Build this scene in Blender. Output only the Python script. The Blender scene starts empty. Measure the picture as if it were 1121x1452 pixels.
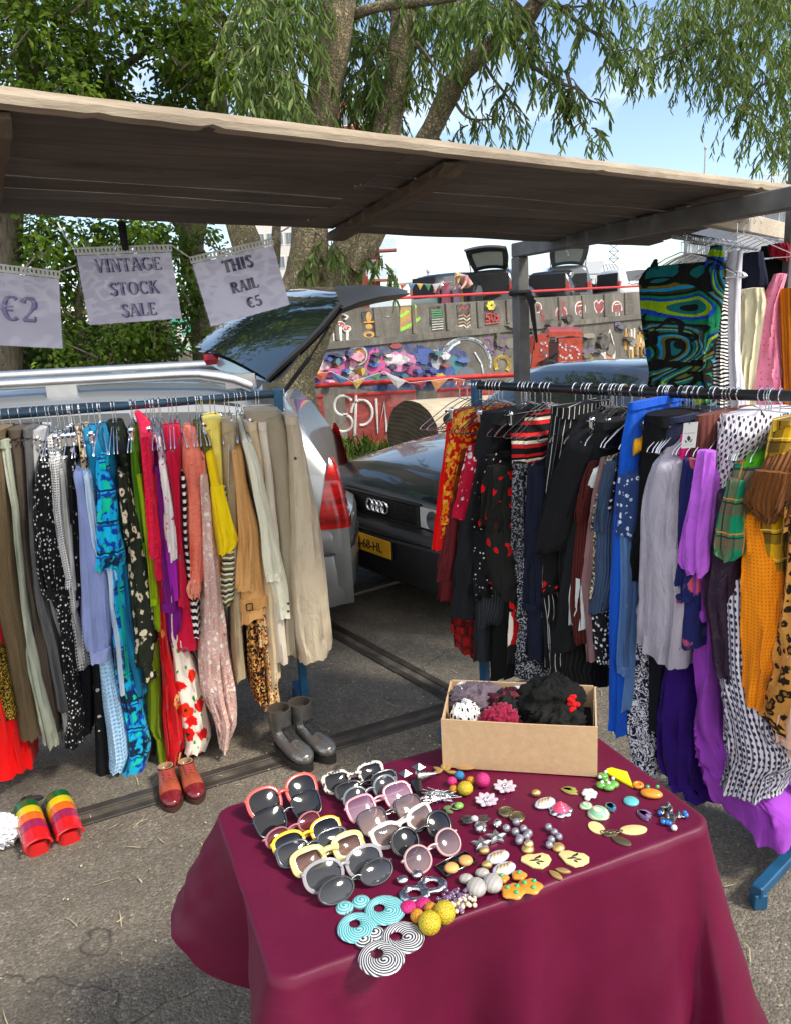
import bpy, math, random
import numpy as np
from mathutils import Vector, Matrix, noise
random.seed(7)
rng = np.random.default_rng(7)
SC = bpy.context.scene
COL = SC.collection
PI = math.pi
def V(*a): return Vector(a)

# ------------------------------------------------------------------ camera
PW, PH, FPX = 1121.0, 1452.0, 1100.0
CAM = V(0, 0, 1.75)
pt, rl = math.radians(13.7), math.radians(3.05)
FW = V(0, math.cos(pt), -math.sin(pt))
UP0 = V(0, math.sin(pt), math.cos(pt)); RI0 = V(1, 0, 0)
RI = RI0 * math.cos(rl) - UP0 * -math.sin(rl) * 1.0
RI = RI0 * math.cos(rl) - UP0 * math.sin(rl)
UP = RI0 * math.sin(rl) + UP0 * math.cos(rl)
cd = bpy.data.cameras.new('camera'); co = bpy.data.objects.new('camera', cd); COL.objects.link(co)
cm = Matrix((RI, UP, -FW)).transposed().to_4x4(); cm.translation = CAM
co.matrix_world = cm
cd.sensor_fit = 'HORIZONTAL'; cd.sensor_width = 36; cd.lens = 36 * FPX / PW
cd.clip_start = 0.05; cd.clip_end = 3000
SC.camera = co
def ray(px, py): return FW + RI * ((px - PW/2)/FPX) - UP * ((py - PH/2)/FPX)
def on_z(px, py, z):
    d = ray(px, py); return CAM + d * ((z - CAM.z)/d.z)
def on_y(px, py, y):
    d = ray(px, py); return CAM + d * (y/d.y)
def on_pl(px, py, p, n):
    d = ray(px, py); return CAM + d * ((p - CAM).dot(n)/d.dot(n))

# ------------------------------------------------------------------ mesh building
class MB:
    def __init__(s): s.v = []; s.f = []; s.uv = []; s.m = []
    def add(s, vs, fs, uvs=None, m=0):
        o = len(s.v); s.v.extend(tuple(p) for p in vs)
        for k, f in enumerate(fs):
            s.f.append(tuple(i + o for i in f)); s.m.append(m)
            s.uv.append(uvs[k] if uvs else None)
    def box(s, c, d, X=None, m=0, taper=1.0):
        x, y, z = d[0]/2, d[1]/2, d[2]/2; t = taper
        vs = [(-x,-y,-z),(x,-y,-z),(x,y,-z),(-x,y,-z),(-x*t,-y*t,z),(x*t,-y*t,z),(x*t,y*t,z),(-x*t,y*t,z)]
        vs = [V(*p) + V(*c) for p in vs]
        if X: vs = [X @ p for p in vs]
        fs = [(3,2,1,0),(4,5,6,7),(0,1,5,4),(1,2,6,5),(2,3,7,6),(3,0,4,7)]
        dims = [(d[0],d[1]),(d[0],d[1]),(d[0],d[2]),(d[1],d[2]),(d[0],d[2]),(d[1],d[2])]
        uv = [[(0,0),(a,0),(a,b),(0,b)] for a, b in dims]
        s.add(vs, fs, uv, m)
    def bbox(s, c, d, b=0.004, X=None, m=0):
        """box with chamfered vertical and horizontal edges"""
        x, y, z = d[0]/2, d[1]/2, d[2]/2
        def ring(zz, ins):
            a, e = x - ins, y - ins; q = b
            return [(-a+q,-e,zz),(a-q,-e,zz),(a,-e+q,zz),(a,e-q,zz),(a-q,e,zz),(-a+q,e,zz),(-a,e-q,zz),(-a,-e+q,zz)]
        R = [ring(-z,b),ring(-z+b,0),ring(z-b,0),ring(z,b)]
        vs = [V(*p)+V(*c) for r in R for p in r]
        if X: vs = [X @ p for p in vs]
        fs = []
        for k in range(3):
            for i in range(8):
                j = (i+1) % 8; fs.append((k*8+i, k*8+j, k*8+8+j, k*8+8+i))
        fs.append(tuple(range(7,-1,-1))); fs.append(tuple(range(24,32)))
        s.add(vs, fs, None, m)
    def beam(s, a, b, w, h, up=V(0,0,1), m=0, ch=0.004):
        a, b = V(*a), V(*b); d = b - a; L = d.length; d.normalize()
        u = up - d*up.dot(d); u.normalize(); r = d.cross(u)
        X = Matrix((d, -r, u)).transposed().to_4x4(); X.translation = (a+b)/2
        s.bbox((0,0,0), (L, w, h), min(ch, w*.3, h*.3), X, m)
    def tube(s, pts, r, n=8, cap=True, m=0, closed=False):
        pts = [V(*p) for p in pts]; k = len(pts)
        if not hasattr(r, '__len__'): r = [r]*k
        vs = []; up = None; L = 0; lens = []
        for i, p in enumerate(pts):
            if closed: d = pts[(i+1) % k] - pts[i-1]
            else: d = pts[min(i+1,k-1)] - pts[max(i-1,0)]
            if d.length < 1e-9: d = V(0,0,1)
            d.normalize()
            if up is None:
                up = V(0,0,1) if abs(d.z) < .9 else V(1,0,0)
            u = up - d*up.dot(d)
            if u.length < 1e-6: u = d.orthogonal()
            u.normalize(); w = d.cross(u); up = u
            if i: L += (p - pts[i-1]).length
            lens.append(L)
            for j in range(n):
                a = 2*PI*j/n
                vs.append(p + (u*math.cos(a) + w*math.sin(a))*r[i])
        fs = []; uvs = []
        for i in range(k if closed else k-1):
            i2 = (i+1) % k
            for j in range(n):
                j2 = (j+1) % n
                fs.append((i*n+j, i*n+j2, i2*n+j2, i2*n+j))
                c = 2*PI*r[i]; l2 = lens[i2] if i2 else lens[i]+.01
                uvs.append([(j/n*c,lens[i]),((j+1)/n*c,lens[i]),((j+1)/n*c,l2),(j/n*c,l2)])
        if cap and not closed:
            fs.append(tuple(range(n-1,-1,-1))); uvs.append([(0,0)]*n)
            fs.append(tuple(range((k-1)*n, k*n))); uvs.append([(0,0)]*n)
        s.add(vs, fs, uvs, m)
    def lathe(s, prof, n=24, X=None, m=0, capb=True, capt=True):
        vs = []; fs = []; uvs = []
        for r, z in prof:
            for j in range(n):
                a = 2*PI*j/n; vs.append(V(r*math.cos(a), r*math.sin(a), z))
        if X: vs = [X @ p for p in vs]
        for i in range(len(prof)-1):
            for j in range(n):
                j2 = (j+1) % n
                fs.append((i*n+j, i*n+j2, (i+1)*n+j2, (i+1)*n+j))
                uvs.append([(j/n,i/len(prof)),((j+1)/n,i/len(prof)),((j+1)/n,(i+1)/len(prof)),(j/n,(i+1)/len(prof))])
        if capb: fs.append(tuple(range(n-1,-1,-1))); uvs.append([(0,0)]*n)
        if capt: fs.append(tuple(range((len(prof)-1)*n, len(prof)*n))); uvs.append([(0,0)]*n)
        s.add(vs, fs, uvs, m)
    def sphere(s, c, r, nu=16, nv=10, X=None, m=0):
        if not hasattr(r, '__len__'): r = (r, r, r)
        vs = []; fs = []; uvs = []
        for i in range(nv+1):
            ph = PI*i/nv
            for j in range(nu):
                a = 2*PI*j/nu
                vs.append(V(c[0]+r[0]*math.sin(ph)*math.cos(a), c[1]+r[1]*math.sin(ph)*math.sin(a), c[2]-r[2]*math.cos(ph)))
        if X: vs = [X @ p for p in vs]
        for i in range(nv):
            for j in range(nu):
                j2 = (j+1) % nu
                q = (i*nu+j, i*nu+j2, (i+1)*nu+j2, (i+1)*nu+j); t = [(j/nu,i/nv),((j+1)/nu,i/nv),((j+1)/nu,(i+1)/nv),(j/nu,(i+1)/nv)]
                if i == 0: q = (q[0],q[2],q[3]); t = [t[0],t[2],t[3]]
                elif i == nv-1: q = q[:3]; t = t[:3]
                fs.append(q); uvs.append(t)
        s.add(vs, fs, uvs, m)
    def torus(s, R, r, nu=28, nv=10, X=None, m=0, flat=1.0, ecc=1.0, c=(0,0,0)):
        vs = []; fs = []; uvs = []
        for i in range(nu):
            a = 2*PI*i/nu
            for j in range(nv):
                b = 2*PI*j/nv; q = R + r*math.cos(b)
                vs.append(V(c[0]+q*math.cos(a), c[1]+q*math.sin(a)*ecc, c[2]+r*flat*math.sin(b)))
        if X: vs = [X @ p for p in vs]
        for i in range(nu):
            for j in range(nv):
                i2, j2 = (i+1) % nu, (j+1) % nv
                fs.append((i*nv+j, i2*nv+j, i2*nv+j2, i*nv+j2))
                uvs.append([(i/nu,j/nv),((i+1)/nu,j/nv),((i+1)/nu,(j+1)/nv),(i/nu,(j+1)/nv)])
        s.add(vs, fs, uvs, m)
    def prism(s, poly, h, X=None, m=0, bev=0.0):
        """poly: 2D outline (ccw) raised by h along z"""
        n = len(poly)
        c = (sum(p[0] for p in poly)/n, sum(p[1] for p in poly)/n)
        if bev:
            R = [([p for p in poly], 0), ([p for p in poly], h-bev), ([(c[0]+(p[0]-c[0])*(1-bev*2.5/max(1e-6,math.dist(p,c))), c[1]+(p[1]-c[1])*(1-bev*2.5/max(1e-6,math.dist(p,c)))) for p in poly], h)]
        else: R = [(poly, 0), (poly, h)]
        vs = [V(p[0], p[1], z) for ring, z in R for p in ring]
        if X: vs = [X @ p for p in vs]
        fs = []; uvs = []
        for k in range(len(R)-1):
            for i in range(n):
                j = (i+1) % n; fs.append((k*n+i, k*n+j, (k+1)*n+j, (k+1)*n+i))
                uvs.append([R[k][0][i], R[k][0][j], R[k+1][0][j], R[k+1][0][i]])
        fs.append(tuple(range(n-1,-1,-1))); uvs.append([poly[i] for i in range(n-1,-1,-1)])
        t = (len(R)-1)*n
        fs.append(tuple(range(t, t+n))); uvs.append(list(R[-1][0]))
        s.add(vs, fs, uvs, m)
    def grid(s, P, uv=None, m=0, wrap=False):
        """P: list of rows of points"""
        nr, nc = len(P), len(P[0]); vs = [p for r in P for p in r]; fs = []; uvs = []
        for i in range(nr-1):
            for j in range(nc if wrap else nc-1):
                j2 = (j+1) % nc
                fs.append((i*nc+j, i*nc+j2, (i+1)*nc+j2, (i+1)*nc+j))
                if uv:
                    jj = j+1
                    uvs.append([uv(i,j), uv(i,jj), uv(i+1,jj), uv(i+1,j)])
        s.add(vs, fs, uvs if uv else None, m)
    def build(s, name, mats, parent=None, smooth=True, ang=40):
        me = bpy.data.meshes.new(name); me.from_pydata(s.v, [], s.f)
        if not isinstance(mats, (list, tuple)): mats = [mats]
        for mm in mats: me.materials.append(mm)
        if any(u is not None for u in s.uv):
            L = me.uv_layers.new(name='UVMap'); flat = []
            for f, u in zip(s.f, s.uv):
                for k in range(len(f)):
                    flat.extend(u[k] if u else (0.0, 0.0))
            L.data.foreach_set('uv', flat)
        me.polygons.foreach_set('material_index', s.m)
        if smooth:
            me.polygons.foreach_set('use_smooth', [True]*len(s.f))
            me.set_sharp_from_angle(angle=math.radians(ang))
        me.validate(clean_customdata=False); me.update()
        o = bpy.data.objects.new(name, me); COL.objects.link(o)
        if parent:
            o.parent = parent
            if parent.get('world_parts'): o.matrix_parent_inverse = Matrix.Translation(-parent.location)
        return o
def tag(o, label=None, cat=None, group=None, kind=None):
    if label: o['label'] = label
    if cat: o['category'] = cat
    if group: o['group'] = group
    if kind: o['kind'] = kind
    return o
def thing(name, label, cat, loc=(0,0,0), group=None, rz=0, world=False):
    """an Empty at the thing's base; world=True: its parts are given in world coordinates"""
    o = bpy.data.objects.new(name, None); COL.objects.link(o); o.empty_display_size = .1
    o.location = loc; o.rotation_euler = (0,0,rz)
    if world: o['world_parts'] = 1
    return tag(o, label, cat, group)
def copy_tree(o, parent=None):
    c = o.copy(); COL.objects.link(c)
    if parent: c.parent = parent
    for ch in list(o.children): copy_tree(ch, c)
    return c

# ------------------------------------------------------------------ materials
def nd(nt, t, _p=None, **ins):
    n = nt.nodes.new(t)
    for k, v in (_p or {}).items(): setattr(n, k, v)
    for k, v in ins.items():
        s = n.inputs[int(k[1:])] if k[0] == 'i' and k[1:].isdigit() else n.inputs[k.replace('_', ' ')]
        if isinstance(v, bpy.types.NodeSocket): nt.links.new(v, s)
        else:
            if s.type == 'RGBA' and len(v) == 3: v = (*v, 1)
            s.default_value = v
    return n
def ma(nt, op, a, b=0.0, c=None):
    kw = dict(i0=a, i1=b)
    if c is not None: kw['i2'] = c
    return nd(nt, 'ShaderNodeMath', {'operation': op}, **kw).outputs[0]
def mx(nt, fac, a, b, bt='MIX'):
    return nd(nt, 'ShaderNodeMix', {'data_type': 'RGBA', 'blend_type': bt, 'clamp_factor': True}, i0=fac, i6=a, i7=b).outputs[2]
def ramp(nt, fac, stops, const=False):
    n = nt.nodes.new('ShaderNodeValToRGB'); nt.links.new(fac, n.inputs[0]); e = n.color_ramp
    e.interpolation = 'CONSTANT' if const else 'LINEAR'
    while len(e.elements) < len(stops): e.elements.new(1.0)
    for el, (p, c) in zip(e.elements, stops):
        el.position = p; el.color = (*c, 1) if len(c) == 3 else c
    return n.outputs[0]
def new_mat(name):
    m = bpy.data.materials.new(name); m.use_nodes = True
    nt = m.node_tree; return m, nt, nt.nodes['Principled BSDF']
def vec_scale(nt, v, s, loc=(0,0,0), rot=(0,0,0)):
    return nd(nt, 'ShaderNodeMapping', None, Vector=v, Scale=s, Location=loc, Rotation=rot).outputs[0]
def noise_f(nt, v, sc, det=3, rough=.55, dist=0.0):
    return nd(nt, 'ShaderNodeTexNoise', None, Vector=v, Scale=sc, Detail=det, Roughness=rough, Distortion=dist).outputs[0]
def coords(nt, which='Object'):
    return nd(nt, 'ShaderNodeTexCoord').outputs[which]
_MC = {}
def simple(name, col, rough=.5, metal=0.0, var=.12, bump=0.0, bs=40, coat=0.0, alpha=1.0, trans=0.0, spec=.5, sheen=0.0, ior=1.45):
    key = (name, tuple(col), rough, metal)
    if key in _MC: return _MC[key]
    m, nt, b = new_mat(name)
    g = coords(nt)
    c = (*col, 1)
    if var:
        f = noise_f(nt, g, 9, 4)
        lo = tuple(x*(1-var) for x in col); hi = tuple(min(1, x*(1+var)) for x in col)
        nt.links.new(ramp(nt, f, [(.3, lo), (.7, hi)]), b.inputs['Base Color'])
        f2 = noise_f(nt, g, 23, 4)
        nt.links.new(ma(nt, 'MULTIPLY_ADD', f2, .25*rough, rough*.88), b.inputs['Roughness'])
    else:
        b.inputs['Base Color'].default_value = c; b.inputs['Roughness'].default_value = rough
    b.inputs['Metallic'].default_value = metal
    b.inputs['Coat Weight'].default_value = coat; b.inputs['Coat Roughness'].default_value = .06
    b.inputs['Specular IOR Level'].default_value = spec
    b.inputs['Transmission Weight'].default_value = trans; b.inputs['Alpha'].default_value = alpha
    b.inputs['IOR'].default_value = ior
    if sheen: b.inputs['Sheen Weight'].default_value = sheen
    if bump:
        bn = nd(nt, 'ShaderNodeBump', None, Strength=bump, Distance=.004, Height=noise_f(nt, g, bs, 5))
        nt.links.new(bn.outputs[0], b.inputs['Normal'])
    _MC[key] = m
    return m
def srgb(h):
    """'rrggbb' -> linear"""
    r = [int(h[i:i+2], 16)/255 for i in (0,2,4)]
    return tuple(x/12.92 if x <= .04045 else ((x+.055)/1.055)**2.4 for x in r)
def wood_mat(name, c1, c2, along='x', plank=0.0, rough=.75, rot=0.0):
    m, nt, b = new_mat(name); g = coords(nt)
    if rot: g = vec_scale(nt, g, (1,1,1), rot=(0,0,-rot))
    sc = {'x': (.7, 14, 14), 'y': (14, .7, 14), 'z': (14, 14, .7)}[along]
    v = vec_scale(nt, g, sc)
    f = noise_f(nt, v, 3.0, 6, .65, .6); f2 = noise_f(nt, g, 2.3, 4)
    c = ramp(nt, f, [(.25, c1), (.5, tuple((a+d)/2 for a, d in zip(c1, c2))), (.75, c2)])
    c = mx(nt, ramp(nt, f2, [(.35,(0,0,0)),(.7,(.6,.6,.6))]), c, tuple(x*.55 for x in c1))
    nt.links.new(c, b.inputs['Base Color']); b.inputs['Roughness'].default_value = rough
    h = noise_f(nt, v, 5.0, 6, .7)
    nt.links.new(nd(nt, 'ShaderNodeBump', None, Strength=.5, Distance=.006, Height=h).outputs[0], b.inputs['Normal'])
    return m
STEEL = simple('galvanised_steel', (.55,.56,.58), .3, 1.0)
CHROME = simple('chrome', (.75,.76,.78), .12, 1.0, var=.05)
BLACKP = simple('black_plastic', (.02,.02,.022), .4)
RUBBER = simple('rubber', (.02,.02,.02), .8)
# ------------------------------------------------------------------ light and sky
SUN_EL, SUN_AZ = math.radians(47), math.radians(118)   # azimuth clockwise from +Y
w = bpy.data.worlds.new('World'); SC.world = w; w.use_nodes = True
nt = w.node_tree; bg = nt.nodes['Background']
sky = nd(nt, 'ShaderNodeTexSky', {'sky_type': 'NISHITA', 'sun_disc': False, 'sun_elevation': SUN_EL, 'sun_rotation': SUN_AZ, 'air_density': 1.0, 'dust_density': .7, 'ozone_density': 1.4})
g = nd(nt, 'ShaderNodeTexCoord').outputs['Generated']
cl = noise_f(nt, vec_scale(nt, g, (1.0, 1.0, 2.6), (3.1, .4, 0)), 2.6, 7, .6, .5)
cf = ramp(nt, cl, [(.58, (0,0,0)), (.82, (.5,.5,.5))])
sy = nd(nt, 'ShaderNodeSeparateXYZ', None, Vector=g).outputs[1]       # unseen white overcast added behind the viewer to whiten the light, clear blue ahead
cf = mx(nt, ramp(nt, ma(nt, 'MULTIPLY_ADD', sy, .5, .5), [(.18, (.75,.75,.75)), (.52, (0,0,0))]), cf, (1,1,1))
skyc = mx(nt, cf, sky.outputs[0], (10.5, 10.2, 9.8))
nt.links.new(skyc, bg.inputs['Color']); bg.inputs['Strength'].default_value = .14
sd = bpy.data.lights.new('sun', 'SUN'); so = bpy.data.objects.new('sun', sd); COL.objects.link(so)
sd.energy = 2.9; sd.angle = math.radians(10); sd.color = (1, .92, .80)
sdir = V(math.sin(SUN_AZ)*math.cos(SUN_EL), math.cos(SUN_AZ)*math.cos(SUN_EL), math.sin(SUN_EL))
so.rotation_euler = sdir.to_track_quat('Z', 'Y').to_euler(); so.location = (20, -10, 25)
SC.view_settings.view_transform = 'Standard'; SC.view_settings.look = 'None'
SC.view_settings.exposure = 0.78; SC.view_settings.gamma = 1; SC.view_settings.use_curve_mapping = False
SC.cycles.max_bounces = 6; SC.cycles.transparent_max_bounces = 12
SC.cycles.use_denoising = True
SC.cycles.sample_clamp_indirect = 8

# ------------------------------------------------------------------ ground
m, nt, b = new_mat('worn_asphalt'); g = coords(nt)
big = noise_f(nt, g, 1.1, 5, .6); mid = noise_f(nt, g, 7, 5, .7)
vo = nd(nt, 'ShaderNodeTexVoronoi', None, Vector=g, Scale=140)
sp = ramp(nt, vo.outputs['Color'], [(.0, (.078,.066,.049)), (.45, (.155,.134,.103)), (.78, (.215,.188,.147)), (.95, (.36,.325,.265))])
vo2 = nd(nt, 'ShaderNodeTexVoronoi', None, Vector=g, Scale=38)
peb = ramp(nt, vo2.outputs['Distance'], [(.10,(1,1,1)),(.16,(0,0,0))])
pebr = ramp(nt, nd(nt, 'ShaderNodeSeparateColor', None, Color=vo2.outputs['Color']).outputs[0], [(.80,(0,0,0)),(.86,(1,1,1))])
c = mx(nt, ma(nt,'MULTIPLY',peb,pebr), sp, (.34,.32,.29))
c = mx(nt, ramp(nt, big, [(.35,(0,0,0)),(.7,(1,1,1))]), c, (.118,.100,.076), 'MIX')
c2 = mx(nt, .62, c, sp)
c3 = mx(nt, ramp(nt, mid, [(.3,(.55,.55,.55)),(.6,(0,0,0))]), c2, (.075,.065,.050))
wq = nd(nt,'ShaderNodeVectorMath',{'operation':'ADD'},i0=g,i1=nd(nt,'ShaderNodeTexNoise',None,Vector=g,Scale=2.2,Detail=4.0).outputs[1]).outputs[0]
ck = nd(nt,'ShaderNodeTexVoronoi',{'feature':'DISTANCE_TO_EDGE'},Vector=wq,Scale=.75).outputs[0]
c3 = mx(nt, ma(nt,'MULTIPLY',ramp(nt, ck, [(.0,(1,1,1)),(.007,(0,0,0))]),ramp(nt, noise_f(nt,g,1.7,3), [(.48,(0,0,0)),(.56,(.85,.85,.85))])), c3, (.025,.022,.018))
c3 = mx(nt, ramp(nt, noise_f(nt,vec_scale(nt,g,(1,1,1),(7,3,0)),1.6,4,.55,.6), [(.60,(0,0,0)),(.72,(.55,.55,.55))]), c3, (.05,.044,.036))
nt.links.new(c3, b.inputs['Base Color']); b.inputs['Roughness'].default_value = .85
hh = ma(nt, 'ADD', noise_f(nt, g, 60, 6, .7), ma(nt,'MULTIPLY',vo.outputs['Distance'],-.6))
nt.links.new(nd(nt, 'ShaderNodeBump', None, Strength=.75, Distance=.008, Height=hh).outputs[0], b.inputs['Normal'])
ASPH = m
mb = MB(); S = 900
xs = [-S,-60,-20,-8,-4,-2,0,2,4,8,20,60,S]
mb.grid([[V(x, y, 0) for x in xs] for y in [-S,-60,-20,-8,-3,0,3,6,10,20,40,80,S]])
tag(mb.build('ground', ASPH, smooth=False), kind='structure')
# cobbled strip under the black car
m, nt, b = new_mat('cobbles'); g = coords(nt)
br = nd(nt, 'ShaderNodeTexBrick', {'offset': .5}, Vector=vec_scale(nt, g, (1,1,1), rot=(0,0,.6)), Color1=(.06,.055,.05), Color2=(.11,.10,.09), Mortar=(.02,.02,.018), Scale=1.0)
br.inputs['Brick Width'].default_value = .2; br.inputs['Row Height'].default_value = .1; br.inputs['Mortar Size'].default_value = .012; br.inputs['Mortar Smooth'].default_value = .4
nt.links.new(mx(nt, .4, br.outputs[0], mx(nt, noise_f(nt,g,30,4), (.03,.03,.03), (.16,.15,.13))), b.inputs['Base Color']); b.inputs['Roughness'].default_value = .8
nt.links.new(nd(nt,'ShaderNodeBump',None,Strength=.8,Distance=.02,Height=ma(nt,'SUBTRACT',ma(nt,'MULTIPLY',noise_f(nt,g,25,4),.4),br.outputs[1])).outputs[0], b.inputs['Normal'])
mb = MB(); a0 = on_z(400, 872, .004); a1 = on_z(560, 826, .004); d = (a1-a0).normalized(); nn = V(-d.y, d.x, 0)
P0 = a0 - d*5; P1 = a0 + d*14
mb.grid([[P0, P1], [P0+nn*5, P1+nn*5]]); 
tag(mb.build('cobbled_roadway', m, smooth=False), kind='structure')
mb = MB(); mb.beam(P0+V(0,0,.006), P1+V(0,0,.006), .05, .022); tag(mb.build('cobble_edging', simple('edging_stone', (.16,.15,.13), .9), smooth=False), kind='structure')
# embedded rails: a double dark steel strip each, with rubble between
RAILM = simple('dark_rail_steel', (.055,.048,.040), .55, .3, var=.4, bump=.3)
GAPM = simple('rubble', (.075,.066,.052), .95, var=.6, bump=.6, bs=90)
def rail(pa, pb, name, ext=(1.5,2.0)):
    a, bb = on_z(*pa, 0), on_z(*pb, 0); d = (bb-a).normalized(); n = V(-d.y, d.x, 0)
    a = a - d*ext[0]; bb = bb + d*ext[1]
    mb = MB()
    mb.beam(a+n*.040+V(0,0,.004), bb+n*.040+V(0,0,.004), .040, .014, ch=.002)
    mb.beam(a-n*.038+V(0,0,.003), bb-n*.038+V(0,0,.003), .034, .012, ch=.002)
    tag(mb.build(name, RAILM, smooth=False), kind='structure')
    mb = MB(); mb.beam(a+V(0,0,.001), bb+V(0,0,.001), .045, .008, ch=.001)
    tag(mb.build(name.replace('rail','rubble_strip'), GAPM, smooth=False), kind='structure')
rail((0, 1196), (620, 1012), 'ground_rail', (3, .6))
rail((475, 896), (640, 988), 'cross_rail', (2.5, .12))
# straw and leaf litter
mb = MB()
for i in range(420):
    x, y = random.uniform(-2.2, 1.9), random.uniform(.9, 4.6)
    if random.random() < .5: y = 2.7 + random.gauss(0, .35) + (x+.5)*.5
    a = random.uniform(0, PI); L = random.choice([.008,.012,.012,.02,.03,.05,.09]); ww = random.choice([.0025,.003,.005]) if L > .015 else .006
    d = V(math.cos(a), math.sin(a), 0); n = V(-d.y, d.x, 0); p = V(x, y, .006)
    mid = p + d*L*.5 + n*random.uniform(-.15,.15)*L + V(0,0,.003)
    q = p + d*L
    mb.add([p-n*ww/2, p+n*ww/2, mid+n*ww/2, q, mid-n*ww/2], [(0,4,2,1),(4,3,2)])
tag(mb.build('straw_litter', simple('straw', (.42,.36,.22), .8, var=.35), smooth=False), kind='stuff')

# ------------------------------------------------------------------ stall roof
RANG = .52
BW = wood_mat('weathered_plank', (.055,.041,.031), (.155,.122,.095), 'x', rough=.85, rot=RANG)
BWE = wood_mat('bleached_board_edge', (.26,.20,.14), (.54,.46,.35), 'x', rough=.85, rot=RANG)
BWR = wood_mat('rough_beam', (.05,.034,.022), (.16,.115,.075), 'x', rough=.9, rot=RANG+1.57)
ZR = 2.10
F0 = on_z(-60, 136, ZR+.02); F1 = on_z(1150, 274.5, ZR+.02)
R0 = on_z(-60, 303, ZR-.03); R1 = on_z(852, 346, ZR-.03)
fd = (F1-F0).normalized(); L = (F1-F0).length
sr = thing('market_stall', 'weathered plank roof of the market stall spanning overhead on its grey steel frame', 'market stall', F0, world=True)
R1x = on_z(900, 347, ZR-.03)
npl = 8
mb = MB(); 
for i in range(npl):
    t0, t1 = i/npl, (i+1)/npl
    # boards run along the stall, gaps of a few mm, slight sag differences
    for (u0, u1) in ((-.6, .33+.05*(i%2)), (.333+.05*(i%2), 1.04)):
        def pt_(u, t):
            a = F0.lerp(F1, u); bq = R0.lerp(R1x, u); p = a.lerp(bq, t)
            return p
        dz = random.uniform(-.005, .005); g_ = random.uniform(.003,.008); pmi = random.choice([0,1,2])
        n_ = 12; rows = []
        for k in range(n_+1):
            u = u0 + (u1-u0)*k/n_; wv = .002*math.sin(k*1.7+i)
            a = pt_(u, t0) ; c_ = pt_(u, t1); e = (c_-a).normalized()
            a = a + e*g_; c_ = c_ - e*g_
            z = V(0,0,dz+wv); rows.append([a+z, c_+z, c_+z+V(0,0,.018), a+z+V(0,0,.018)])
        mb.grid(rows, wrap=True, m=pmi); o_ = len(mb.v)
        mb.f.append((o_-4*(n_+1), o_-4*(n_+1)+1, o_-4*(n_+1)+2, o_-4*(n_+1)+3)); mb.m.append(pmi); mb.uv.append(None)
        mb.f.append((o_-1, o_-2, o_-3, o_-4)); mb.m.append(pmi); mb.uv.append(None)
roof = mb.build('plank_roof', [BW, wood_mat('weathered_plank_dark', (.04,.03,.022), (.12,.094,.072), 'x', rough=.85, rot=RANG), wood_mat('weathered_plank_grey', (.065,.052,.042), (.18,.15,.125), 'x', rough=.85, rot=RANG)], sr, smooth=False)
# bleached front fascia board with chipped lower edge
nrm = (R0-F0); nrm.z = 0; nrm = (nrm - fd*nrm.dot(fd)).normalized()
mb = MB(); rows = []; n_ = 160
for k in range(n_+1):
    u = -.3 + 1.34*k/n_; p = F0.lerp(F1, u)
    e = noise.noise(V(u*40, 3, 0))*.0022 + max(0, noise.noise(V(u*70, 9, 0))-.38)*.03
    t = .030 + noise.noise(V(u*40, 1, 4))*.0016
    h0 = -.006 + e*.8; h1 = .019 + noise.noise(V(u*50, 5, 1))*.001
    p = p - nrm*.012
    rows.append([p+V(0,0,h0), p+nrm*t+V(0,0,h0-.002), p+nrm*t+V(0,0,h1), p+V(0,0,h1), p-nrm*.003+V(0,0,(h0+h1)/2)])
mb.grid(rows, wrap=True); mb.build('front_board', BWE, sr, ang=25)
# cross beams under the roof
def cross(u, ext0=0.0, ext1=1.0, w=.075, h=.07, name='roof_beam', mat=BWR):
    a = F0.lerp(F1, u); c_ = R0.lerp(R1x, u)
    d = c_ - a; p = a + d*ext0 - V(0,0,h/2+.008); q = a + d*ext1 - V(0,0,h/2+.008)
    mb = MB(); n_ = 24; rows = []; side = V(-d.y, d.x, 0).normalized()
    for k in range(n_+1):
        c0 = p.lerp(q, k/n_); j = lambda s: noise.noise(V(k*.8, s, u*10))*.006 + (0 if k else .0)
        rough = .02 if k == 0 else 0
        rows.append([c0-side*(w/2+j(0))-V(0,0,h/2-rough), c0+side*(w/2+j(1))-V(0,0,h/2+j(2)-rough), c0+side*(w/2+j(3))+V(0,0,h/2), c0-side*(w/2+j(4))+V(0,0,h/2)])
    mb.grid(rows, wrap=True); o_ = len(mb.v); s_ = o_-4*(n_+1)
    for q_ in ((s_+3,s_+2,s_+1,s_),(o_-4,o_-3,o_-2,o_-1)): mb.f.append(q_); mb.m.append(0); mb.uv.append(None)
    return mb.build(name, mat, sr, smooth=False)
u1 = None
for k in range(2000):
    u = k/2000; d_ = (F0.lerp(F1, u)) - CAM
    px = PW/2 + FPX*d_.dot(RI)/d_.dot(FW)
    if px > 655: u1 = u; break
cross(u1, .04, 1.0, .06, .026)
u2 = None
for k in range(2000):
    u = k/2000; d_ = (F0.lerp(F1, u)) - CAM
    px = PW/2 + FPX*d_.dot(RI)/d_.dot(FW)
    if px > -8: u2 = u; break
cross(u2, .03, 1.0, .045, .03)
SG = simple('grey_steel_post', (.12,.12,.118), .6, .25, var=.35, bump=.25)
bt0 = on_z(739-8, 355, 2.06); bt1 = on_z(1180, 270, 2.06)
d = (bt1-bt0).normalized()
mb = MB(); mb.beam(bt0, bt1, .06, .065); mb.build('side_beam', SG, sr, smooth=False)
pb = bt0 + d*.03
mb = MB(); mb.beam((pb.x,pb.y,2.027), (pb.x+.012,pb.y,0), .062, .062, up=V(d.y,-d.x,0)); mb.build('post', SG, sr, smooth=False)
mb = MB()   # black cloth knotted round the post
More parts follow.
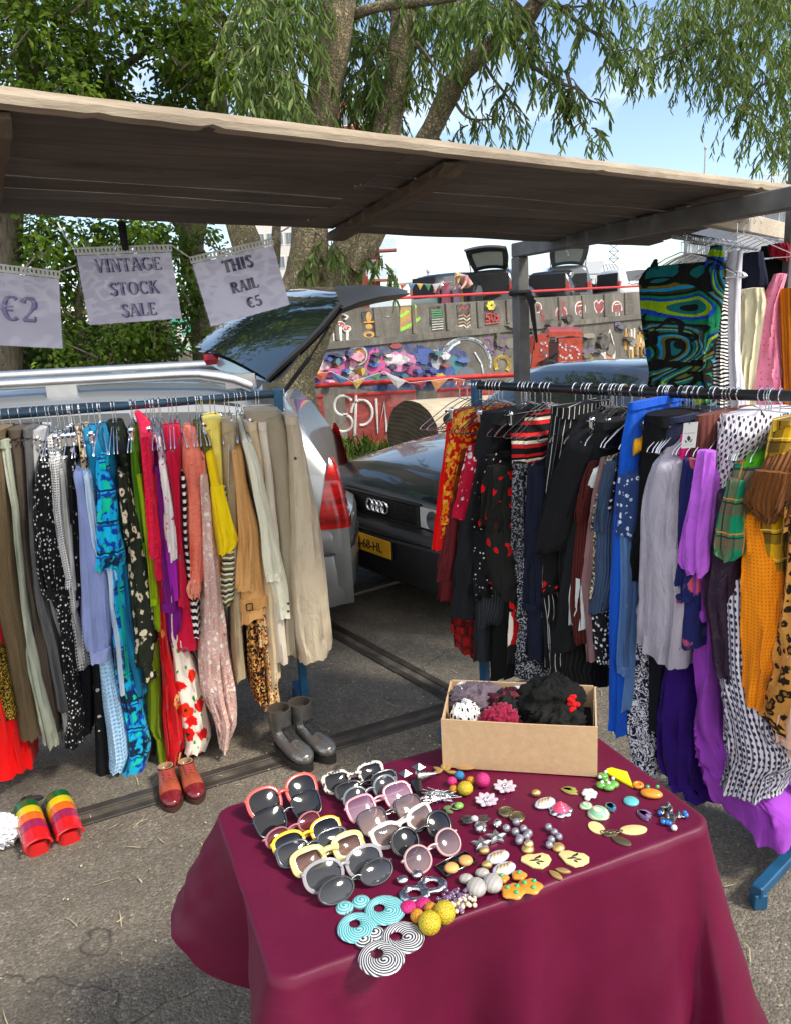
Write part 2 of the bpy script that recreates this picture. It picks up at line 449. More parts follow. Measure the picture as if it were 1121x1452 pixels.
for k in range(3):
    mb.tube([(pb.x+.03+.012*k,pb.y-.05,1.86-.02*k),(pb.x+.045,pb.y-.06,1.80),(pb.x+.05+.01*k,pb.y-.05,1.72-.05*k)], [.016,.013,.006], 6)
mb.torus(.045,.014,20,6, Matrix.Translation((pb.x,pb.y,1.86)))
tag(mb.build('cloth_strip', simple('black_rag',(.015,.015,.017),.9)), 'black rag knotted round the grey steel stall post', 'rag')
# the right-hand post at the frame edge
rp = on_z(1128, 800, 1.2)
mb = MB(); rpx = on_y(1119, 420, 3.35); mb.beam((rpx.x,rpx.y,2.4),(rpx.x,rpx.y,0), .055,.055, up=V(0,1,0))
tag(mb.build('steel_pole', SG, smooth=False), 'plain grey steel pole at the end of the high clothes bar', 'pole')

# ------------------------------------------------------------------ far walls, railings
m, nt, b = new_mat('old_concrete'); g = coords(nt)
f1 = noise_f(nt, g, 1.3, 6, .65); f2 = noise_f(nt, vec_scale(nt, g, (3,3,.5)), 2.5, 5, .7); f3 = noise_f(nt, g, 30, 4)
c = ramp(nt, f1, [(.3,(.085,.078,.066)),(.55,(.17,.155,.13)),(.75,(.25,.23,.195))])
c = mx(nt, ramp(nt, f2, [(.45,(0,0,0)),(.7,(.8,.8,.8))]), c, (.07,.065,.05))
c = mx(nt, ramp(nt, f3, [(.4,(.5,.5,.5)),(.6,(0,0,0))]), c, (.09,.085,.075))
nt.links.new(c, b.inputs['Base Color']); b.inputs['Roughness'].default_value = .92
nt.links.new(nd(nt,'ShaderNodeBump',None,Strength=.5,Distance=.02,Height=f3).outputs[0], b.inputs['Normal'])
CONC = m
WD = V(.74, .67, 0).normalized(); WN = V(WD.y, -WD.x, 0)       # wall direction, face normal (towards us)
WP = on_y(452, 487, 14.0)
def zl(t): return 1.47 + .0155*t       # ledge height
def zp(t): return 2.03 + .0175*t       # parapet height
B0 = V(WP.x, WP.y, 0)
def wallpt(t, z, off=0.0): return V(B0.x, B0.y, z) + WD*t + WN*off
mb = MB(); ts = [-9 + i*1.0 for i in range(40)]
mb.grid([[wallpt(t, -.1), wallpt(t, zl(t)-.12), wallpt(t, zl(t)-.12, .05), wallpt(t, zl(t), .05), wallpt(t, zl(t), -.5), wallpt(t,-.1,-.5)] for t in ts], wrap=True)
lw = tag(mb.build('lower_graffiti_wall', CONC, smooth=False), 'lower grey concrete retaining wall covered in space themed graffiti behind the red railing', 'wall')
mb = MB()
mb.grid([[wallpt(t, zl(t)-.05, -.25), wallpt(t, zp(t), -.28), wallpt(t, zp(t), -.52), wallpt(t, zl(t)-.05, -.52)] for t in ts], wrap=True)
t = -1.0; px_ = 0
for k in range(60):                       # shallow pilasters divide the parapet
    t = -8.2 + k*.98
    if t > 28: break
    mb.beam(wallpt(t, zl(t)+.004, -.235), wallpt(t, zp(t)-.004, -.262), .10, .05, up=WN, ch=.01)
pw = tag(mb.build('parapet_wall', CONC, smooth=False), 'upper concrete parapet of the ramp with small painted panels along it', 'wall')
RED = simple('red_railing_paint', (.52,.035,.03), .45, var=.25, bump=.1)
mb = MB()
tops = [wallpt(t, zp(t)+.15, -.4) for t in ts]
mb.tube(tops, .028, 8)
for k in range(0, 40, 2):
    t = -8.5 + k*.98
    if t > 29: break
    mb.beam(wallpt(t, zp(t)-.02, -.4), wallpt(t, zp(t)+.15, -.4), .035, .035)
tag(mb.build('handrail', RED, smooth=True), 'long thin red handrail on top of the concrete ramp parapet', 'railing')
# deck behind the parapet: the ramp the far cars stand on
mb = MB(); mb.grid([[wallpt(t, zp(t)-.42, -.53), wallpt(t, zp(t)-.42, -20)] for t in ts])
tag(mb.build('ramp_deck', ASPH, smooth=False), kind='structure')

# lower red railing with sheet panels
YR = 11.0
def rpt(px, py): return on_y(px, py, YR)
rt = thing('red_railing', 'red tubular railing with sheet panels scrawled in white graffiti below the painted wall', 'railing', (0,YR,0), world=True)
xs_ = [-3.35 + 1.29*i for i in range(8)]
zt_ = .95
mb = MB(); mb.tube([(-4.6,YR,zt_-.03),(-1,YR,zt_),(2,YR,zt_+.01),(6.5,YR,zt_+.03)], .035, 10); mb.build('top_rail', RED, rt)
for x in xs_:
    mb = MB(); mb.beam((x,YR,0),(x,YR,zt_-.02), .06,.06); mb.beam((x+.13,YR,0.02),(x+.13,YR,zt_-.14), .04,.04); mb.beam((x-.13,YR,0.02),(x-.13,YR,zt_-.14), .04,.04)
    mb.build('railing_post', RED, rt, smooth=False)
m, nt, b = new_mat('scrawled_red_sheet'); g = coords(nt)
f = noise_f(nt, g, 2.4, 5, .6); f2 = noise_f(nt, vec_scale(nt, g, (1,1,2)), 4, 6, .75, 1.0)
c = ramp(nt, f, [(.35,(.40,.03,.03)),(.55,(.27,.055,.05)),(.7,(.40,.20,.18))])
c = mx(nt, ramp(nt, f2, [(.52,(0,0,0)),(.6,(.8,.8,.8))]), c, (.50,.10,.09))
nt.links.new(c, b.inputs['Base Color']); b.inputs['Roughness'].default_value = .6
PANM = m
WHP = simple('white_spray', (.62,.60,.58), .7, var=.2)
for i, x in enumerate(xs_[:-1]):
    x0, x1 = x+.15, x+1.29-.15; z0, z1 = .10, .80
    for a_, b_ in (((x0,YR,z0),(x1,YR,z0)),((x0,YR,z1),(x1,YR,z1))):
        mb = MB(); mb.beam(a_, b_, .035,.035); mb.build('crossbar', RED, rt, smooth=False)
    mb = MB(); mb.bbox(((x0+x1)/2, YR, (z0+z1)/2), (x1-x0, .008, z1-z0-.03), .001); mb.build('sheet_panel', PANM, rt, smooth=False)
# spray tag on the panel in view (arcs and strokes)
mb = MB()
def spray(pts, w=.03, y=YR-.012): 
    mb.tube([V(*p) for p in pts], w, 6)
def rp3(px, py): p = rpt(px, py); return V(p.x, YR-.006, p.z)
def arc(cx, cy, rx, ry, a0, a1, n=14): return [rp3(cx+rx*math.cos(math.radians(a0+(a1-a0)*i/n)), cy+ry*math.sin(math.radians(a0+(a1-a0)*i/n))) for i in range(n+1)]
for path in (arc(487,575,13,14,-30,-300), arc(487,600,13,12,-90,150), arc(513,585,15,18,-180,100), [rp3(505,560),rp3(503,618)], [rp3(533,565),rp3(536,615),rp3(545,570),rp3(549,612)], arc(470,612,14,9,20,160)):
    mb.tube([p + V(0,0,0) for p in path], .020, 6)
mb.build('spray_tag', WHP, rt)

# ------------------------------------------------------------------ log, verge
m, nt, b = new_mat('cut_wood_end'); g = coords(nt)
f = noise_f(nt, g, 5, 5, .6); rgv = nd(nt,'ShaderNodeTexWave',{'wave_type':'RINGS','rings_direction':'Y'},Vector=g,Scale=6.0,Distortion=3.0,Detail=3.0)
c = mx(nt, .5, ramp(nt, f, [(.3,(.045,.033,.022)),(.7,(.13,.10,.07))]), ramp(nt, rgv.outputs[0], [(.2,(.06,.045,.03)),(.8,(.14,.11,.075))]))
nt.links.new(c, b.inputs['Base Color']); b.inputs['Roughness'].default_value = .9
nt.links.new(nd(nt,'ShaderNodeBump',None,Strength=.6,Distance=.02,Height=f).outputs[0], b.inputs['Normal']); ENDW = m
BARK_LOG = wood_mat('debarked_log', (.36,.29,.19), (.62,.54,.40), 'x', rough=.85)
LP = on_y(583, 612, 9.4); lc = V(LP.x, LP.y, .37); ld = V(.985, .17, 0)
lg = thing('felled_log', 'thick felled tree trunk lying on the grass with its sawn end toward us', 'log', (lc.x,lc.y,0), world=True)
sd_ = V(-ld.y, ld.x, 0)
en = V(.62,.78,0)   # slanted saw cut: end plane turned to the viewer
def lring(s, r, n=36, cut=False):
    out = []
    for j in range(n):
        a = 2*PI*j/n; rr = r*(1 + .07*noise.noise(V(math.cos(a)*1.3, math.sin(a)*1.3, s*.6)) + .03*noise.noise(V(math.cos(a)*5, math.sin(a)*5, s)))
        y_, z_ = rr*math.cos(a)*.86, rr*math.sin(a)*1.08
        off = y_*.75 if cut else 0.0     # slanted cut
        out.append(lc + ld*(s - off) + sd_*y_ + V(0,0,z_*.98+.04))
    return out
mb = MB(); rings = [lring(0,.385,cut=True)] + [lring(s_,.385) for s_ in (.6,1.0,1.6,2.4,3.4,4.5)]
mb.grid(rings, wrap=True); k = len(mb.v)
mb.f.append(tuple(range(k-36,k))); mb.m.append(0); mb.uv.append(None)
mb.build('log_side', BARK_LOG, lg, ang=60)
mb = MB(); r0 = lring(0,.385,cut=True); cen = sum(r0, V(0,0,0))/36
inner = [cen + (p-cen)*.5 + V(noise.noise(p*6)*.02,noise.noise(p*5)*.02,0) for p in r0]; fn = V(-.75,-.66,0)
mb.grid([[p + fn*.004 for p in r0], inner], wrap=True); mb.v.append(tuple(cen)); o_ = len(mb.v)-1
for j in range(36): mb.f.append((36+j, 36+(j+1)%36, o_)); mb.m.append(0); mb.uv.append(None)
mb.build('sawn_end', ENDW, lg, ang=60)
# grass verge
GR = None
def leaf_mat(name, stops, trl=.35, rough=.55):
    m, nt, b = new_mat(name)
    at = nd(nt, 'ShaderNodeAttribute', {'attribute_name': 'tint'}).outputs['Fac']
    c = ramp(nt, at, stops)
    nt.links.new(c, b.inputs['Base Color']); b.inputs['Roughness'].default_value = rough
    b.inputs['Specular IOR Level'].default_value = .22
    tr = nd(nt, 'ShaderNodeBsdfTranslucent', None, Color=mx(nt, .5, c, (.30,.42,.05)))
    ms = nd(nt, 'ShaderNodeMixShader', None, i0=trl)
    nt.links.new(b.outputs[0], ms.inputs[1]); nt.links.new(tr.outputs[0], ms.inputs[2])
    nt.links.new(ms.outputs[0], nt.nodes['Material Output'].inputs[0])
    return m
def leaf_mesh(name, mat, P, D, N, L, Wd, parent=None, tint=None, curl=.12):
    """P base points, D unit directions, N leaf normals (n x 3), L, Wd lengths and widths"""
    n = len(P); D = D/np.linalg.norm(D,axis=1,keepdims=True)
    S = np.cross(D, N); S /= np.linalg.norm(S,axis=1,keepdims=True)+1e-9; N = np.cross(S, D)
    L = np.asarray(L).reshape(-1,1)*np.ones((n,1)); Wd = np.asarray(Wd).reshape(-1,1)*np.ones((n,1))
    v = np.empty((n,6,3)); 
    v[:,0] = P; v[:,1] = P + D*L*.35 + S*Wd*.5 + N*Wd*.18; v[:,2] = P + D*L*.72 + S*Wd*.38 - N*L*curl*.4 + N*Wd*.15
    v[:,3] = P + D*L - N*L*curl; v[:,4] = P + D*L*.72 - S*Wd*.38 - N*L*curl*.4 + N*Wd*.15; v[:,5] = P + D*L*.35 - S*Wd*.5 + N*Wd*.18
    me = bpy.data.meshes.new(name); me.vertices.add(n*6); me.vertices.foreach_set('co', v.reshape(-1))
    base = (np.arange(n)*6)[:,None]
    quads = np.concatenate([base+np.array([[0,1,2,3]]), base+np.array([[0,3,4,5]])], axis=1).reshape(-1)
    me.loops.add(n*8); me.loops.foreach_set('vertex_index', quads)
    me.polygons.add(n*2); me.polygons.foreach_set('loop_start', np.arange(n*2)*4); me.polygons.foreach_set('loop_total', np.full(n*2,4))
    me.polygons.foreach_set('use_smooth', np.ones(n*2, dtype=bool))
    a = me.attributes.new('tint','FLOAT','POINT')
    t = np.repeat(rng.random(n) if tint is None else tint, 6); a.data.foreach_set('value', t.astype(np.float32))
    me.materials.append(mat); me.update(); me.validate()
    o = bpy.data.objects.new(name, me); COL.objects.link(o)
    if parent:
        o.parent = parent
        if parent.get('world_parts'): o.matrix_parent_inverse = Matrix.Translation(-parent.location)
    return o
GRASSM = leaf_mat('grass_blades', [(0,(.05,.09,.018)),(.6,(.10,.17,.03)),(1,(.22,.24,.07))])
n = 9000
gx = rng.uniform(-4.5, 5.5, n); gy = rng.uniform(7.6, 10.95, n)
P = np.stack([gx, gy, np.zeros(n)],1); D = np.stack([rng.normal(0,.35,n), rng.normal(0,.35,n), np.ones(n)],1)
N = np.stack([rng.normal(0,1,n), rng.normal(0,1,n), np.zeros(n)+.1],1)
hl = rng.uniform(.10,.26,n)*(1+.6*np.sin(gx*3)*np.sin(gy*4))
tag(leaf_mesh('grass_verge', GRASSM, P, D, N, hl, .014, None, None, .3), kind='stuff')
mb = MB(); mb.grid([[V(x,7.5+.12*math.sin(x*3),.004),V(x,9,.03),V(x,11.2,.03)] for x in [-5+.4*i for i in range(28)]])
tag(mb.build('verge_soil', simple('soil',(.07,.08,.03),.95,var=.4)), kind='structure')
# ------------------------------------------------------------------ trees
def at(px, py, depth):
    d = ray(px, py); return CAM + d*(depth/d.y)
m, nt, b = new_mat('furrowed_bark'); g = coords(nt)
v = vec_scale(nt, g, (9, 9, 1.6)); f = noise_f(nt, v, 2.2, 6, .65, .8); f2 = noise_f(nt, g, 3, 4)
wv = nd(nt, 'ShaderNodeTexVoronoi', {'feature':'DISTANCE_TO_EDGE'}, Vector=vec_scale(nt, nd(nt,'ShaderNodeVectorMath',{'operation':'ADD'},i0=g,i1=nd(nt,'ShaderNodeTexNoise',None,Vector=g,Scale=7,Detail=4.0).outputs[1]).outputs[0], (17,17,2.6)), Scale=1.0)
fur = ramp(nt, wv.outputs[0], [(.0,(.25,.25,.25)),(.22,(1,1,1))])
c = ramp(nt, f, [(.3,(.20,.16,.09)),(.5,(.38,.31,.18)),(.72,(.54,.46,.30))])
c = mx(nt, ramp(nt, f2, [(.45,(0,0,0)),(.65,(.5,.5,.5))]), c, (.17,.17,.06))
c = mx(nt, fur, (.085,.068,.04), c)
nt.links.new(c, b.inputs['Base Color']); b.inputs['Roughness'].default_value = .9
nt.links.new(nd(nt,'ShaderNodeBump',None,Strength=.9,Distance=.03,Height=ma(nt,'ADD',fur,f)).outputs[0], b.inputs['Normal']); BARK = m
m, nt, b = new_mat('dark_bark'); g = coords(nt); f = noise_f(nt, vec_scale(nt, g, (8,8,1.5)), 3, 6, .7, .6)
nt.links.new(ramp(nt, f, [(.3,(.03,.025,.018)),(.7,(.14,.115,.08))]), b.inputs['Base Color']); b.inputs['Roughness'].default_value = .95
nt.links.new(nd(nt,'ShaderNodeBump',None,Strength=.8,Distance=.03,Height=f).outputs[0], b.inputs['Normal']); DBARK = m
def smooth_path(pts, rad, sub=6, wob=.0, seed=0):
    """Catmull-Rom through the given points"""
    P = [V(*p) for p in pts]; out = []; rr = []
    for i in range(len(P)-1):
        p0, p1, p2, p3 = P[max(i-1,0)], P[i], P[i+1], P[min(i+2,len(P)-1)]
        for k in range(sub):
            t = k/sub; t2, t3 = t*t, t*t*t
            q = .5*((2*p1) + (p2-p0)*t + (2*p0-5*p1+4*p2-p3)*t2 + (3*p1-p0-3*p2+p3)*t3)
            if wob: q += V(*(noise.noise(V(seed+i+t, 7*a, 1))*wob for a in (1,2,3)))
            out.append(q); rr.append(rad[i]*(1-t)+rad[i+1]*t)
    out.append(P[-1]); rr.append(rad[-1]); return out, rr
def limb(mb, pix, rad, n=14, wob=.03, seed=0, knob=.10):
    pts, rr = smooth_path([at(*p) if len(p) == 3 else V(*p[:3]) for p in pix], rad, 7, wob, seed)
    o = len(mb.v); mb.tube(pts, rr, n)
    for i in range(o, len(mb.v)):      # uneven girth
        k = (i-o)//n
        if k < len(pts):
            p = V(*mb.v[i]); c = pts[k]; s = 1 + knob*noise.noise(V(p.x*6, p.y*6, p.z*2.2)) + knob*.5*noise.noise(p*14)
            mb.v[i] = tuple(c + (p-c)*s)
    return pts
# --- the willow behind the silver estate
WX = thing('willow_tree', 'pale barked willow with several leaning limbs rising behind the silver estate car', 'tree', at(415,640,8.2), world=True)
mb = MB()
limb(mb, [(405,700,8.2),(415,610,8.2),(412,540,8.2),(416,470,8.2),(432,390,8.15),(440,300,8.1),(452,190,8),(464,110,7.9),(480,20,7.8),(490,-80,7.7)], [.36,.29,.255,.235,.195,.175,.155,.15,.14,.13], 20, seed=1)
limb(mb, [(425,520,8.25),(455,440,8.25),(495,360,8.2),(525,280,8.2),(545,210,8.2),(560,130,8.15),(570,40,8.1),(566,-70,8)], [.20,.20,.185,.155,.135,.125,.115,.10], 18, seed=2)
limb(mb, [(500,380,8.1),(545,300,8.0),(590,220,7.8),(632,140,7.6),(672,85,7.4),(722,45,7.2),(765,-5,7),(800,-70,6.8)], [.13,.11,.10,.095,.088,.08,.065,.05], 14, seed=3)
limb(mb, [(395,520,8.5),(375,430,8.6),(352,350,8.7),(330,270,8.8),(318,180,8.9)], [.13,.15,.155,.13,.12], 14, seed=4)
limb(mb, [(385,420,8.9),(392,345,8.9),(398,300,9)], [.045,.05,.045], 8, seed=5)
limb(mb, [(500,20,7.9),(560,5,7.6),(640,-5,7.3),(700,-30,7)], [.05,.045,.04,.03], 8, seed=6)
mb.build('trunk', BARK, WX, ang=80)
mb = MB(); mb.sphere((0,0,0),(.13,.05,.16),16,10,Matrix.Translation(at(428,172,7.85))@Matrix.Rotation(.3,4,'Z')); mb.build('bark_knot', DBARK, WX)
WLEAF = leaf_mat('willow_leaves', [(0,(.032,.060,.014)),(.45,(.075,.135,.030)),(.8,(.145,.215,.055)),(1,(.28,.36,.13))], .40)
tw = MB(); LP_, LD_, LN_, LL_, LW_, LT_ = [],[],[],[],[],[]
def strand(p, out, length, nl, L=.115, tone=.5, drop=1.0):
    """a hanging twig with narrow leaves along it"""
    n = 7; pts = []; d = V(*out).normalized(); q = V(*p)
    for i in range(n):
        pts.append(q.copy()); t = i/(n-1)
        d = (d*(1-.30*drop) + V(random.gauss(0,.10),random.gauss(0,.10),-1)*.30*drop).normalized(); q = q + d*length/(n-1)
    tw.tube(pts, [.006*(1-.75*i/(n-1)) for i in range(n)], 4, cap=False)
    for k in range(nl):
        t = (k+.5)/nl; x = t*(n-1); i = min(int(x), n-2); c = pts[i].lerp(pts[i+1], x-i); dd = (pts[i+1]-pts[i]).normalized()
        a = random.uniform(0, 2*PI); side = V(math.cos(a), math.sin(a), random.uniform(-.5,.1))
        D = (dd*.55 + side*.55 + V(0,0,-.45)).normalized()
        LP_.append(c); LD_.append(D); LN_.append(V(random.gauss(0,1),random.gauss(0,1),random.gauss(.3,.8)))
        l = L*random.uniform(.6,1.25); LL_.append(l); LW_.append(l*random.uniform(.15,.24)); LT_.append(min(1,max(0,random.gauss(tone,.26))))
def spray_branch(pix, rad, ns, ln=(.25,.55), nl=16, tone=.5, sp=.12, L=.105):
    pts, rr = smooth_path([at(*p) for p in pix], [rad*(1-.75*i/(len(pix)-1)) for i in range(len(pix))], 6, .05, random.random()*50)
    tw.tube(pts, rr, 6, cap=False)
    for k in range(ns):
        i = random.randrange(len(pts)//4, len(pts)) if len(pts) > 8 else random.randrange(len(pts))
        p = pts[i] + V(random.gauss(0,sp*.4),random.gauss(0,sp*.4),random.gauss(0,sp*.3)); a = random.uniform(0,2*PI)
        strand(p, (math.cos(a)*.8, math.sin(a)*.8, random.uniform(-.3,.4)), random.uniform(*ln), nl, L, tone)
# dense curtains left of and between the limbs
for (x0,x1,y0,y1,dp,ns,tone) in ((345,432,-40,110,7.5,92,.66),(375,425,90,150,7.4,30,.62),(430,560,-50,60,8.7,80,.45),(500,560,40,130,8.3,42,.30),(560,660,-40,30,8.3,62,.5),(590,640,40,85,8.2,18,.5),(470,560,120,165,8.6,26,.3),(650,730,-40,40,7,44,.48),(338,400,110,165,8.4,26,.4),(515,600,85,150,8.7,26,.25)):
    for k in range(ns):
        p = at(random.uniform(x0,x1), random.uniform(y0,y1), dp+random.gauss(0,.35)); a = random.uniform(0,2*PI)
        strand(p, (math.cos(a)*.7, math.sin(a)*.7, .1), random.uniform(.28,.62), 20, .115, tone)
# free twigs against the sky
for pix, ns in (([(715,50,7.1),(755,70,6.9),(785,120,6.8),(812,150,6.7)],17),([(770,0,7),(830,40,6.8),(868,62,6.7),(895,66,6.6)],16),([(640,140,7.6),(668,165,7.4),(705,178,7.3)],9),
                ([(800,-40,6.8),(850,-10,6.7),(885,10,6.6)],11),([(755,100,6.9),(790,115,6.8),(822,128,6.7),(850,150,6.7)],14),([(680,75,7.3),(705,120,7.2),(730,150,7.1)],10),([(800,100,6.8),(820,160,6.75),(835,195,6.7)],9),
                ([(610,190,7.8),(640,215,7.7),(655,222,7.7)],4),([(590,60,7.7),(615,95,7.6),(640,110,7.5)],10),([(745,-10,7),(790,10,6.9),(850,5,6.8)],13),([(530,190,8.1),(520,215,8.1)],3),([(700,-20,7),(745,20,7),(760,60,6.9)],16)):
    spray_branch(pix, .018, ns, (.15,.42), 14, .38, .1, .10)
for pix, ns in (([(530,345,7.9),(545,375,7.85),(552,385,7.8)],5),([(440,330,8),(470,345,7.8),(480,370,7.7)],5),([(455,360,7.9),(445,385,7.8)],4),([(528,330,8),(520,370,7.9)],3)):
    spray_branch(pix, .012, ns, (.15,.35), 14, .6, .06, .12)
tw.build('crown_sprays', DBARK, WX)
arr = lambda L: np.array([tuple(p) for p in L], dtype=float)
leaf_mesh('foliage', WLEAF, arr(LP_), arr(LD_), arr(LN_), np.array(LL_), np.array(LW_), WX, np.array(LT_))
# --- the willow at the right edge of the sky, farther off
RX = thing('willow_tree', 'leafy willow crown hanging in from the edge of the sky above the stall', 'tree', (8.2,13,0), world=True)
tw = MB(); LP_, LD_, LN_, LL_, LW_, LT_ = [],[],[],[],[],[]
mb = MB(); limb(mb, [(8.9,13.4,0,1),(8.7,13.3,2,1),(8.3,13.2,4,1),(8.0,13,6,1),(8.1,12.8,8,1)], [.3,.26,.24,.2,.15], 14, seed=9); mb.build('trunk', BARK, RX, ang=80)
def strand2(px, py, dp, tone): 
    a = random.uniform(0, 2*PI); strand(at(px,py,dp), (math.cos(a), math.sin(a)*.8, .0), random.uniform(.35,.8), 20, .13, tone)
for (x0,x1,y0,y1,ns,tone) in ((985,1140,-40,60,120,.62),(1030,1140,60,130,62,.58),(915,990,0,70,30,.55),(1060,1140,120,200,30,.45),(880,940,30,80,8,.45),(960,1040,60,110,30,.5),(1040,1075,110,165,12,.42),(1095,1140,190,225,9,.4),(1000,1120,-60,0,50,.65),(950,1000,-30,30,24,.55)):
    for k in range(ns): strand2(random.uniform(x0,x1), random.uniform(y0,y1), 12.5+random.gauss(0,.6), tone)
for pix, ns in (([(1130,20,12.6),(1040,40,12.4),(960,70,12.2),(905,95,12)],20),([(1140,100,12.6),(1080,120,12.4),(1055,160,12.3)],12),([(1140,150,12.6),(1110,190,12.4),(1100,220,12.3)],8)):
    spray_branch(pix, .03, ns, (.25,.6), 18, .5, .2, .13)
tw.build('crown_sprays', DBARK, RX)
leaf_mesh('foliage', WLEAF, arr(LP_), arr(LD_), arr(LN_), np.array(LL_), np.array(LW_), RX, np.array(LT_))
# --- broadleaved trees at the left
DLEAF = leaf_mat('elm_leaves', [(0,(.014,.032,.006)),(.4,(.045,.10,.012)),(.75,(.13,.22,.02)),(1,(.34,.42,.05))], .46)
def broad(name, label, base, limbs, clumps, mat=DLEAF, size=.078, seed=0):
    T = thing(name, label, 'tree', base, world=True)
    for k, (pix, rad) in enumerate(limbs):
        mb = MB(); limb(mb, pix, rad, 12, .06, seed+k*3.3); mb.build('bough' if k else 'trunk', DBARK, T, ang=80)
    mb = MB()
    P_, D_, T_ = [], [], []
    for (px, py, dp, rx, ry, n, tone) in clumps:
        c = at(px, py, dp); s = dp/FPX
        # sub-clumps: leaves sit on the outside of small bunches
        nb = max(3, n//55)
        for k in range(nb):
            u = V(random.gauss(0,.55), random.gauss(0,.75), random.gauss(0,.55))
            bc = c + V(u.x*rx*s, u.y*.55, u.z*ry*s); br = random.uniform(.14,.32); bt = random.gauss(tone,.13)
            mb.tube([bc, bc+V(random.gauss(0,.2),random.gauss(0,.2),-.25)], [.006,.012], 4, cap=False)
            for q in range(n//nb):
                d = V(random.gauss(0,1),random.gauss(0,1),random.gauss(0,.7)).normalized()
                p = bc + d*br*random.uniform(.35,1.1); P_.append(p); D_.append((d*.7+V(random.gauss(0,.5),random.gauss(0,.5),-.35)))
                T_.append(min(1,max(0, bt + random.gauss(0,.17))))
    mb.build('crown_sprays', DBARK, T)
    n = len(P_); N = np.stack([rng.normal(0,.6,n), rng.normal(0,.6,n), np.ones(n)],1)
    leaf_mesh('crown', mat, arr(P_), arr(D_), N, size*rng.uniform(.6,1.25,n), size*.62*rng.uniform(.7,1.2,n), T, np.array(T_), .2)
broad('elm_tree', 'dense dark green broadleaved tree at the edge of the market behind the price signs', at(10,560,9.5),
    [([(10,640,9.5),(12,520,9.5),(8,400,9.5),(20,250,9.6),(40,100,9.7),(30,-60,9.8)],[.17,.16,.15,.14,.12,.08]),
     ([(60,240,9.6),(140,120,9.5),(230,60,9.4),(320,20,9.2)],[.05,.045,.035,.02]),([(120,520,9.6),(110,440,9.6),(128,350,9.6)],[.06,.05,.04])],
    [(30,20,9.3,80,60,1500,.52),(120,40,9.2,90,60,1600,.45),(210,30,9.3,80,50,1300,.5),(40,110,9.2,70,50,1300,.5),(120,120,9.4,80,60,1500,.34),(200,150,9.6,50,60,800,.28),(20,200,9,50,25,500,.75),(60,170,9.6,80,40,900,.3),(130,180,9.6,60,30,600,.3),
     (255,60,9.2,40,60,700,.55),(330,20,9.1,60,40,800,.6),(300,95,9.0,45,30,560,.66),(345,130,8.9,30,20,300,.66),(255,145,9.8,40,30,300,.25),(215,210,9.7,50,25,420,.25),(280,180,9.6,25,25,160,.3),(130,205,9.1,30,8,120,.7),(390,40,9.3,40,50,500,.5),(320,110,9.3,30,30,260,.5),(310,-20,9.1,90,30,800,.6),(120,-30,9.1,120,30,1200,.55)], seed=20)
broad('elm_tree', 'dark stemmed tree with ivy green leaves standing between the elm and the willow', at(300,560,10),
    [([(300,640,10),(292,520,10),(285,420,10),(272,340,10),(306,175,10),(290,70,10),(284,-30,10.1)],[.17,.16,.155,.15,.16,.14,.1]),([(240,300,10),(272,340,10),(300,390,10)],[.07,.09,.1])],
    [(30,340,9.8,60,30,900,.5),(90,360,9.6,60,40,1000,.5),(200,335,9.5,60,25,700,.6),(260,345,9.7,40,20,340,.5),(150,340,9.6,50,25,700,.55),(265,400,9.8,25,25,340,.35),(70,420,9.8,50,40,1000,.25),(110,480,9.9,60,50,1300,.22),(60,505,10,60,30,900,.2),(170,500,9.6,60,35,900,.4),(230,490,9.8,45,30,600,.3),(250,420,10,30,30,400,.3),(190,470,9.4,40,20,400,.55),(270,440,10,20,20,200,.3),(20,480,10.2,40,40,500,.2),(300,150,9.9,30,60,240,.3),(300,360,10,25,15,80,.4)], seed=40)
# ------------------------------------------------------------------ vehicles
def paint(name, col, metal=.0, rough=.35, coat=1.0):
    m, nt, b = new_mat(name); g = coords(nt)
    f = noise_f(nt, g, 2.5, 5); f2 = noise_f(nt, g, 14, 5, .7)
    nt.links.new(mx(nt, ramp(nt, f2, [(.45,(0,0,0)),(.8,(.05,.05,.05))]), ramp(nt, f, [(.3,tuple(x*.94 for x in col)),(.7,col)]), (.20,.18,.15)), b.inputs['Base Color'])
    b.inputs['Metallic'].default_value = metal
    nt.links.new(ma(nt,'MULTIPLY_ADD',f2,.10,rough-.05), b.inputs['Roughness'])
    b.inputs['Coat Weight'].default_value = coat; b.inputs['Coat Roughness'].default_value = .05
    return m
SILVER = paint('silver_paint', (.33,.345,.345), .7, .36)
BLACKC = paint('black_car_paint', (.008,.009,.011), 0, .3)
WHITEC = paint('white_car_paint', (.6,.62,.64), 0, .35)
GREYC = paint('grey_car_paint', (.10,.11,.12), .5, .35)
m, nt, b = new_mat('tinted_glass'); b.inputs['Base Color'].default_value = (.012,.018,.018,1); b.inputs['Roughness'].default_value = .03; b.inputs['Specular IOR Level'].default_value = .9; b.inputs['Coat Weight'].default_value = .6
GLASSD = m
m, nt, b = new_mat('clear_glass'); b.inputs['Base Color'].default_value = (.75,.85,.80,1); b.inputs['Roughness'].default_value = .02; b.inputs['Transmission Weight'].default_value = .0; b.inputs['Alpha'].default_value = .38; b.inputs['Specular IOR Level'].default_value = .9
GLASSC = m
m, nt, b = new_mat('red_lens'); g = coords(nt)
nt.links.new(ramp(nt, noise_f(nt, vec_scale(nt,g,(2,2,14)), 2.0, 2), [(.35,(.20,.002,.002)),(.6,(.50,.006,.005))]), b.inputs['Base Color']); b.inputs['Roughness'].default_value = .18; b.inputs['Coat Weight'].default_value = .5
REDL = m
LAMPG = simple('headlamp_glass', (.72,.74,.75), .10, .15, var=.25, coat=1.0)
DARKIN = simple('dark_cabin', (.02,.02,.022), .9)
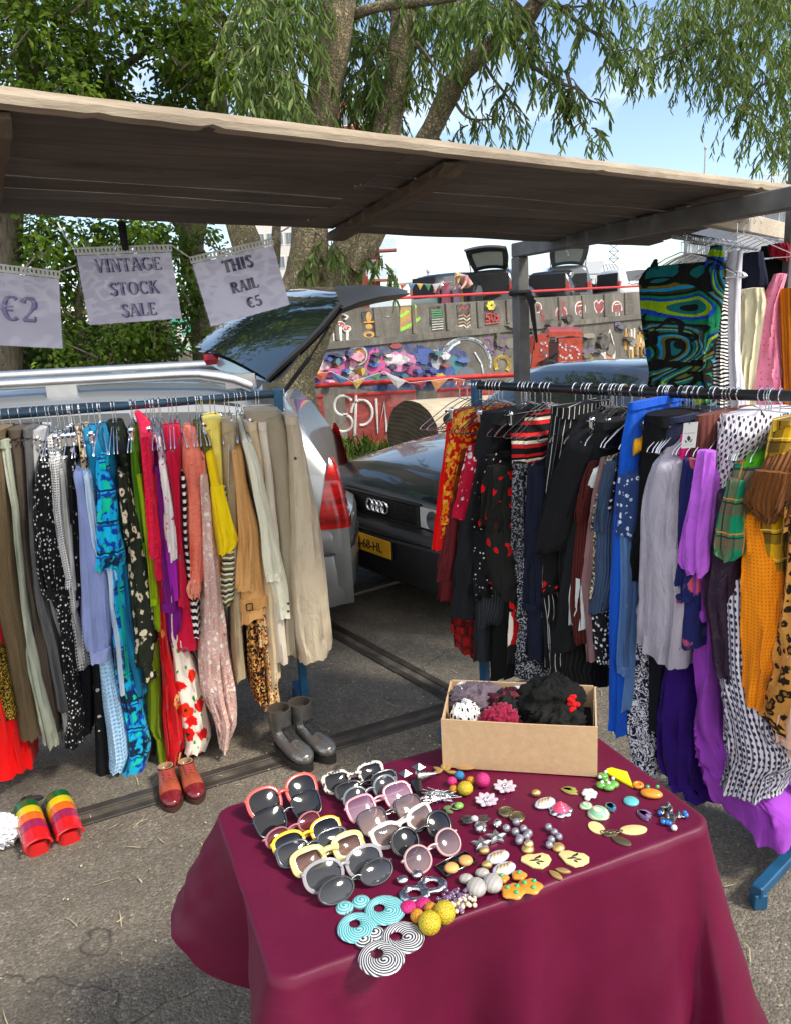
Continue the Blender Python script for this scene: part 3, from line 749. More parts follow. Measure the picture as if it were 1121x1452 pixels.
def shell(mb, st, m=0, n_close=True):
    """st: stations (x, [(y,z)...] from sill to roof centre). Mirrored halves, welded down the centre line."""
    rows = []
    for x, p in st:
        pts = [(x if not hasattr(x,'__call__') else x(z), y, z) for y, z in p]
        row = [V(*q) for q in pts] + [V(q[0],-q[1],q[2]) for q in reversed(pts[:-1])]
        rows.append(row)
    mb.grid(rows, m=m); n = len(rows[0]); o = len(mb.v) - n*len(rows)
    for k, rev in ((0, True), (len(rows)-1, False)):
        idx = [o + k*n + i for i in range(n)]
        mb.f.append(tuple(idx if not rev else idx[::-1])); mb.m.append(m); mb.uv.append(None)
def densify(st, sub=4):
    """Catmull-Rom between stations for rounded bodies"""
    out = []
    for i in range(len(st)-1):
        p0, p1, p2, p3 = st[max(i-1,0)], st[i], st[i+1], st[min(i+2,len(st)-1)]
        for k in range(sub):
            t = k/sub
            # monotone: blend linear and spline lightly
            def cr(a, b_, c, d): return (b_*(1-t)+c*t)*.6 + .4*(.5*((2*b_)+(c-a)*t+(2*a-5*b_+4*c-d)*t*t+(3*b_-a-3*c+d)*t**3))
            out.append((cr(p0[0],p1[0],p2[0],p3[0]), [(cr(a[0],b_[0],c[0],d[0]), cr(a[1],b_[1],c[1],d[1])) for a,b_,c,d in zip(p0[1],p1[1],p2[1],p3[1])]))
    out.append(st[-1]); return out
def sec_at(st, x):
    for i in range(len(st)-1):
        a, c = st[i], st[i+1]
        if (a[0]-x)*(c[0]-x) <= 0 and a[0] != c[0]:
            t = (x-a[0])/(c[0]-a[0]); return [(p[0]*(1-t)+q[0]*t, p[1]*(1-t)+q[1]*t) for p, q in zip(a[1], c[1])]
    return st[0][1] if abs(x-st[0][0]) < abs(x-st[-1][0]) else st[-1][1]
def side_pt(st, x, i0, f, s=1, off=.005):
    """point on the flank between profile points i0 and i0+1"""
    p = sec_at(st, x); a, c = V(*p[i0]), V(*p[i0+1]); q = a.lerp(c, f); n = V((c-a).y, -(c-a).x).normalized()
    if n.x < 0: n = -n
    q = q + n*off; return V(x, s*q.x, q.y)
def wheel(parent, x, y, r=.31, w=.19, out=1):
    mb = MB(); X = Matrix.Translation((x, y, r))@Matrix.Rotation(PI/2,4,'X')
    mb.lathe([(r*.62,-w/2),(r*.92,-w/2),(r,-w/2+.03),(r,w/2-.03),(r*.92,w/2),(r*.62,w/2)], 32, X, capb=False, capt=False); wl = mb.build('wheel', RUBBER, parent)
    mb = MB(); o = -out*(w/2-.02)
    mb.lathe([(.05,o-.0),(r*.2,o),(r*.55,o-.012*out),(r*.64,o+.0)], 32, X); mb.lathe([(r*.6,-w/2+.03),(r*.62,w/2-.03)], 32, X, capb=False, capt=False)
    for k in range(7):
        a = 2*PI*k/7; mb.beam(X@V(.04*math.cos(a),.04*math.sin(a),o*1.06), X@V(r*.58*math.cos(a),r*.58*math.sin(a),o*1.1), .05, .02, up=V(0,1,0))
    mb.build('rim', simple('alloy',(.35,.36,.37),.35,.9), wl)
def sweep(mb, path, prof, m=0):
    """path: plan points (x,y); prof: (out,z)"""
    P = [V(a, b_, 0) for a, b_ in path]; rows = []
    for i, p in enumerate(P):
        d = (P[min(i+1,len(P)-1)]-P[max(i-1,0)]).normalized(); n = V(d.y,-d.x,0)
        rows.append([p + n*o + V(0,0,z) for o, z in prof])
    mb.grid(rows, m=m)
def orient(root, base, fwd):
    f = V(*fwd, 0).normalized(); l = V(-f.y, f.x, 0)
    root.location = base; root.rotation_euler = (0,0,math.atan2(f.y, f.x))
# --- silver estate car (x forwards from the rear, y to its left)
def estate():
    T = thing('estate_car', 'silver estate car with roof rails and raised tailgate parked behind the clothes rack', 'car')
    up = lambda w, h, b_=.90: [(w*.90,.24),(w*.985,.38),(w,.60),(w*.985,.76),(w*.965,b_),(w*.80,h-.11),(w*.70,h-.035),(w*.42,h),(0,h+.012)]
    low = lambda w, h: [(w*.90,.26),(w*.98,.40),(w,.56),(w*.985,.66),(w*.96,h-.10),(w*.92,h-.05),(w*.84,h-.015),(w*.5,h+.01),(0,h+.02)]
    st = [(.03, up(.835,1.36,.93)),(.10, up(.855,1.42,.93)),(.45, up(.865,1.48,.92)),(1.2, up(.87,1.51)),(2.2, up(.87,1.50)),(2.65, up(.87,1.46)),(3.35, low(.86,.98)),(3.9, low(.83,.90)),(4.25, low(.76,.80)),(4.40, low(.66,.66))]
    st = densify(st, 5)
    def rear(x, z): return x + (max(0, z-.74)*.20 + max(0, z-1.05)*.66)*max(0, 1-x/1.5)    # raked tail
    mb = MB(); shell(mb, st)
    mb.v = [(rear(p[0],p[2]), p[1], p[2]) for p in mb.v]
    body = mb.build('body', SILVER, T, ang=50)
    def glass(x0, x1, f0, f1, s, off=.007, n=10, sl0=0., sl1=0.):
        rows = []
        for k in range(n+1):
            x = x0 + (x1-x0)*k/n; row = []
            for j in range(7):
                f = f0+(f1-f0)*j/6; e = sl0*(1-k/n)*j/6 + sl1*(k/n)*j/6
                q = side_pt(st, x+e, 4, f, s, off); row.append(V(rear(q.x,q.z), q.y, q.z))
            rows.append(row)
        mb = MB(); mb.grid(rows); return mb.build('side_window', GLASSD, T)
    for s in (1,-1):
        glass(.34,.98,.10,.93,s); glass(1.04,1.86,.08,.93,s); glass(1.94,2.9,.08,.93,s,sl1=-.35)
        mb = MB(); pts = []                                   # roof rail with a broad rear foot
        for k in range(25):
            x = .30 + 2.2*k/24; h = 1.545 if .0 < k < 24 else 1.47
            e = min(k, 24-k); h = 1.455 + .085*min(1, e/3.2)**.6
            pts.append((x + .20, s*.60, h))
        mb.tube(pts, [.03 if 2 < k < 22 else .034 for k in range(25)], 10)
        for x in (.56, 1.5, 2.6): mb.box((x, s*.60, 1.49), (.16,.045,.075))
        mb.build('roof_rail', simple('rail_alloy',(.62,.63,.63),.3,.9), T)
        mb = MB(); rows = []                                   # black drip moulding over the doors
        for k in range(30):
            x = .3+2.5*k/29; q = side_pt(st, x, 5, .12, s, .004); r_ = side_pt(st, x, 5, .30, s, .004); rows.append([V(rear(q.x,q.z),q.y,q.z), V(rear(r_.x,r_.z),r_.y,r_.z)])
        mb.grid(rows); mb.build('roof_moulding', BLACKP, T)
        mb = MB(); rows = []                                   # tall rear lamp wrapped round the corner
        for j in range(11):
            z = .70 + .37*j/10; tt = j/10; row = []
            for k in range(7):
                x = .0 + (.17*(1-tt)**.8+.035)*k/6
                x = x if x > .035 else .035
                f0 = sec_at(st, x); yy = None
                for a, c in zip(f0, f0[1:]):
                    if a[1] <= z <= c[1]: yy = a[0] + (c[0]-a[0])*(z-a[1])/(c[1]-a[1])
                row.append(V(rear(x,z)-.012*(k==0), s*((yy or .8)+.012), z))
            row.insert(0, V(rear(.03,z)-.014, s*.74, z)); rows.append(row)
        mb.grid(rows if s > 0 else [r[::-1] for r in rows]); mb.build('tail_light', REDL, T)
        for x in (.82, 3.45): wheel(T, x, s*.74, .315, .2, s)
    # rear bumper
    path = [(.46,.868),(.40,.872),(.30,.872),(.14,.85),(.065,.79),(.03,.68),(.005,.4),(-.005,0)]
    path = path + [(a,-b_) for a, b_ in reversed(path[:-1])]
    mb = MB(); sweep(mb, path, [(-.05,.715),(-.004,.70),(.012,.66),(.016,.60),(.004,.565),(.012,.55),(.016,.45),(.012,.34),(-.02,.25),(-.08,.23)][::-1]); mb.build('rear_bumper', paint('shaded_bumper_paint',(.27,.28,.28),.6,.4), T, ang=35)  # body silver made darker here, shadowed reflections put into the colour
    mb = MB(); sweep(mb, path[2:-2], [(.016,.552),(.024,.558),(.016,.568)][::-1]); mb.build('bumper_trim', BLACKP, T)
    mb = MB(); mb.box((.75,0,.55),(.9,1.4,.4)); mb.build('boot_interior', DARKIN, T)
    # underside and inner wheel wells
    mb = MB(); mb.box((2.2,0,.22),(4.0,1.5,.10)); mb.build('underbody', DARKIN, T)
    orient(T, (-.262, 4.86, 0), (-1, -.05)); return T
EST = estate(); bpy.context.view_layer.update()
# raised tailgate, in world coordinates as a part of the estate
def world_part(mb, name, mat, T, **k):
    o = mb.build(name, mat, None, **k); o.parent = T; o.matrix_parent_inverse = T.matrix_basis.inverted(); return o
near = [at(p[0],p[1],p[2]) for p in ((377,536,4.08),(398,515,4.07),(430,487,4.06),(455,461,4.05),(474,438,4.05),(482,428,4.05))]
far = [at(p[0],p[1],p[2]) for p in ((276,492,5.2),(300,471,5.25),(335,444,5.3),(375,421,5.35),(420,408,5.4),(470,404,5.4))]
def bow(a, b_, k=.03, n=10): return [a.lerp(b_, i/n) + V(-.3,0,1)*k*4*(i/n)*(1-i/n) for i in range(n+1)]
mb = MB(); mb.grid([bow(a, b_) for a, b_ in zip(near, far)]); mb.grid([[p+V(.02,0,-.03) for p in bow(a, b_)] for a, b_ in zip(near, far)]); world_part(mb, 'tailgate_glass', GLASSD, EST)
mb = MB(); mb.tube([p + V(.006,-.004,-.012) for p in near], [.012,.016,.018,.018,.016,.016], 8); world_part(mb, 'tailgate_frame', BLACKP, EST)
mb = MB()   # silver lower corner with the small lamp
c = [at(*p) for p in ((300,516,4.95),(342,528,4.5),(378,538,4.09),(424,503,4.06),(420,512,4.05),(392,541,4.06))]
mb.grid([[at(296,499,5.0),at(336,500,4.7),at(384,506,4.3),at(428,489,4.05)],[at(300,518,4.95),at(338,522,4.6),at(378,524,4.25),at(424,508,4.04)],[at(322,530,4.8),at(345,534,4.5),at(382,541,4.2),at(400,538,4.04)]]); world_part(mb, 'tailgate_corner', paint('tailgate_silver',(.30,.31,.31),.7,.35), EST)
mb = MB(); lp = [at(289,503,4.9),at(312,500,4.88),at(310,516,4.88),at(293,518,4.9)]
mb.grid([[lp[3],lp[2]],[ (lp[3]+lp[0])/2+V(0,-.03,0),(lp[2]+lp[1])/2+V(0,-.03,0)],[lp[0],lp[1]]]); world_part(mb, 'tailgate_lamp', REDL, EST)
mb = MB()   # lower lip of the tailgate, curving away at the top
l0 = [at(*p) for p in ((476,430,4.05),(500,419,4.2),(530,412,4.5),(560,410,4.9),(576,414,5.3))]
l1 = [at(*p) for p in ((480,446,4.05),(505,437,4.2),(533,430,4.5),(560,425,4.9),(574,420,5.3))]
l2 = [at(*p) for p in ((470,406,5.3),(500,404,5.35),(530,404,5.4),(560,407,5.4),(578,412,5.4))]
mb.grid([l1, [a.lerp(c_, .5)+V(.03,-.03,0) for a, c_ in zip(l0,l1)], l0, l2]); world_part(mb, 'tailgate_edge', simple('dark_tailgate_trim',(.02,.021,.022),.5), EST)
mb = MB(); mb.tube([at(402,556,4.12), at(440,506,4.08)], .012, 8); mb.tube([at(440,506,4.08), at(468,462,4.06)], .006, 8); world_part(mb, 'gas_strut', BLACKP, EST)
# --- black saloon seen from its front corner (x rearwards from the nose)
def saloon():
    T = thing('saloon_car', 'black older saloon with four linked rings on its grille parked nose toward the rails', 'car')
    P = lambda a: [(w, z) for w, z in a]
    st = [(.0,  P([(.70,.20),(.73,.36),(.74,.50),(.745,.58),(.745,.63),(.72,.665),(.60,.69),(.36,.705),(0,.712)])),
          (.05, P([(.74,.20),(.775,.36),(.785,.50),(.79,.58),(.785,.65),(.75,.695),(.62,.72),(.36,.735),(0,.742)])),
          (.25, P([(.78,.20),(.83,.36),(.84,.50),(.845,.60),(.835,.70),(.79,.755),(.66,.79),(.38,.81),(0,.818)])),
          (.70, P([(.79,.20),(.84,.36),(.85,.50),(.85,.62),(.84,.76),(.80,.83),(.68,.865),(.38,.885),(0,.892)])),
          (1.15,P([(.79,.20),(.84,.36),(.85,.50),(.85,.64),(.84,.82),(.79,.89),(.70,.915),(.38,.94),(0,.95)])),
          (1.85,P([(.79,.20),(.84,.36),(.85,.50),(.85,.66),(.84,.86),(.66,1.28),(.56,1.36),(.34,1.39),(0,1.40)])),
          (2.35,P([(.79,.20),(.84,.36),(.85,.50),(.85,.66),(.84,.88),(.645,1.31),(.56,1.385),(.34,1.41),(0,1.42)])),
          (2.95,P([(.79,.20),(.84,.36),(.85,.50),(.85,.66),(.83,.89),(.65,1.26),(.56,1.33),(.34,1.36),(0,1.37)])),
          (3.75,P([(.78,.20),(.83,.36),(.84,.50),(.84,.66),(.82,.86),(.77,.93),(.68,.95),(.38,.97),(0,.975)])),
          (4.35,P([(.72,.22),(.77,.36),(.78,.50),(.78,.66),(.77,.84),(.74,.88),(.66,.90),(.36,.92),(0,.925)]))]
    st = [(x, [(y, z + .056*max(0,1-x/1.7)*min(1,max(0,(z-.25)/.3)) - (.025 if z > 1.1 else 0)) for y, z in p]) for x, p in st]
    st = densify(st, 5)
    mb = MB(); shell(mb, st); mb.build('body', BLACKC, T, ang=50)
    # windscreen and side windows
    def roofpt(x, t):   # t in -1..1 across the glass
        p = sec_at(st, x); s = 1 if t >= 0 else -1; q = abs(t)*3
        i = 8 - min(int(q), 2); f = q - min(int(q),2); a, c = V(*p[i]), V(*p[i-1]); r = a.lerp(c, f); return V(x-.006, s*r.x, r.y+.008)
    mb = MB(); mb.grid([[roofpt(1.20+.58*k/8, -.97+1.94*j/16) for j in range(17)] for k in range(9)]); mb.build('windscreen', GLASSD, T)
    for s in (1,-1):
        for x0, x1 in ((1.45,2.2),(2.27,2.95)):
            mb = MB(); mb.grid([[side_pt(st, x0+(x1-x0)*k/8 + (.33*j/5 if x0 < 1.5 else 0)*(1-k/8), 4, .06+.86*j/5, s, .006) for j in range(6)] for k in range(9)]); mb.build('side_window', GLASSD, T)
        mb = MB(); mb.sphere((1.38,s*.93,.97),(.06,.09,.06),12,8); mb.build('door_mirror', BLACKP, T)
        for x in (.80,3.35): wheel(T, x, s*.73, .30, .19, s)
        # head lamp: clear block with a reflector behind
        y0, y1 = s*.40, s*.72
        mb = MB(); ys = [y0+(y1-y0)*k/6 for k in range(7)]
        mb.grid([[V(-.012+.07*max(0,(abs(y)-.55)/.17)**2, y, z) for y in ys] for z in (.598,.622,.705,.72)]); mb.build('headlight', LAMPG, T)
        mb = MB(); mb.lathe([(.015,.0),(.05,.012),(.058,.03)], 20, Matrix.Translation((-.022+.01, s*.55, .662))@Matrix.Rotation(-PI/2,4,'Y')); mb.build('reflector', CHROME, T)
        mb = MB(); mb.bbox((-.002, s*.375, .66),(.03,.03,.135),.004); mb.build('lamp_surround', BLACKP, T)
    mb = MB(); mb.bbox((-.004,0,.66),(.02,.70,.115),.003)
    for k in range(9): mb.box((-.017,0,.61+.0125*k),(.008,.69,.003))
    mb.build('grille', simple('grille_plastic',(.012,.012,.013),.5), T, smooth=False)
    mb = MB(); mb.bbox((-.012,0,.727),(.03,.80,.012),.003); mb.bbox((-.012,0,.596),(.03,.80,.010),.003); mb.build('grille_surround', BLACKP, T)
    mb = MB()
    for k in range(4): mb.torus(.036,.0068,28,8,Matrix.Translation((-.030,(k-1.5)*.050,.662))@Matrix.Rotation(PI/2,4,'Y'))
    mb.build('ring_badge', CHROME, T)
    path = [(.75,-.862),(.30,-.862),(.12,-.84),(.0,-.77),(-.06,-.62),(-.085,-.3),(-.09,0)]; path = path+[(a,-b_) for a, b_ in reversed(path[:-1])]
    mb = MB(); sweep(mb, path[::-1], [(-.06,.590),(.0,.580),(.025,.555),(.03,.53),(.012,.515),(.024,.50),(.02,.37),(0,.27),(-.06,.22)][::-1]); mb.build('front_bumper', simple('bumper_plastic',(.018,.018,.02),.38,coat=.3), T, ang=35)
    # yellow number plate with its characters
    pl = MB(); pl.bbox((-.125,.0,.450),(.008,.54,.125),.003); plo = pl.build('number_plate_holder', BLACKP, T)
    pl = MB(); pl.bbox((-.131,.0,.450),(.006,.52,.11),.002); plate = pl.build('number_plate', simple('plate_yellow',(.72,.36,.012),.4), T)
    o = text_obj('plate_lettering', 'J-68-HL', .080, .003, simple('plate_black',(.01,.01,.01),.5), plate, 1.0)
    o.location = (-.1345, .072, .421); o.rotation_euler = (PI/2, 0, -PI/2)
    mb = MB(); mb.box((2.1,0,.2),(3.9,1.45,.1)); mb.build('underbody', DARKIN, T)
    orient(T, (-.085, 4.66, 0), (.81, .585)); return T
def text_obj(name, s, size, ext, mat, parent=None, space=1.0, align='LEFT'):
    cu = bpy.data.curves.new(name, 'FONT'); cu.body = s; cu.size = size; cu.extrude = ext; cu.space_character = space; cu.align_x = align; cu.resolution_u = 4
    o0 = bpy.data.objects.new(name, cu); COL.objects.link(o0); bpy.context.view_layer.update()
    me = bpy.data.meshes.new_from_object(o0.evaluated_get(bpy.context.evaluated_depsgraph_get())); COL.objects.unlink(o0); bpy.data.objects.remove(o0)
    me.name = name; me.materials.clear(); me.materials.append(mat)
    o = bpy.data.objects.new(name, me); COL.objects.link(o)
    if parent: o.parent = parent
    return o
saloon()
# --- cars on the ramp beyond the parapet
def far_car(label, px, depth, col, fwd, hatch=True, h=1.45, dirx=None):
    T = thing('parked_car', label, 'car', group='cars on the ramp')
    up = lambda w, hh: [(w*.9,.24),(w,.45),(w*.99,.8),(w*.96,.92),(w*.76,hh-.08),(w*.62,hh-.02),(0,hh)]
    low = lambda w, hh: [(w*.9,.26),(w,.45),(w*.99,.62),(w*.97,hh-.06),(w*.9,hh-.02),(w*.6,hh),(0,hh+.02)]
    st = densify([(0,up(.78,h-.2)),(.12,up(.84,h-.06)),(.8,up(.85,h)),(1.9,up(.85,h)),(2.4,up(.85,h-.04)),(3.1,low(.84,.98)),(3.7,low(.80,.88)),(4.0,low(.68,.7))],3)
    mb = MB(); shell(mb, st); mb.build('body', col, T, ang=50)
    for s in (1,-1):
        for x0,x1 in ((.3,1.15),(1.22,2.3)):
            mb = MB(); mb.grid([[side_pt(st,x0+(x1-x0)*k/5,3,.08+.82*j/4,s,.008) for j in range(5)] for k in range(6)]); mb.build('side_window', GLASSD, T)
        mb = MB(); mb.bbox((.02,s*.70,.86),(.12,.16,.22),.02); mb.build('tail_light', REDL, T)
        for x in (.7,3.2): wheel(T, x, s*.72, .3, .18, s)
    mb = MB(); mb.box((-.004,0,.95),(.02,1.25,.62)); mb.build('boot_opening', DARKIN, T, smooth=False)
    if hatch:
        rows = []; inn = []
        for k in range(9):
            t = k/8; x = .25 - .80*t; z = h - .03 + .86*t - .16*t*t - (.55*(t-.72)**2*3 if t > .72 else 0); wv = .50 + .12*math.sin(PI*min(.62,t*.9))
            rows.append([V(x, wv*(j/4-1), z + .07*(1-(j/4-1)**2)) for j in range(9)])
        mb = MB(); mb.grid(rows); mb.grid([[p+V(.015,0,-.05) for p in r][::-1] for r in rows])
        mb.tube([r[0]+V(0,0,-.02) for r in rows],.03,6); mb.tube([r[-1]+V(0,0,-.02) for r in rows],.03,6); mb.tube([p+V(0,0,-.03) for p in rows[-1]],.04,6)
        tg = mb.build('tailgate', col, T, ang=60)
        mb = MB(); mb.grid([[p+V(.01,0,-.062) for p in r[1:-1]][::-1] for r in rows[1:6]]); mb.grid([[p+V(-.003,0,.004) for p in r[1:-1]] for r in rows[1:6]]); mb.build('rear_window', GLASSC, tg)
        for s in (1,-1): mb = MB(); mb.tube([(.20,s*.58,h-.30),(-.12,s*.60,h+.32)], .014, 6); mb.build('gas_strut', BLACKP, T)
    else:
        mb = MB(); mb.grid([[V(.02+.30*k/4,(-.55+.1*0)*(1-.1*k/4)+1.1*(1-.1*k/4)*j/6, .95+.38*k/4) + V(-.03,0,0) for j in range(7)] for k in range(5)]); mb.build('rear_window', GLASSD, T)
    p = at(px, 420, depth); orient(T, (p.x, p.y, 1.80), fwd); return T
far_car('black hatchback with tailgate raised high parked beyond the parapet', 693, 25, BLACKC, (.35,1))
far_car('low black saloon beyond the parapet just past the grey steel post', 775, 27, BLACKC, (.55,1), False, 1.42)
far_car('dark car with glass tailgate raised and bright window in it, on the ramp', 805, 27.5, GREYC, (.1,1), True, 1.6)
far_car('white car parked on the ramp next to the raised glass tailgate', 860, 29, WHITEC, (1,.35), False, 1.45)
far_car('dark hatchback beyond the parapet near the colourful bunting', 600, 25, BLACKC, (.9,.5), False, 1.38)

# --- a shopper bending over between the cars on the ramp
p = at(664, 430, 24.0); T = thing('person', 'fair haired person in a dusty pink top bending between the cars on the ramp', 'person', (p.x,24.0,1.80))
def skin(name, pts, edges, mat, parent):
    me = bpy.data.meshes.new(name); me.from_pydata([q[:3] for q in pts], edges, []); o = bpy.data.objects.new(name, me); COL.objects.link(o); o.parent = parent; me.materials.append(mat)
    o.modifiers.new('skin','SKIN')
    for v_, q in zip(me.skin_vertices[0].data, pts): v_.radius = (q[3], q[3]); 
    me.skin_vertices[0].data[0].use_root = True; o.modifiers.new('smooth','SUBSURF').levels = 2; o.modifiers['smooth'].render_levels = 2; return o
B = [(0,0,.92,.15),(-.10,-.10,1.05,.13),(-.22,-.22,1.17,.14),(-.30,-.30,1.21,.06),(-.36,-.36,1.22,.085),(-.40,-.41,1.20,.07),(-.24,-.06,1.16,.055),(-.34,-.12,.95,.042),(-.46,-.22,.80,.033),(-.08,-.30,1.16,.055),(-.14,-.40,.94,.042),(-.28,-.48,.80,.033),(.10,.0,.85,.09),(.08,-.02,.47,.065),(.10,.05,.06,.05),(-.06,.10,.85,.09),(-.06,.10,.47,.065),(-.04,.16,.06,.05)]
skin('body', B, [(0,1),(1,2),(2,3),(3,4),(4,5),(2,6),(6,7),(7,8),(2,9),(9,10),(10,11),(0,12),(12,13),(13,14),(0,15),(15,16),(16,17)], simple('skin_tone',(.50,.30,.22),.6), T)
skin('top', [(.02,.02,.90,.165),(-.10,-.10,1.05,.145),(-.22,-.22,1.17,.155),(-.25,-.06,1.15,.068),(-.31,-.10,1.02,.058),(-.08,-.31,1.15,.068),(-.12,-.37,1.02,.058)], [(0,1),(1,2),(2,3),(3,4),(2,5),(5,6)], simple('pink_cotton',(.42,.20,.22),.9), T)
skin('trousers', [(.03,.04,.86,.165),(.10,.0,.82,.105),(.08,-.02,.47,.085),(.10,.05,.08,.075),(-.06,.12,.82,.105),(-.06,.10,.47,.085),(-.04,.16,.08,.075)], [(0,1),(1,2),(2,3),(0,4),(4,5),(5,6)], simple('dark_trousers',(.03,.03,.04),.9), T)
skin('hair', [(-.34,-.33,1.27,.09),(-.40,-.38,1.24,.075),(-.42,-.34,1.08,.05),(-.44,-.36,.92,.03),(-.33,-.42,1.10,.05),(-.36,-.45,.95,.03)], [(0,1),(1,2),(2,3),(1,4),(4,5)], simple('fair_hair',(.45,.32,.17),.7), T)
# ------------------------------------------------------------------ painted walls
_PM = {}
def pm(h, rough=.75):
    if h not in _PM:
        m, nt, b = new_mat('wall_paint'); g = coords(nt); c = srgb(h)
        f = noise_f(nt, g, 7, 6, .75)
        nt.links.new(mx(nt, ramp(nt, f, [(.38,(.0,.0,.0)),(.66,(.85,.85,.85))]), c, (.16,.15,.13)), b.inputs['Base Color']); b.inputs['Roughness'].default_value = rough
        _PM[h] = m
    return _PM[h]
PLO, PUP = wallpt(0,0,.006), wallpt(0,1.6,-.262)
class Decal:
    """flat paint shapes lying on a wall, each 2-3 mm proud"""
    def __init__(s, wall): s.mb = MB(); s.mats = []; s.p = PLO if wall == 'L' else PUP; s.wall = lw if wall == 'L' else pw; s.k = 0
    def poly(s, pts, h):
        mt = pm(h)
        if mt not in s.mats: s.mats.append(mt)
        off = WN*(.004 + .003*s.k); s.k += 1
        q = [on_pl(x, y, s.p, WN) + off for x, y in pts]; n = len(q)
        vs = q + [p - WN*(.012+.003*s.k) for p in q]
        s.mb.add(vs, [tuple(range(n)), ] + [(i, i+n, (i+1) % n + n, (i+1) % n) for i in range(n)], None, s.mats.index(mt)); return s
    def ell(s, cx, cy, rx, ry, h, n=18, wob=.06):
        r = random.random()*9
        return s.poly([(cx+rx*(1+wob*noise.noise(V(r,3*math.cos(2*PI*i/n),3*math.sin(2*PI*i/n))))*math.cos(2*PI*i/n), cy+ry*(1+wob*noise.noise(V(r+5,3*math.cos(2*PI*i/n),3*math.sin(2*PI*i/n))))*math.sin(2*PI*i/n)) for i in range(n)], h)
    def blob(s, cx, cy, rx, ry, h, n=26): return s.ell(cx, cy, rx, ry, h, n, .45)
    def line(s, pts, w, h):
        for a, b_ in zip(pts, pts[1:]):
            d = math.dist(a, b_) or 1; nx, ny = -(b_[1]-a[1])/d*w/2, (b_[0]-a[0])/d*w/2; ex, ey = (b_[0]-a[0])/d*w*.3, (b_[1]-a[1])/d*w*.3
            s.poly([(a[0]+nx-ex,a[1]+ny-ey),(b_[0]+nx+ex,b_[1]+ny+ey),(b_[0]-nx+ex,b_[1]-ny+ey),(a[0]-nx-ex,a[1]-ny-ey)], h)
            s.k -= 1
        s.k += 1; return s
    def ring(s, cx, cy, rx, ry, w, h, a0=0, a1=360, n=22): return s.line([(cx+rx*math.cos(math.radians(a0+(a1-a0)*i/n)), cy+ry*math.sin(math.radians(a0+(a1-a0)*i/n))) for i in range(n+1)], w, h)
    def done(s, name): return s.mb.build(name, s.mats, s.wall, smooth=False)
# lower wall: night-blue ground, nebula clouds, an astronaut, a bubble, rings
d = Decal('L'); d.poly([(446,545),(444,512),(462,500),(500,494),(530,487),(552,492),(580,486),(612,494),(640,488),(660,500),(660,548),(560,556)], '22356f')
for x,y,rx,ry,h in ((470,520,26,14,'c24a92'),(458,517,12,7,'e8d6dc'),(533,515,15,19,'d8479c'),(568,512,22,14,'d983b4'),(562,510,16,7,'f0e3e8'),(585,525,10,7,'c03d86'),(600,505,14,11,'2d55a8'),(628,528,16,12,'2a4fa0'),(560,490,8,4,'a03040'),(520,540,30,5,'2f6cc0'),(450,538,8,9,'3a57a6'),(617,510,8,14,'b8bcc4')): d.blob(x,y,rx,ry,h)

for k in range(46):
    x = random.uniform(448,655); y = random.uniform(496,546); d.blob(x,y,random.uniform(2,9),random.uniform(2,6),random.choice(['2f4fa8','22356f','c24a92','e9e3e6','d8b02a','b23a2e','2a7f8a','6a4a90','f0a0c0','18244a','3b6fc0']))
d.done('painted_nebula')
d = Decal('L'); d.ell(505,521,15,25,'b9b6b0',20,.2); d.ell(507,503,14,15,'cfccc6').ell(509,504,10,11,'33221d').blob(512,503,6,8,'a85a30')
for k in range(14): d.blob(random.uniform(493,518), random.uniform(520,545), 4, 3, random.choice(['6b6a68','8d8b88','e0ddd6','55524f']))
d.done('painted_astronaut')
d = Decal('L'); d.ring(659,514,36,36,2.6,'b9c4c8',180,372); d.ring(659,514,33,33,1.2,'8fa0a8',190,350); d.blob(641,520,12,16,'2a7f8a'); d.line([(634,498),(641,490),(650,485)],3,'e6ecec'); d.line([(672,500),(681,515),(684,530)],2,'cfd8da'); d.blob(660,530,12,9,'5b6c7c'); d.done('painted_bubble')
d = Decal('L'); d.ring(690,488,6,8,3,'8c5aa0').ring(713,487,9,8,4,'7c4f92').ring(697,500,3,3,1.6,'8c5aa0').ring(627,524,7,9,3,'9a6bb0').ring(711,517,10,11,5,'d8b02a',150,400); d.ring(741,513,6,9,5,'d8b02a',-80,90); d.done('painted_rings')
d = Decal('L'); d.ring(829,512,9,11,5,'d8b02a',-120,100); d.done('painted_yellow_arch')
d = Decal('L'); d.poly([(864,466),(868,480),(872,494),(871,512),(866,523),(859,522),(855,505),(849,500),(852,494),(859,480)],'e4e2dc'); d.poly([(864,470),(870,492),(870,497),(855,499),(851,497),(857,493),(860,480)],'141414'); d.poly([(858,499),(869,498),(868,512),(864,521),(860,516)],'d0855a'); d.line([(862,484),(862,488),(865,489),(862,493)],1.4,'e4e2dc'); d.done('painted_pointed_hat')
d = Decal('L')
for k in range(22):
    x = 884+k*1.35; d.line([(x,random.uniform(462,480)),(x+random.uniform(-1,1),random.uniform(485,512))],random.uniform(1.2,2.6),random.choice(['d8a63a','b8862a','dcdad4','e8e6e0','5c564e','c9992e']))
d.done('painted_drips')
d = Decal('L'); d.poly([(243,452),(262,450),(271,452),(275,497),(246,499)],'15a98c'); d.poly([(249,459),(257,459),(258,476),(262,476),(263,464),(266,459),(271,496),(265,497),(262,483),(258,484),(256,497),(249,497)],'e9ece8'); d.done('painted_letter')
d = Decal('L')
for k in range(60):
    x = random.uniform(700,980); y = 452+random.uniform(4,60)-(x-735)*.06; d.blob(x,y,random.uniform(2,9),random.uniform(3,10),random.choice(['4c4841','57514a','332f2a','6a655c','3a4658','2b2724','706a60','8c8478','5c4a6c']))
d.done('painted_patches')
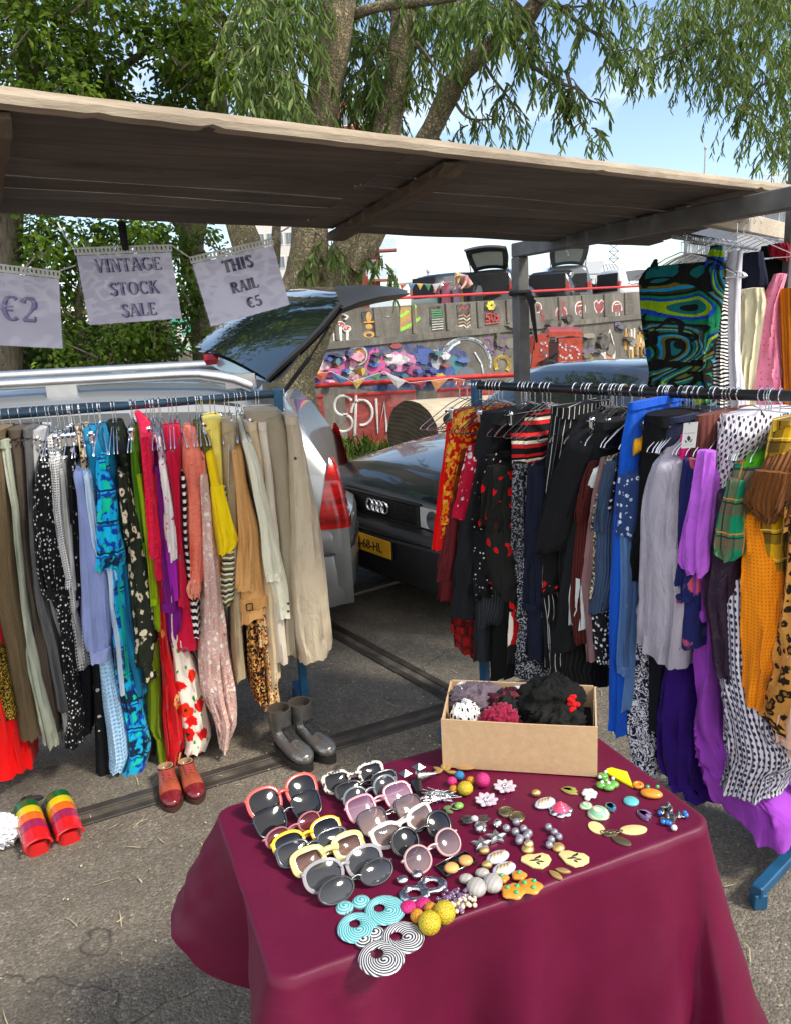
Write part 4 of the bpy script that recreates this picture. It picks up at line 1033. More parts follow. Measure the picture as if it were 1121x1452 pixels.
# parapet: one small motif per bay
d = Decal('P')
for x,y,r in ((474,470,6.5),(482,461,6),(491,466,4.5)): d.ell(x,y,r+1.2,r*.8+1.2,'ecebe6').ell(x,y,r,r*.75,'b21d2b'); d.line([(x,y+3),(x+.5,482)],3.6,'ecebe6'); d.ell(x-2,y-1,1.1,1,'ecebe6').ell(x+2.4,y+.6,1.1,1,'ecebe6')
d.line([(486,446),(492,449),(488,453)],2,'dad8d2'); d.done('painted_mushrooms')
d = Decal('P'); d.poly([(513,442),(533,440),(534,478),(514,480)],'1f1c18'); d.ell(523,449,4,7,'d39b3c').ell(523,463,5,4,'d39b3c').ell(523,474,8,4.5,'d39b3c').ell(523,475,4,2.4,'1f1c18'); d.line([(516,457),(530,456)],2,'d39b3c'); d.done('painted_tower')
d = Decal('P'); d.poly([(566,436),(589,433),(590,473),(566,476)],'b58a4a'); d.line([(567,448),(580,440),(588,434)],4,'8fdc2e').line([(567,468),(580,461),(594,451)],4,'8fdc2e'); d.done('painted_sandwich_panel')
d = Decal('P'); d.poly([(609,435),(626,433),(628,470),(607,473)],'131513')
for k in range(4): d.line([(611,440+k*3.2),(625,439+k*3.2)],1.6,'3f9a62')
for k in range(5): d.line([(611,453+k*3.6),(626,452+k*3.4)],1.5,'c9ccc6')
d.done('painted_menu_panel')
d = Decal('P'); d.poly([(647,432),(666,430),(667,466),(647,469)],'1b1715'); d.line([(651,440),(654,434),(658,440),(662,434)],2,'b8232c')
for k in range(4): d.line([(649,448+k*5),(656,446+k*5),(660,450+k*5),(665,446+k*5)],1.6,'d6d2c8' if k%2 else 'b98d54')
d.done('painted_scribble_panel')
d = Decal('P'); d.poly([(686,428),(705,426),(706,461),(685,463)],'171312')
for a in range(6): d.ell(695+4*math.cos(a),433+4*math.sin(a),2.6,2.6,'e7d32a')
d.line([(694,444),(688,445),(688,450),(692,450),(692,455),(687,455)],1.6,'d8232c').ring(697,450,2.6,5,1.5,'d8232c').line([(706,447),(702,448),(705,452),(701,455)],1.4,'d8232c').line([(687,460),(705,457)],1.2,'d8232c'); d.done('painted_fifties_panel')
d = Decal('P'); d.ell(761,436,6.5,8,'e3d7d2').ell(761,436,5,6.5,'8d2430'); d.line([(766,440),(769,448),(769,455)],3.4,'8d2430'); d.ell(761,437,2.4,3.4,'1b1414'); d.done('painted_red_comma')
d = Decal('P'); d.ell(795,444,8.6,11,'cfa9a6').ell(795,445,7,9,'8d2430').ell(796,431,4,6,'8d2430').ring(794,448,1.8,3,1.2,'e6dad4'); d.done('painted_red_bottle')
d = Decal('P'); d.ell(822,438,8,11.5,'e3d7d2').ell(822,438,6.4,9.6,'8d2430').ring(822,444,2,3.4,1.4,'e6dad4').line([(818,434),(826,432)],1.4,'e6dad4'); d.done('painted_red_shield')
d = Decal('P'); d.poly([(848,449),(842,438),(841,429),(845,425),(848,429),(852,424),(856,428),(855,438)],'e3d7d2'); d.poly([(848,446),(843,437),(842,430),(845,427),(848,431),(852,426),(855,429),(854,437)],'8d2430'); d.done('painted_heart')
d = Decal('P'); d.ell(874,437,7.6,11,'e3d7d2').ell(874,437,6,9,'8d2430'); d.line([(871,432),(877,431)],1.4,'e6dad4').line([(871,443),(873.5,443),(871.5,446),(873.5,447.5),(871,448.5)],1.1,'e6dad4').line([(876.5,442),(876.5,448.5)],1.1,'e6dad4'); d.done('painted_red_medallion')
d = Decal('P'); d.line([(884,428),(892,426),(888,434),(895,431)],1.6,'57514a').line([(548,449),(552,448)],1,'cfcac0'); d.done('painted_scrawl')
# ------------------------------------------------------------------ red trailer with stickers
tp = at(782,530,13.0)
TR = thing('red_trailer', 'boxy red steel cart plastered with white stickers, one spoked wheel showing', 'cart', (tp.x,tp.y,0), world=True)
REDT = simple('faded_red_steel', (.42,.055,.03), .5, var=.3, bump=.15)
def tpx(px, py, dd=0): return at(px, py, 13.0+dd)
def slab(mb, quad, depth, dv=V(.15,1,0)):
    q = [tpx(*p) for p in quad]; dv = dv.normalized()*depth; vs = q + [p+dv for p in q]
    mb.add(vs, [(0,1,2,3),(7,6,5,4),(0,4,5,1),(1,5,6,2),(2,6,7,3),(3,7,4,0)])
mb = MB(); slab(mb, [(791,530),(825,528),(825,478),(791,480)], .55); mb.build('body', REDT, TR, smooth=False)
mb = MB(); slab(mb, [(751,532),(777,531),(777,474),(758,474)], .5); mb.build('hopper', REDT, TR, smooth=False)
mb = MB(); slab(mb, [(736,500),(757,496),(758,474),(738,486)], .35); slab(mb, [(737,505),(753,502),(753,497),(737,500)], .3); mb.build('chute', simple('dark_red_steel',(.22,.03,.02),.6,var=.3), TR, smooth=False)
mb = MB(); slab(mb, [(774,478),(828,476),(824,470),(779,470)], .7, V(.15,1,.1)); mb.build('roof', REDT, TR, smooth=False)
mb = MB(); slab(mb, [(777,528),(791,527),(791,486),(777,486)], .4, V(.15,1,0)); mb.build('frame', simple('dark_frame_steel',(.05,.02,.02),.8), TR, smooth=False)  # very dark red-brown steel between hopper and body
mb = MB(); mb.tube([tpx(762,515,-.02),tpx(772,510,-.03),tpx(792,498,-.02)], .012, 6); mb.build('cable', BLACKP, TR)
wc = tpx(778,525,-.12); X = Matrix.Translation(wc)@Matrix.Rotation(PI/2,4,'X')
mb = MB(); mb.lathe([(.09,-.05),(.15,-.06),(.175,-.03),(.175,.03),(.15,.06),(.09,.05)],28,X); wl = mb.build('wheel', RUBBER, TR)
mb = MB(); mb.lathe([(.02,.062),(.085,.064),(.09,.05)],24,X); mb.build('hub_cap', simple('hub_white',(.6,.6,.58),.5), wl)
mb = MB()
for a in (.785, -.785): mb.beam(wc+V(-.04*math.cos(a),-.07,-.04*math.sin(a)), wc+V(.04*math.cos(a),-.07,.04*math.sin(a)), .008,.012, up=V(0,1,0))
mb.build('hub_mark', BLACKP, wl, smooth=False)
random.seed(31); mb = MB()
for k in range(58):
    px, py = (random.uniform(793,823), random.uniform(484,526)) if k < 46 else (random.uniform(765,776), random.uniform(477,505))
    sx, sy = random.uniform(1.2,3.2), random.uniform(1.2,2.6); a = random.uniform(-.5,.5); q = []
    for ux, uy in ((-1,1),(1,1),(1,-1),(-1,-1)):
        q.append(tpx(px+(ux*sx*math.cos(a)-uy*sy*math.sin(a))*.7, py+(ux*sx*math.sin(a)+uy*sy*math.cos(a))*.7, -.004-.0008*k/8))
    mb.add(q + [p+V(0,.003,0) for p in q], [(0,1,2,3),(0,4,5,1),(1,5,6,2),(2,6,7,3),(3,7,4,0)], None, random.choice([0,0,0,1,2]))
so_ = mb.build('stickers', [simple('sticker_white',(.62,.60,.58),.6), simple('sticker_pink',(.55,.22,.26),.6), simple('sticker_dark',(.10,.12,.16),.6)], TR, smooth=False); so_['kind'] = 'stuff'
# ------------------------------------------------------------------ bunting
FLAGC = ['a8503c','4f6f95','b59a55','4a7558','a5a5a8','8c4048','b07a50']
def bunting(label, pts, depth, h, sag=4, every=13):
    B = thing('bunting', label, 'bunting', at(*pts[0],depth), world=True)
    mb = MB(); line = [at(x,y,depth) for x,y in pts]; mb.tube(line, .006, 5); mb.build('cord', simple('cord',(.5,.5,.48),.8), B)
    k = 0
    for (x0,y0),(x1,y1) in zip(pts, pts[1:]):
        n = max(1, int((x1-x0)/every))
        for i in range(n):
            ta, tb, tc = i/n, (i+.85)/n, (i+.42+random.uniform(-.2,.2))/n
            a = at(x0+(x1-x0)*ta, y0+(y1-y0)*ta, depth-.01); c = at(x0+(x1-x0)*tb, y0+(y1-y0)*tb, depth-.01); e = at(x0+(x1-x0)*tc, y0+(y1-y0)*tc+h*random.uniform(.8,1.2), depth-random.uniform(0,.06))
            mb = MB(); mid = (a+c+e)/3+V(0,-.012,0); mb.add([a,c,e,mid]+[p+V(0,.003,0) for p in (a,c,e)], [(0,3,1),(1,3,2),(2,3,0),(4,5,6)])
            mb.build('flag', simple('flag_'+FLAGC[k%7], srgb(FLAGC[k%7]), .8), B, smooth=False); k += 1
bunting('string of faded coloured pennants draped along the lower red railing', [(448,530),(470,527),(500,541),(545,527),(580,543),(640,536),(690,544)], YR-.08, 13, every=21)
bunting('small bright pennants strung high between the black cars on the ramp', [(566,403),(590,402),(612,403),(640,399)], 24, 9, every=11)
for px, c, lab in ((648,'8c7a94','pale mauve dress hung up between the cars on the ramp'),(672-15,'a08a3c','yellow top hung by the cars on the ramp'),(631,'94586a','pink spotted top hung out near the bunting'),(676-42,'5f4a7c','')):
    if not lab: continue
    p = at(px, 408, 24.2); mb = MB()
    mb.grid([[p+V(s*wd*(1 if abs(s)<1 else 1),-.05*(1-abs(s)),z) for s in (-1,-.6,-.2,.2,.6,1)] for z, wd in ((.10,.04),(.06,.13),(-.1,.12),(-.5,.15))]); mb.grid([[p+V(s*wd,.06*(1-abs(s)),z) for s in (1,.6,.2,-.2,-.6,-1)] for z, wd in ((.10,.04),(.06,.13),(-.1,.12),(-.5,.15))])
    tag(mb.build('hanging_garment', simple('far_cloth_'+c, srgb(c), .9)), lab, 'garment')
# ------------------------------------------------------------------ far buildings, mast, lamp posts
def facade(name, label, px0, px1, depth, z1, floors, bays, wall, glassm, frame, cat='building', z0=0, setback=6):
    a, c = at(px0, 430, depth), at(px1, 430, depth); x0, x1 = a.x, c.x
    T = thing(name, label, cat, ((x0+x1)/2, depth, 0), world=True)
    mb = MB(); mb.box(((x0+x1)/2, depth+setback/2, (z0+z1)/2), (x1-x0, setback, z1-z0)); mb.build('wall', wall, T, smooth=False)
    fh = (z1-z0)/floors; bw = (x1-x0)/bays
    for f in range(floors):
        for k in range(bays):
            cx, cz = x0+bw*(k+.5), z0+fh*(f+.5)
            mb = MB(); mb.box((cx, depth-.02, cz), (bw*.72, .10, fh*.55)); wo = mb.build('window', frame, T, smooth=False)
            mb = MB()
            for s in (-1,1): mb.box((cx+s*bw*.17, depth-.08, cz), (bw*.30, .04, fh*.47))
            mb.build('pane', glassm, wo, smooth=False)
    return T, x0, x1, fh
BRK = simple('red_brick', (.30,.085,.06), .85, var=.25); WHC = simple('white_render', (.62,.60,.57), .8); FRW = simple('white_frame', (.7,.7,.7), .5)
GLB = simple('sky_glass', (.10,.14,.17), .1, .0, spec=.9)
T, x0, x1, fh = facade('apartment_block', 'distant red brick apartment tower with glass balconies seen past the willow limb', 496, 541, 95, 26, 8, 2, BRK, GLB, FRW)
for f in range(1,8):
    mb = MB(); z = f*fh; mb.box((x1+.3, 93.9, z+.1),(3.4,2.2,.22)); bo = mb.build('balcony', BRK, T, smooth=False)
    mb = MB(); mb.box((x1+.3, 92.85, z+.8),(3.3,.06,1.1)); mb.box((x1+1.95, 93.9, z+.8),(.06,2.1,1.1)); mb.build('glass_balustrade', simple('balustrade_glass',(.45,.55,.6),.15,spec=.9), bo, smooth=False)
facade('office_tower', 'distant pale grey tower block with rows of wide windows', 372, 424, 110, 30, 10, 4, WHC, GLB, FRW)
# hall with a hipped glass lantern roof
a = at(828,402,70); c = at(893,402,70); T = thing('market_hall', 'low hall with a hipped white glass lantern roof beyond the parked cars', 'building', (a.x,70,0), world=True)
z1 = at(860,373,70).z; z0 = at(860,403,70).z; w_ = c.x-a.x
mb = MB(); mb.box(((a.x+c.x)/2,72.5,z0/2),(w_+12,5,z0)); mb.build('wall', WHC, T, smooth=False)
A = [V(a.x,70,z0),V(c.x,70,z0),V(c.x-w_*.22,71.6,z1),V(a.x+w_*.28,71.6,z1)]; Bk = [V(c.x,75,z0),V(a.x,75,z0),V(a.x+w_*.28,73,z1),V(c.x-w_*.22,73,z1)]
mb = MB(); mb.add(A+Bk, [(0,1,2,3),(4,5,6,7),(1,4,7,2),(5,0,3,6),(3,2,7,6)]); rf = mb.build('lantern_roof', simple('pale_glazing',(.55,.62,.62),.25), T, smooth=False)
mb = MB()
for k in range(9):
    t = k/8; mb.beam(A[0].lerp(A[1],t)+V(0,-.05,.03), A[3].lerp(A[2],t)+V(0,-.05,.03), .10,.08)
for t in (0,.5,1): mb.beam(A[0].lerp(A[3],t)+V(0,-.06,.03), A[1].lerp(A[2],t)+V(0,-.06,.03), .10,.08)
mb.build('glazing_bars', FRW, rf, smooth=False)
b0 = at(782,400,72); b1 = at(832,380,72); mb = MB(); mb.add([V(b0.x,69,b0.z),V(a.x+1,69,b0.z),V(a.x+2,71,b1.z+.5),V(b1.x-.6,71,b1.z+.5),V(b0.x,74,b0.z),V(a.x+1,74,b0.z)],[(0,1,2,3),(0,3,4),(3,2,5,4)]); mb.build('side_roof', simple('grey_roofing',(.33,.34,.35),.7), T, smooth=False)
def lattice(px, y0, y1, depth, w=.9):
    p = at(px, y1, depth); T = thing('lattice_mast', 'grey steel lattice mast rising behind the glass roofed hall', 'mast', (p.x,depth,0), world=True); zt = at(px,y0,depth).z
    mb = MB()
    for sx in (-1,1):
        for sy in (-1,1): mb.beam((p.x+sx*w/2,depth+sy*w/2,0),(p.x+sx*w/2,depth+sy*w/2,zt+6),.09,.09)
    n = 22; h = (zt+6)/n
    for k in range(n):
        for s in (-1,1): mb.beam((p.x-s*w/2,depth-w/2,k*h),(p.x+s*w/2,depth-w/2,(k+1)*h),.06,.06); 
        mb.beam((p.x-w/2,depth-w/2,k*h),(p.x+w/2,depth-w/2,k*h),.06,.06)
    mb.build('lattice', simple('mast_steel',(.16,.19,.23),.6,.3), T, smooth=False)
lattice(867, 340, 400, 74)
def mast(label, px, ytop, depth, r=.05, arms=True):
    p = at(px, 430, depth); z = at(px, ytop, depth).z; mb = MB(); mb.tube([(p.x,depth,0),(p.x,depth,z)], [r*1.6,r], 8)
    if arms: mb.tube([(p.x-.5,depth,z-.4),(p.x,depth,z-.9),(p.x+.5,depth,z-.4)], r*.7, 6)
    mb.sphere((p.x,depth,z),(r*2,r*2,r*2.5),8,6); tag(mb.build('antenna', simple('mast_grey',(.4,.42,.44),.6)), label, 'mast')
mast('slim pale antenna mast standing clear above the stall roof', 991, 210, 60, .06, False)
mast('thin lamp mast with two raised arms over the bunting', 608, 384, 40, .05)
mast('thin lamp mast with raised arms near the steel stall post', 742, 390, 42, .05)
mb = MB(); mb.tube([at(548,404,38),at(612,398,38),at(728,391,38),at(850,388,38),at(905,390,38)], .035, 6); tag(mb.build('overhead_cable', simple('cable_grey',(.25,.27,.29),.7)), 'thin horizontal overhead cable crossing the sky above the ramp', 'cable')
# building with white balcony railings at the right
T, x0, x1, fh = facade('warehouse', 'grey concrete building with white balcony railings high beyond the hanging clothes', 1040, 1190, 34, 6.4, 3, 5, simple('grey_render',(.36,.37,.38),.8), GLB, FRW)
mb = MB()
for k in range(34): mb.box((x0+.9+(x1-x0-.6)*k/33, 33.6, 5.85+.45),(.04,.04,.9))
mb.beam((x0+.8,33.6,6.8),(x1,33.6,6.8),.07,.07); mb.beam((x0+.8,33.6,6.0),(x1,33.6,6.0),.07,.07); mb.build('balcony_railing', FRW, T, smooth=False)
# ------------------------------------------------------------------ price signs
def strokes(ch):
    """serif capitals as (polyline, half widths) in a unit-high box; returns (list, advance)"""
    T_, t_ = .105, .030
    def st(x0,y0,x1,y1,w): return ([(x0,y0),(x1,y1)], [w,w])
    def sf(x,y,l=.15): return ([(x-l,y),(x+l,y)], [.022,.022])
    def arc_(cx,cy,rx,ry,a0,a1,wa,wb,n=16):
        P = []; W = []
        for i in range(n+1):
            a = math.radians(a0+(a1-a0)*i/n); P.append((cx+rx*math.cos(a), cy+ry*math.sin(a))); W.append(wb+(wa-wb)*abs(math.cos(a)))
        return (P, W)
    L = {
     'V': ([st(.10,1,.40,0,T_*.9), st(.70,1,.42,.02,t_), sf(.10,.98), sf(.70,.98,.12)], .80),
     'I': ([st(.2,0,.2,1,T_), sf(.2,.02), sf(.2,.98)], .42),
     'N': ([st(.14,0,.14,1,t_), st(.14,1,.66,0,T_), st(.66,0,.66,1,t_), sf(.14,.02,.12), sf(.10,.98,.12), sf(.66,.98,.12)], .82),
     'T': ([st(.36,0,.36,1,T_), ([(.04,.97),(.68,.97)],[.035,.035]), st(.05,.80,.05,.98,.022), st(.67,.80,.67,.98,.022), sf(.36,.02)], .74),
     'A': ([st(.38,1,.10,0,t_), st(.36,1,.66,0,T_), ([(.20,.33),(.56,.33)],[.025,.025]), sf(.10,.02,.12), sf(.66,.02)], .78),
     'G': ([arc_(.42,.5,.32,.47,55,310,.10,.03), st(.70,.10,.70,.42,.075), sf(.66,.42,.14)], .84),
     'E': ([st(.16,0,.16,1,T_), ([(.1,.97),(.58,.97)],[.03,.03]), ([(.1,.03),(.60,.03)],[.03,.03]), ([(.16,.52),(.46,.52)],[.028,.028]), st(.57,.80,.57,.98,.022), st(.60,.02,.60,.2,.022), st(.46,.42,.46,.62,.02)], .68),
     'S': ([(lambda P: (P, [.03,.05,.09,.10,.06,.10,.10,.07,.03][:len(P)]))([(.54,.80),(.44,.95),(.28,.94),(.15,.76),(.32,.53),(.52,.34),(.46,.08),(.26,.03),(.10,.20)]), st(.55,.76,.55,.97,.022), st(.10,.03,.10,.24,.022)], .66),
     'O': ([arc_(.42,.5,.32,.47,0,360,.10,.03,24)], .86),
     'C': ([arc_(.42,.5,.32,.47,45,315,.10,.03), st(.66,.74,.66,.96,.022)], .78),
     'K': ([st(.16,0,.16,1,T_), st(.60,1,.22,.48,t_), st(.30,.58,.66,0,T_*.9), sf(.16,.02), sf(.16,.98), sf(.60,.98,.11), sf(.66,.02,.12)], .80),
     'L': ([st(.16,0,.16,1,T_), ([(.1,.03),(.58,.03)],[.03,.03]), st(.58,.02,.58,.26,.022), sf(.16,.98)], .64),
     'H': ([st(.16,0,.16,1,T_), st(.64,0,.64,1,T_), ([(.16,.5),(.64,.5)],[.028,.028]), sf(.16,.02), sf(.16,.98), sf(.64,.02), sf(.64,.98)], .84),
     'R': ([st(.16,0,.16,1,T_), arc_(.30,.74,.24,.24,-90,90,.09,.03), ([(.16,.98),(.32,.98)],[.026,.026]), ([(.16,.5),(.32,.5)],[.026,.026]), st(.34,.5,.66,0,T_*.85), sf(.16,.02), sf(.66,.02,.10)], .78),
     '\u20ac': ([arc_(.46,.5,.30,.47,50,310,.10,.03), ([(.04,.58),(.52,.58)],[.03,.03]), ([(.04,.42),(.50,.42)],[.03,.03])], .80),
     '5': ([([(.54,.96),(.18,.96)],[.05,.05]), st(.18,.96,.15,.55,.03), arc_(.32,.32,.24,.29,120,-150,.10,.035)], .66),
     '2': ([arc_(.32,.72,.23,.25,170,-40,.10,.04), ([(.50,.56),(.12,.08)],[.05,.03]), ([(.08,.06),(.56,.06)],[.06,.06]), st(.56,.04,.56,.24,.022)], .68),
     ' ': ([], .4)}
    return L[ch]
def sign(name, label, Q, lines, seed, solid=False):
    """Q: four corners TL TR BR BL in world space"""
    TL, TR_, BR, BL = Q
    n0 = (TR_-TL).cross(BL-TL).normalized(); n0 = n0 if n0.y < 0 else -n0
    def S(u, v, o=0.0):
        p = TL.lerp(TR_, u).lerp(BL.lerp(BR, u), v)
        return p + n0*(o + .006*math.sin(PI*u)*math.sin(2.2*v+seed) + .003*noise.noise(V(u*3,v*3,seed)))
    T = thing(name, label, 'price sign', tuple(TL), world=True, group='laminated price signs hung from the stall')
    mb = MB(); mb.grid([[S(.015+.97*i/16, .105+.885*j/12) for i in range(17)] for j in range(13)]); pp = mb.build('paper', PAPER, T)
    for (txt, cx, cy, h, ink, shadow) in lines:
        wd = sum(strokes(c)[1] for c in txt); ar = .297/.225*.92
        for lay, (mat, dx, grow, off) in enumerate(((shadow, .010, 1.0, .0012), (ink, 0, .80 if not solid else 1.0, .0020))):
            mb = MB(); x = cx - wd*h/ar/2
            for c in txt:
                ss, adv = strokes(c)
                for P, W in ss:
                    if c == 'S' and len(P) > 4: P, W = _spl(P, W)
                    rows = []
                    for i, p in enumerate(P):
                        a, b_ = P[max(i-1,0)], P[min(i+1,len(P)-1)]; d_ = math.dist(a,b_) or 1; nx, ny = -(b_[1]-a[1])/d_, (b_[0]-a[0])/d_; w_ = W[i]*grow
                        e = .014 if lay == 0 else 0
                        rows.append([S(x+(p[0]+nx*s_*(w_+e))*h/ar+dx, cy+h/2-(p[1]+ny*s_*(w_+e))*h+dx*.6, off) for s_ in (1,-1)])
                    mb.grid(rows)
                x += adv*h/ar
            mb.build('lettering', mat, pp, smooth=False)
    mb = MB(); mb.grid([[S(i/30, .09+.91*j/24, .0045+.0045*noise.noise(V(i*.35+seed*3,j*.3,seed))+.003*abs(noise.noise(V(i*.9,j*.16+i*.2,seed+4)))) for i in range(31)] for j in range(25)]); mb.build('plastic_sleeve', FILM, T)
    mb = MB()        # perforated filing strip
    mb.grid([[S(i/24,0), S(i/24,.022)] for i in range(25)]); mb.grid([[S(i/24,.066), S(i/24,.098)] for i in range(25)])
    for i in range(25): mb.grid([[S(max(0,i/24-.013),.02), S(max(0,i/24-.013),.068)],[S(min(1,i/24+.013),.02), S(min(1,i/24+.013),.068)]])
    mb.build('punched_strip', simple('strip_plastic',(.55,.57,.57),.35), T)
    return T
def _spl(P, W):
    pts, rr = smooth_path([(p[0],p[1],0) for p in P], W, 4); return [(p.x,p.y) for p in pts], rr
m, nt, b = new_mat('lilac_paper'); g = coords(nt); nt.links.new(ramp(nt, noise_f(nt, g, 6, 3), [(.3,(.50,.50,.66)),(.7,(.56,.56,.72))]), b.inputs['Base Color']); b.inputs['Roughness'].default_value = .7; PAPER = m
m, nt, b = new_mat('clear_film'); g = coords(nt)
gl = nd(nt,'ShaderNodeBsdfGlossy',None,Roughness=.10,Color=(1,1,1)); tr = nd(nt,'ShaderNodeBsdfTransparent')
bmp = nd(nt,'ShaderNodeBump',None,Strength=.22,Distance=.012,Height=noise_f(nt, vec_scale(nt,g,(1,1,1.3)), 7, 2, .45, 1.6)); nt.links.new(bmp.outputs[0], gl.inputs['Normal'])
lw_ = nd(nt,'ShaderNodeFresnel',None,IOR=1.6,Normal=bmp.outputs[0]); ms = nd(nt,'ShaderNodeMixShader',None,i0=ma(nt,'MULTIPLY_ADD',lw_.outputs[0],.60,.0)); nt.links.new(tr.outputs[0],ms.inputs[1]); nt.links.new(gl.outputs[0],ms.inputs[2]); nt.links.new(ms.outputs[0], nt.nodes['Material Output'].inputs[0]); FILM = m
INKD = simple('ink_dark_violet', (.035,.030,.10), .7, var=.1); INKL = simple('ink_pale_violet', (.24,.23,.44), .7, var=.1); INKM = simple('ink_mid_violet', (.13,.12,.32), .7, var=.1)
def quad(c, dp): return [at(x, y, dp[i]) for i, (x, y) in enumerate(c)]
sign('price_sign', 'leftmost lilac sign in a crumpled plastic sleeve showing a euro sum in pale figures', quad([(-64,366),(85,384),(91,495),(-57,488)], (2.15,2.2,2.2,2.15)), [('\u20ac2', .58, .52, .30, INKL, INKM)], 1)
sign('price_sign', 'lilac sign reading VINTAGE STOCK SALE, hung by a black strap in the middle', quad([(104,351),(243,346),(260,452),(125,462)], (2.25,2.25,2.25,2.25)), [('VINTAGE',.52,.24,.165,INKL,INKD),('STOCK',.54,.545,.165,INKL,INKD),('SALE',.545,.83,.165,INKL,INKD)], 2)
sign('price_sign', 'tilted lilac sign reading THIS RAIL with a price of five euros', quad([(268,364),(386,337),(413,432),(298,464)], (2.3,2.35,2.35,2.3)), [('THIS',.52,.24,.165,INKD,INKD),('RAIL',.525,.55,.15,INKD,INKD),('\u20ac5',.58,.81,.15,INKD,INKD)], 3, True)
mb = MB(); mb.tube([at(82,316,2.3),at(92,335,2.25),at(105,352,2.24)], .0022, 5); mb.tube([at(84,384,2.2),at(95,380,2.22),at(107,376,2.24)], .0022, 5); mb.tube([at(243,347,2.25),at(256,356,2.27),at(268,364,2.3)], .0022, 5); mb.tube([at(386,337,2.35),at(396,330,2.4),at(410,322,2.5)], .0022, 5)
tag(mb.build('string', simple('white_string',(.6,.58,.54),.9)), 'thin white string the lilac price signs are tied on', 'string')
mb = MB(); mb.tube([at(173,318,2.3),at(175,335,2.26),at(178,352,2.235)], [.013,.012,.010], 6); tag(mb.build('strap', simple('black_strap',(.012,.012,.013),.8)), 'short black strap clipping the middle sign to the roof', 'strap')
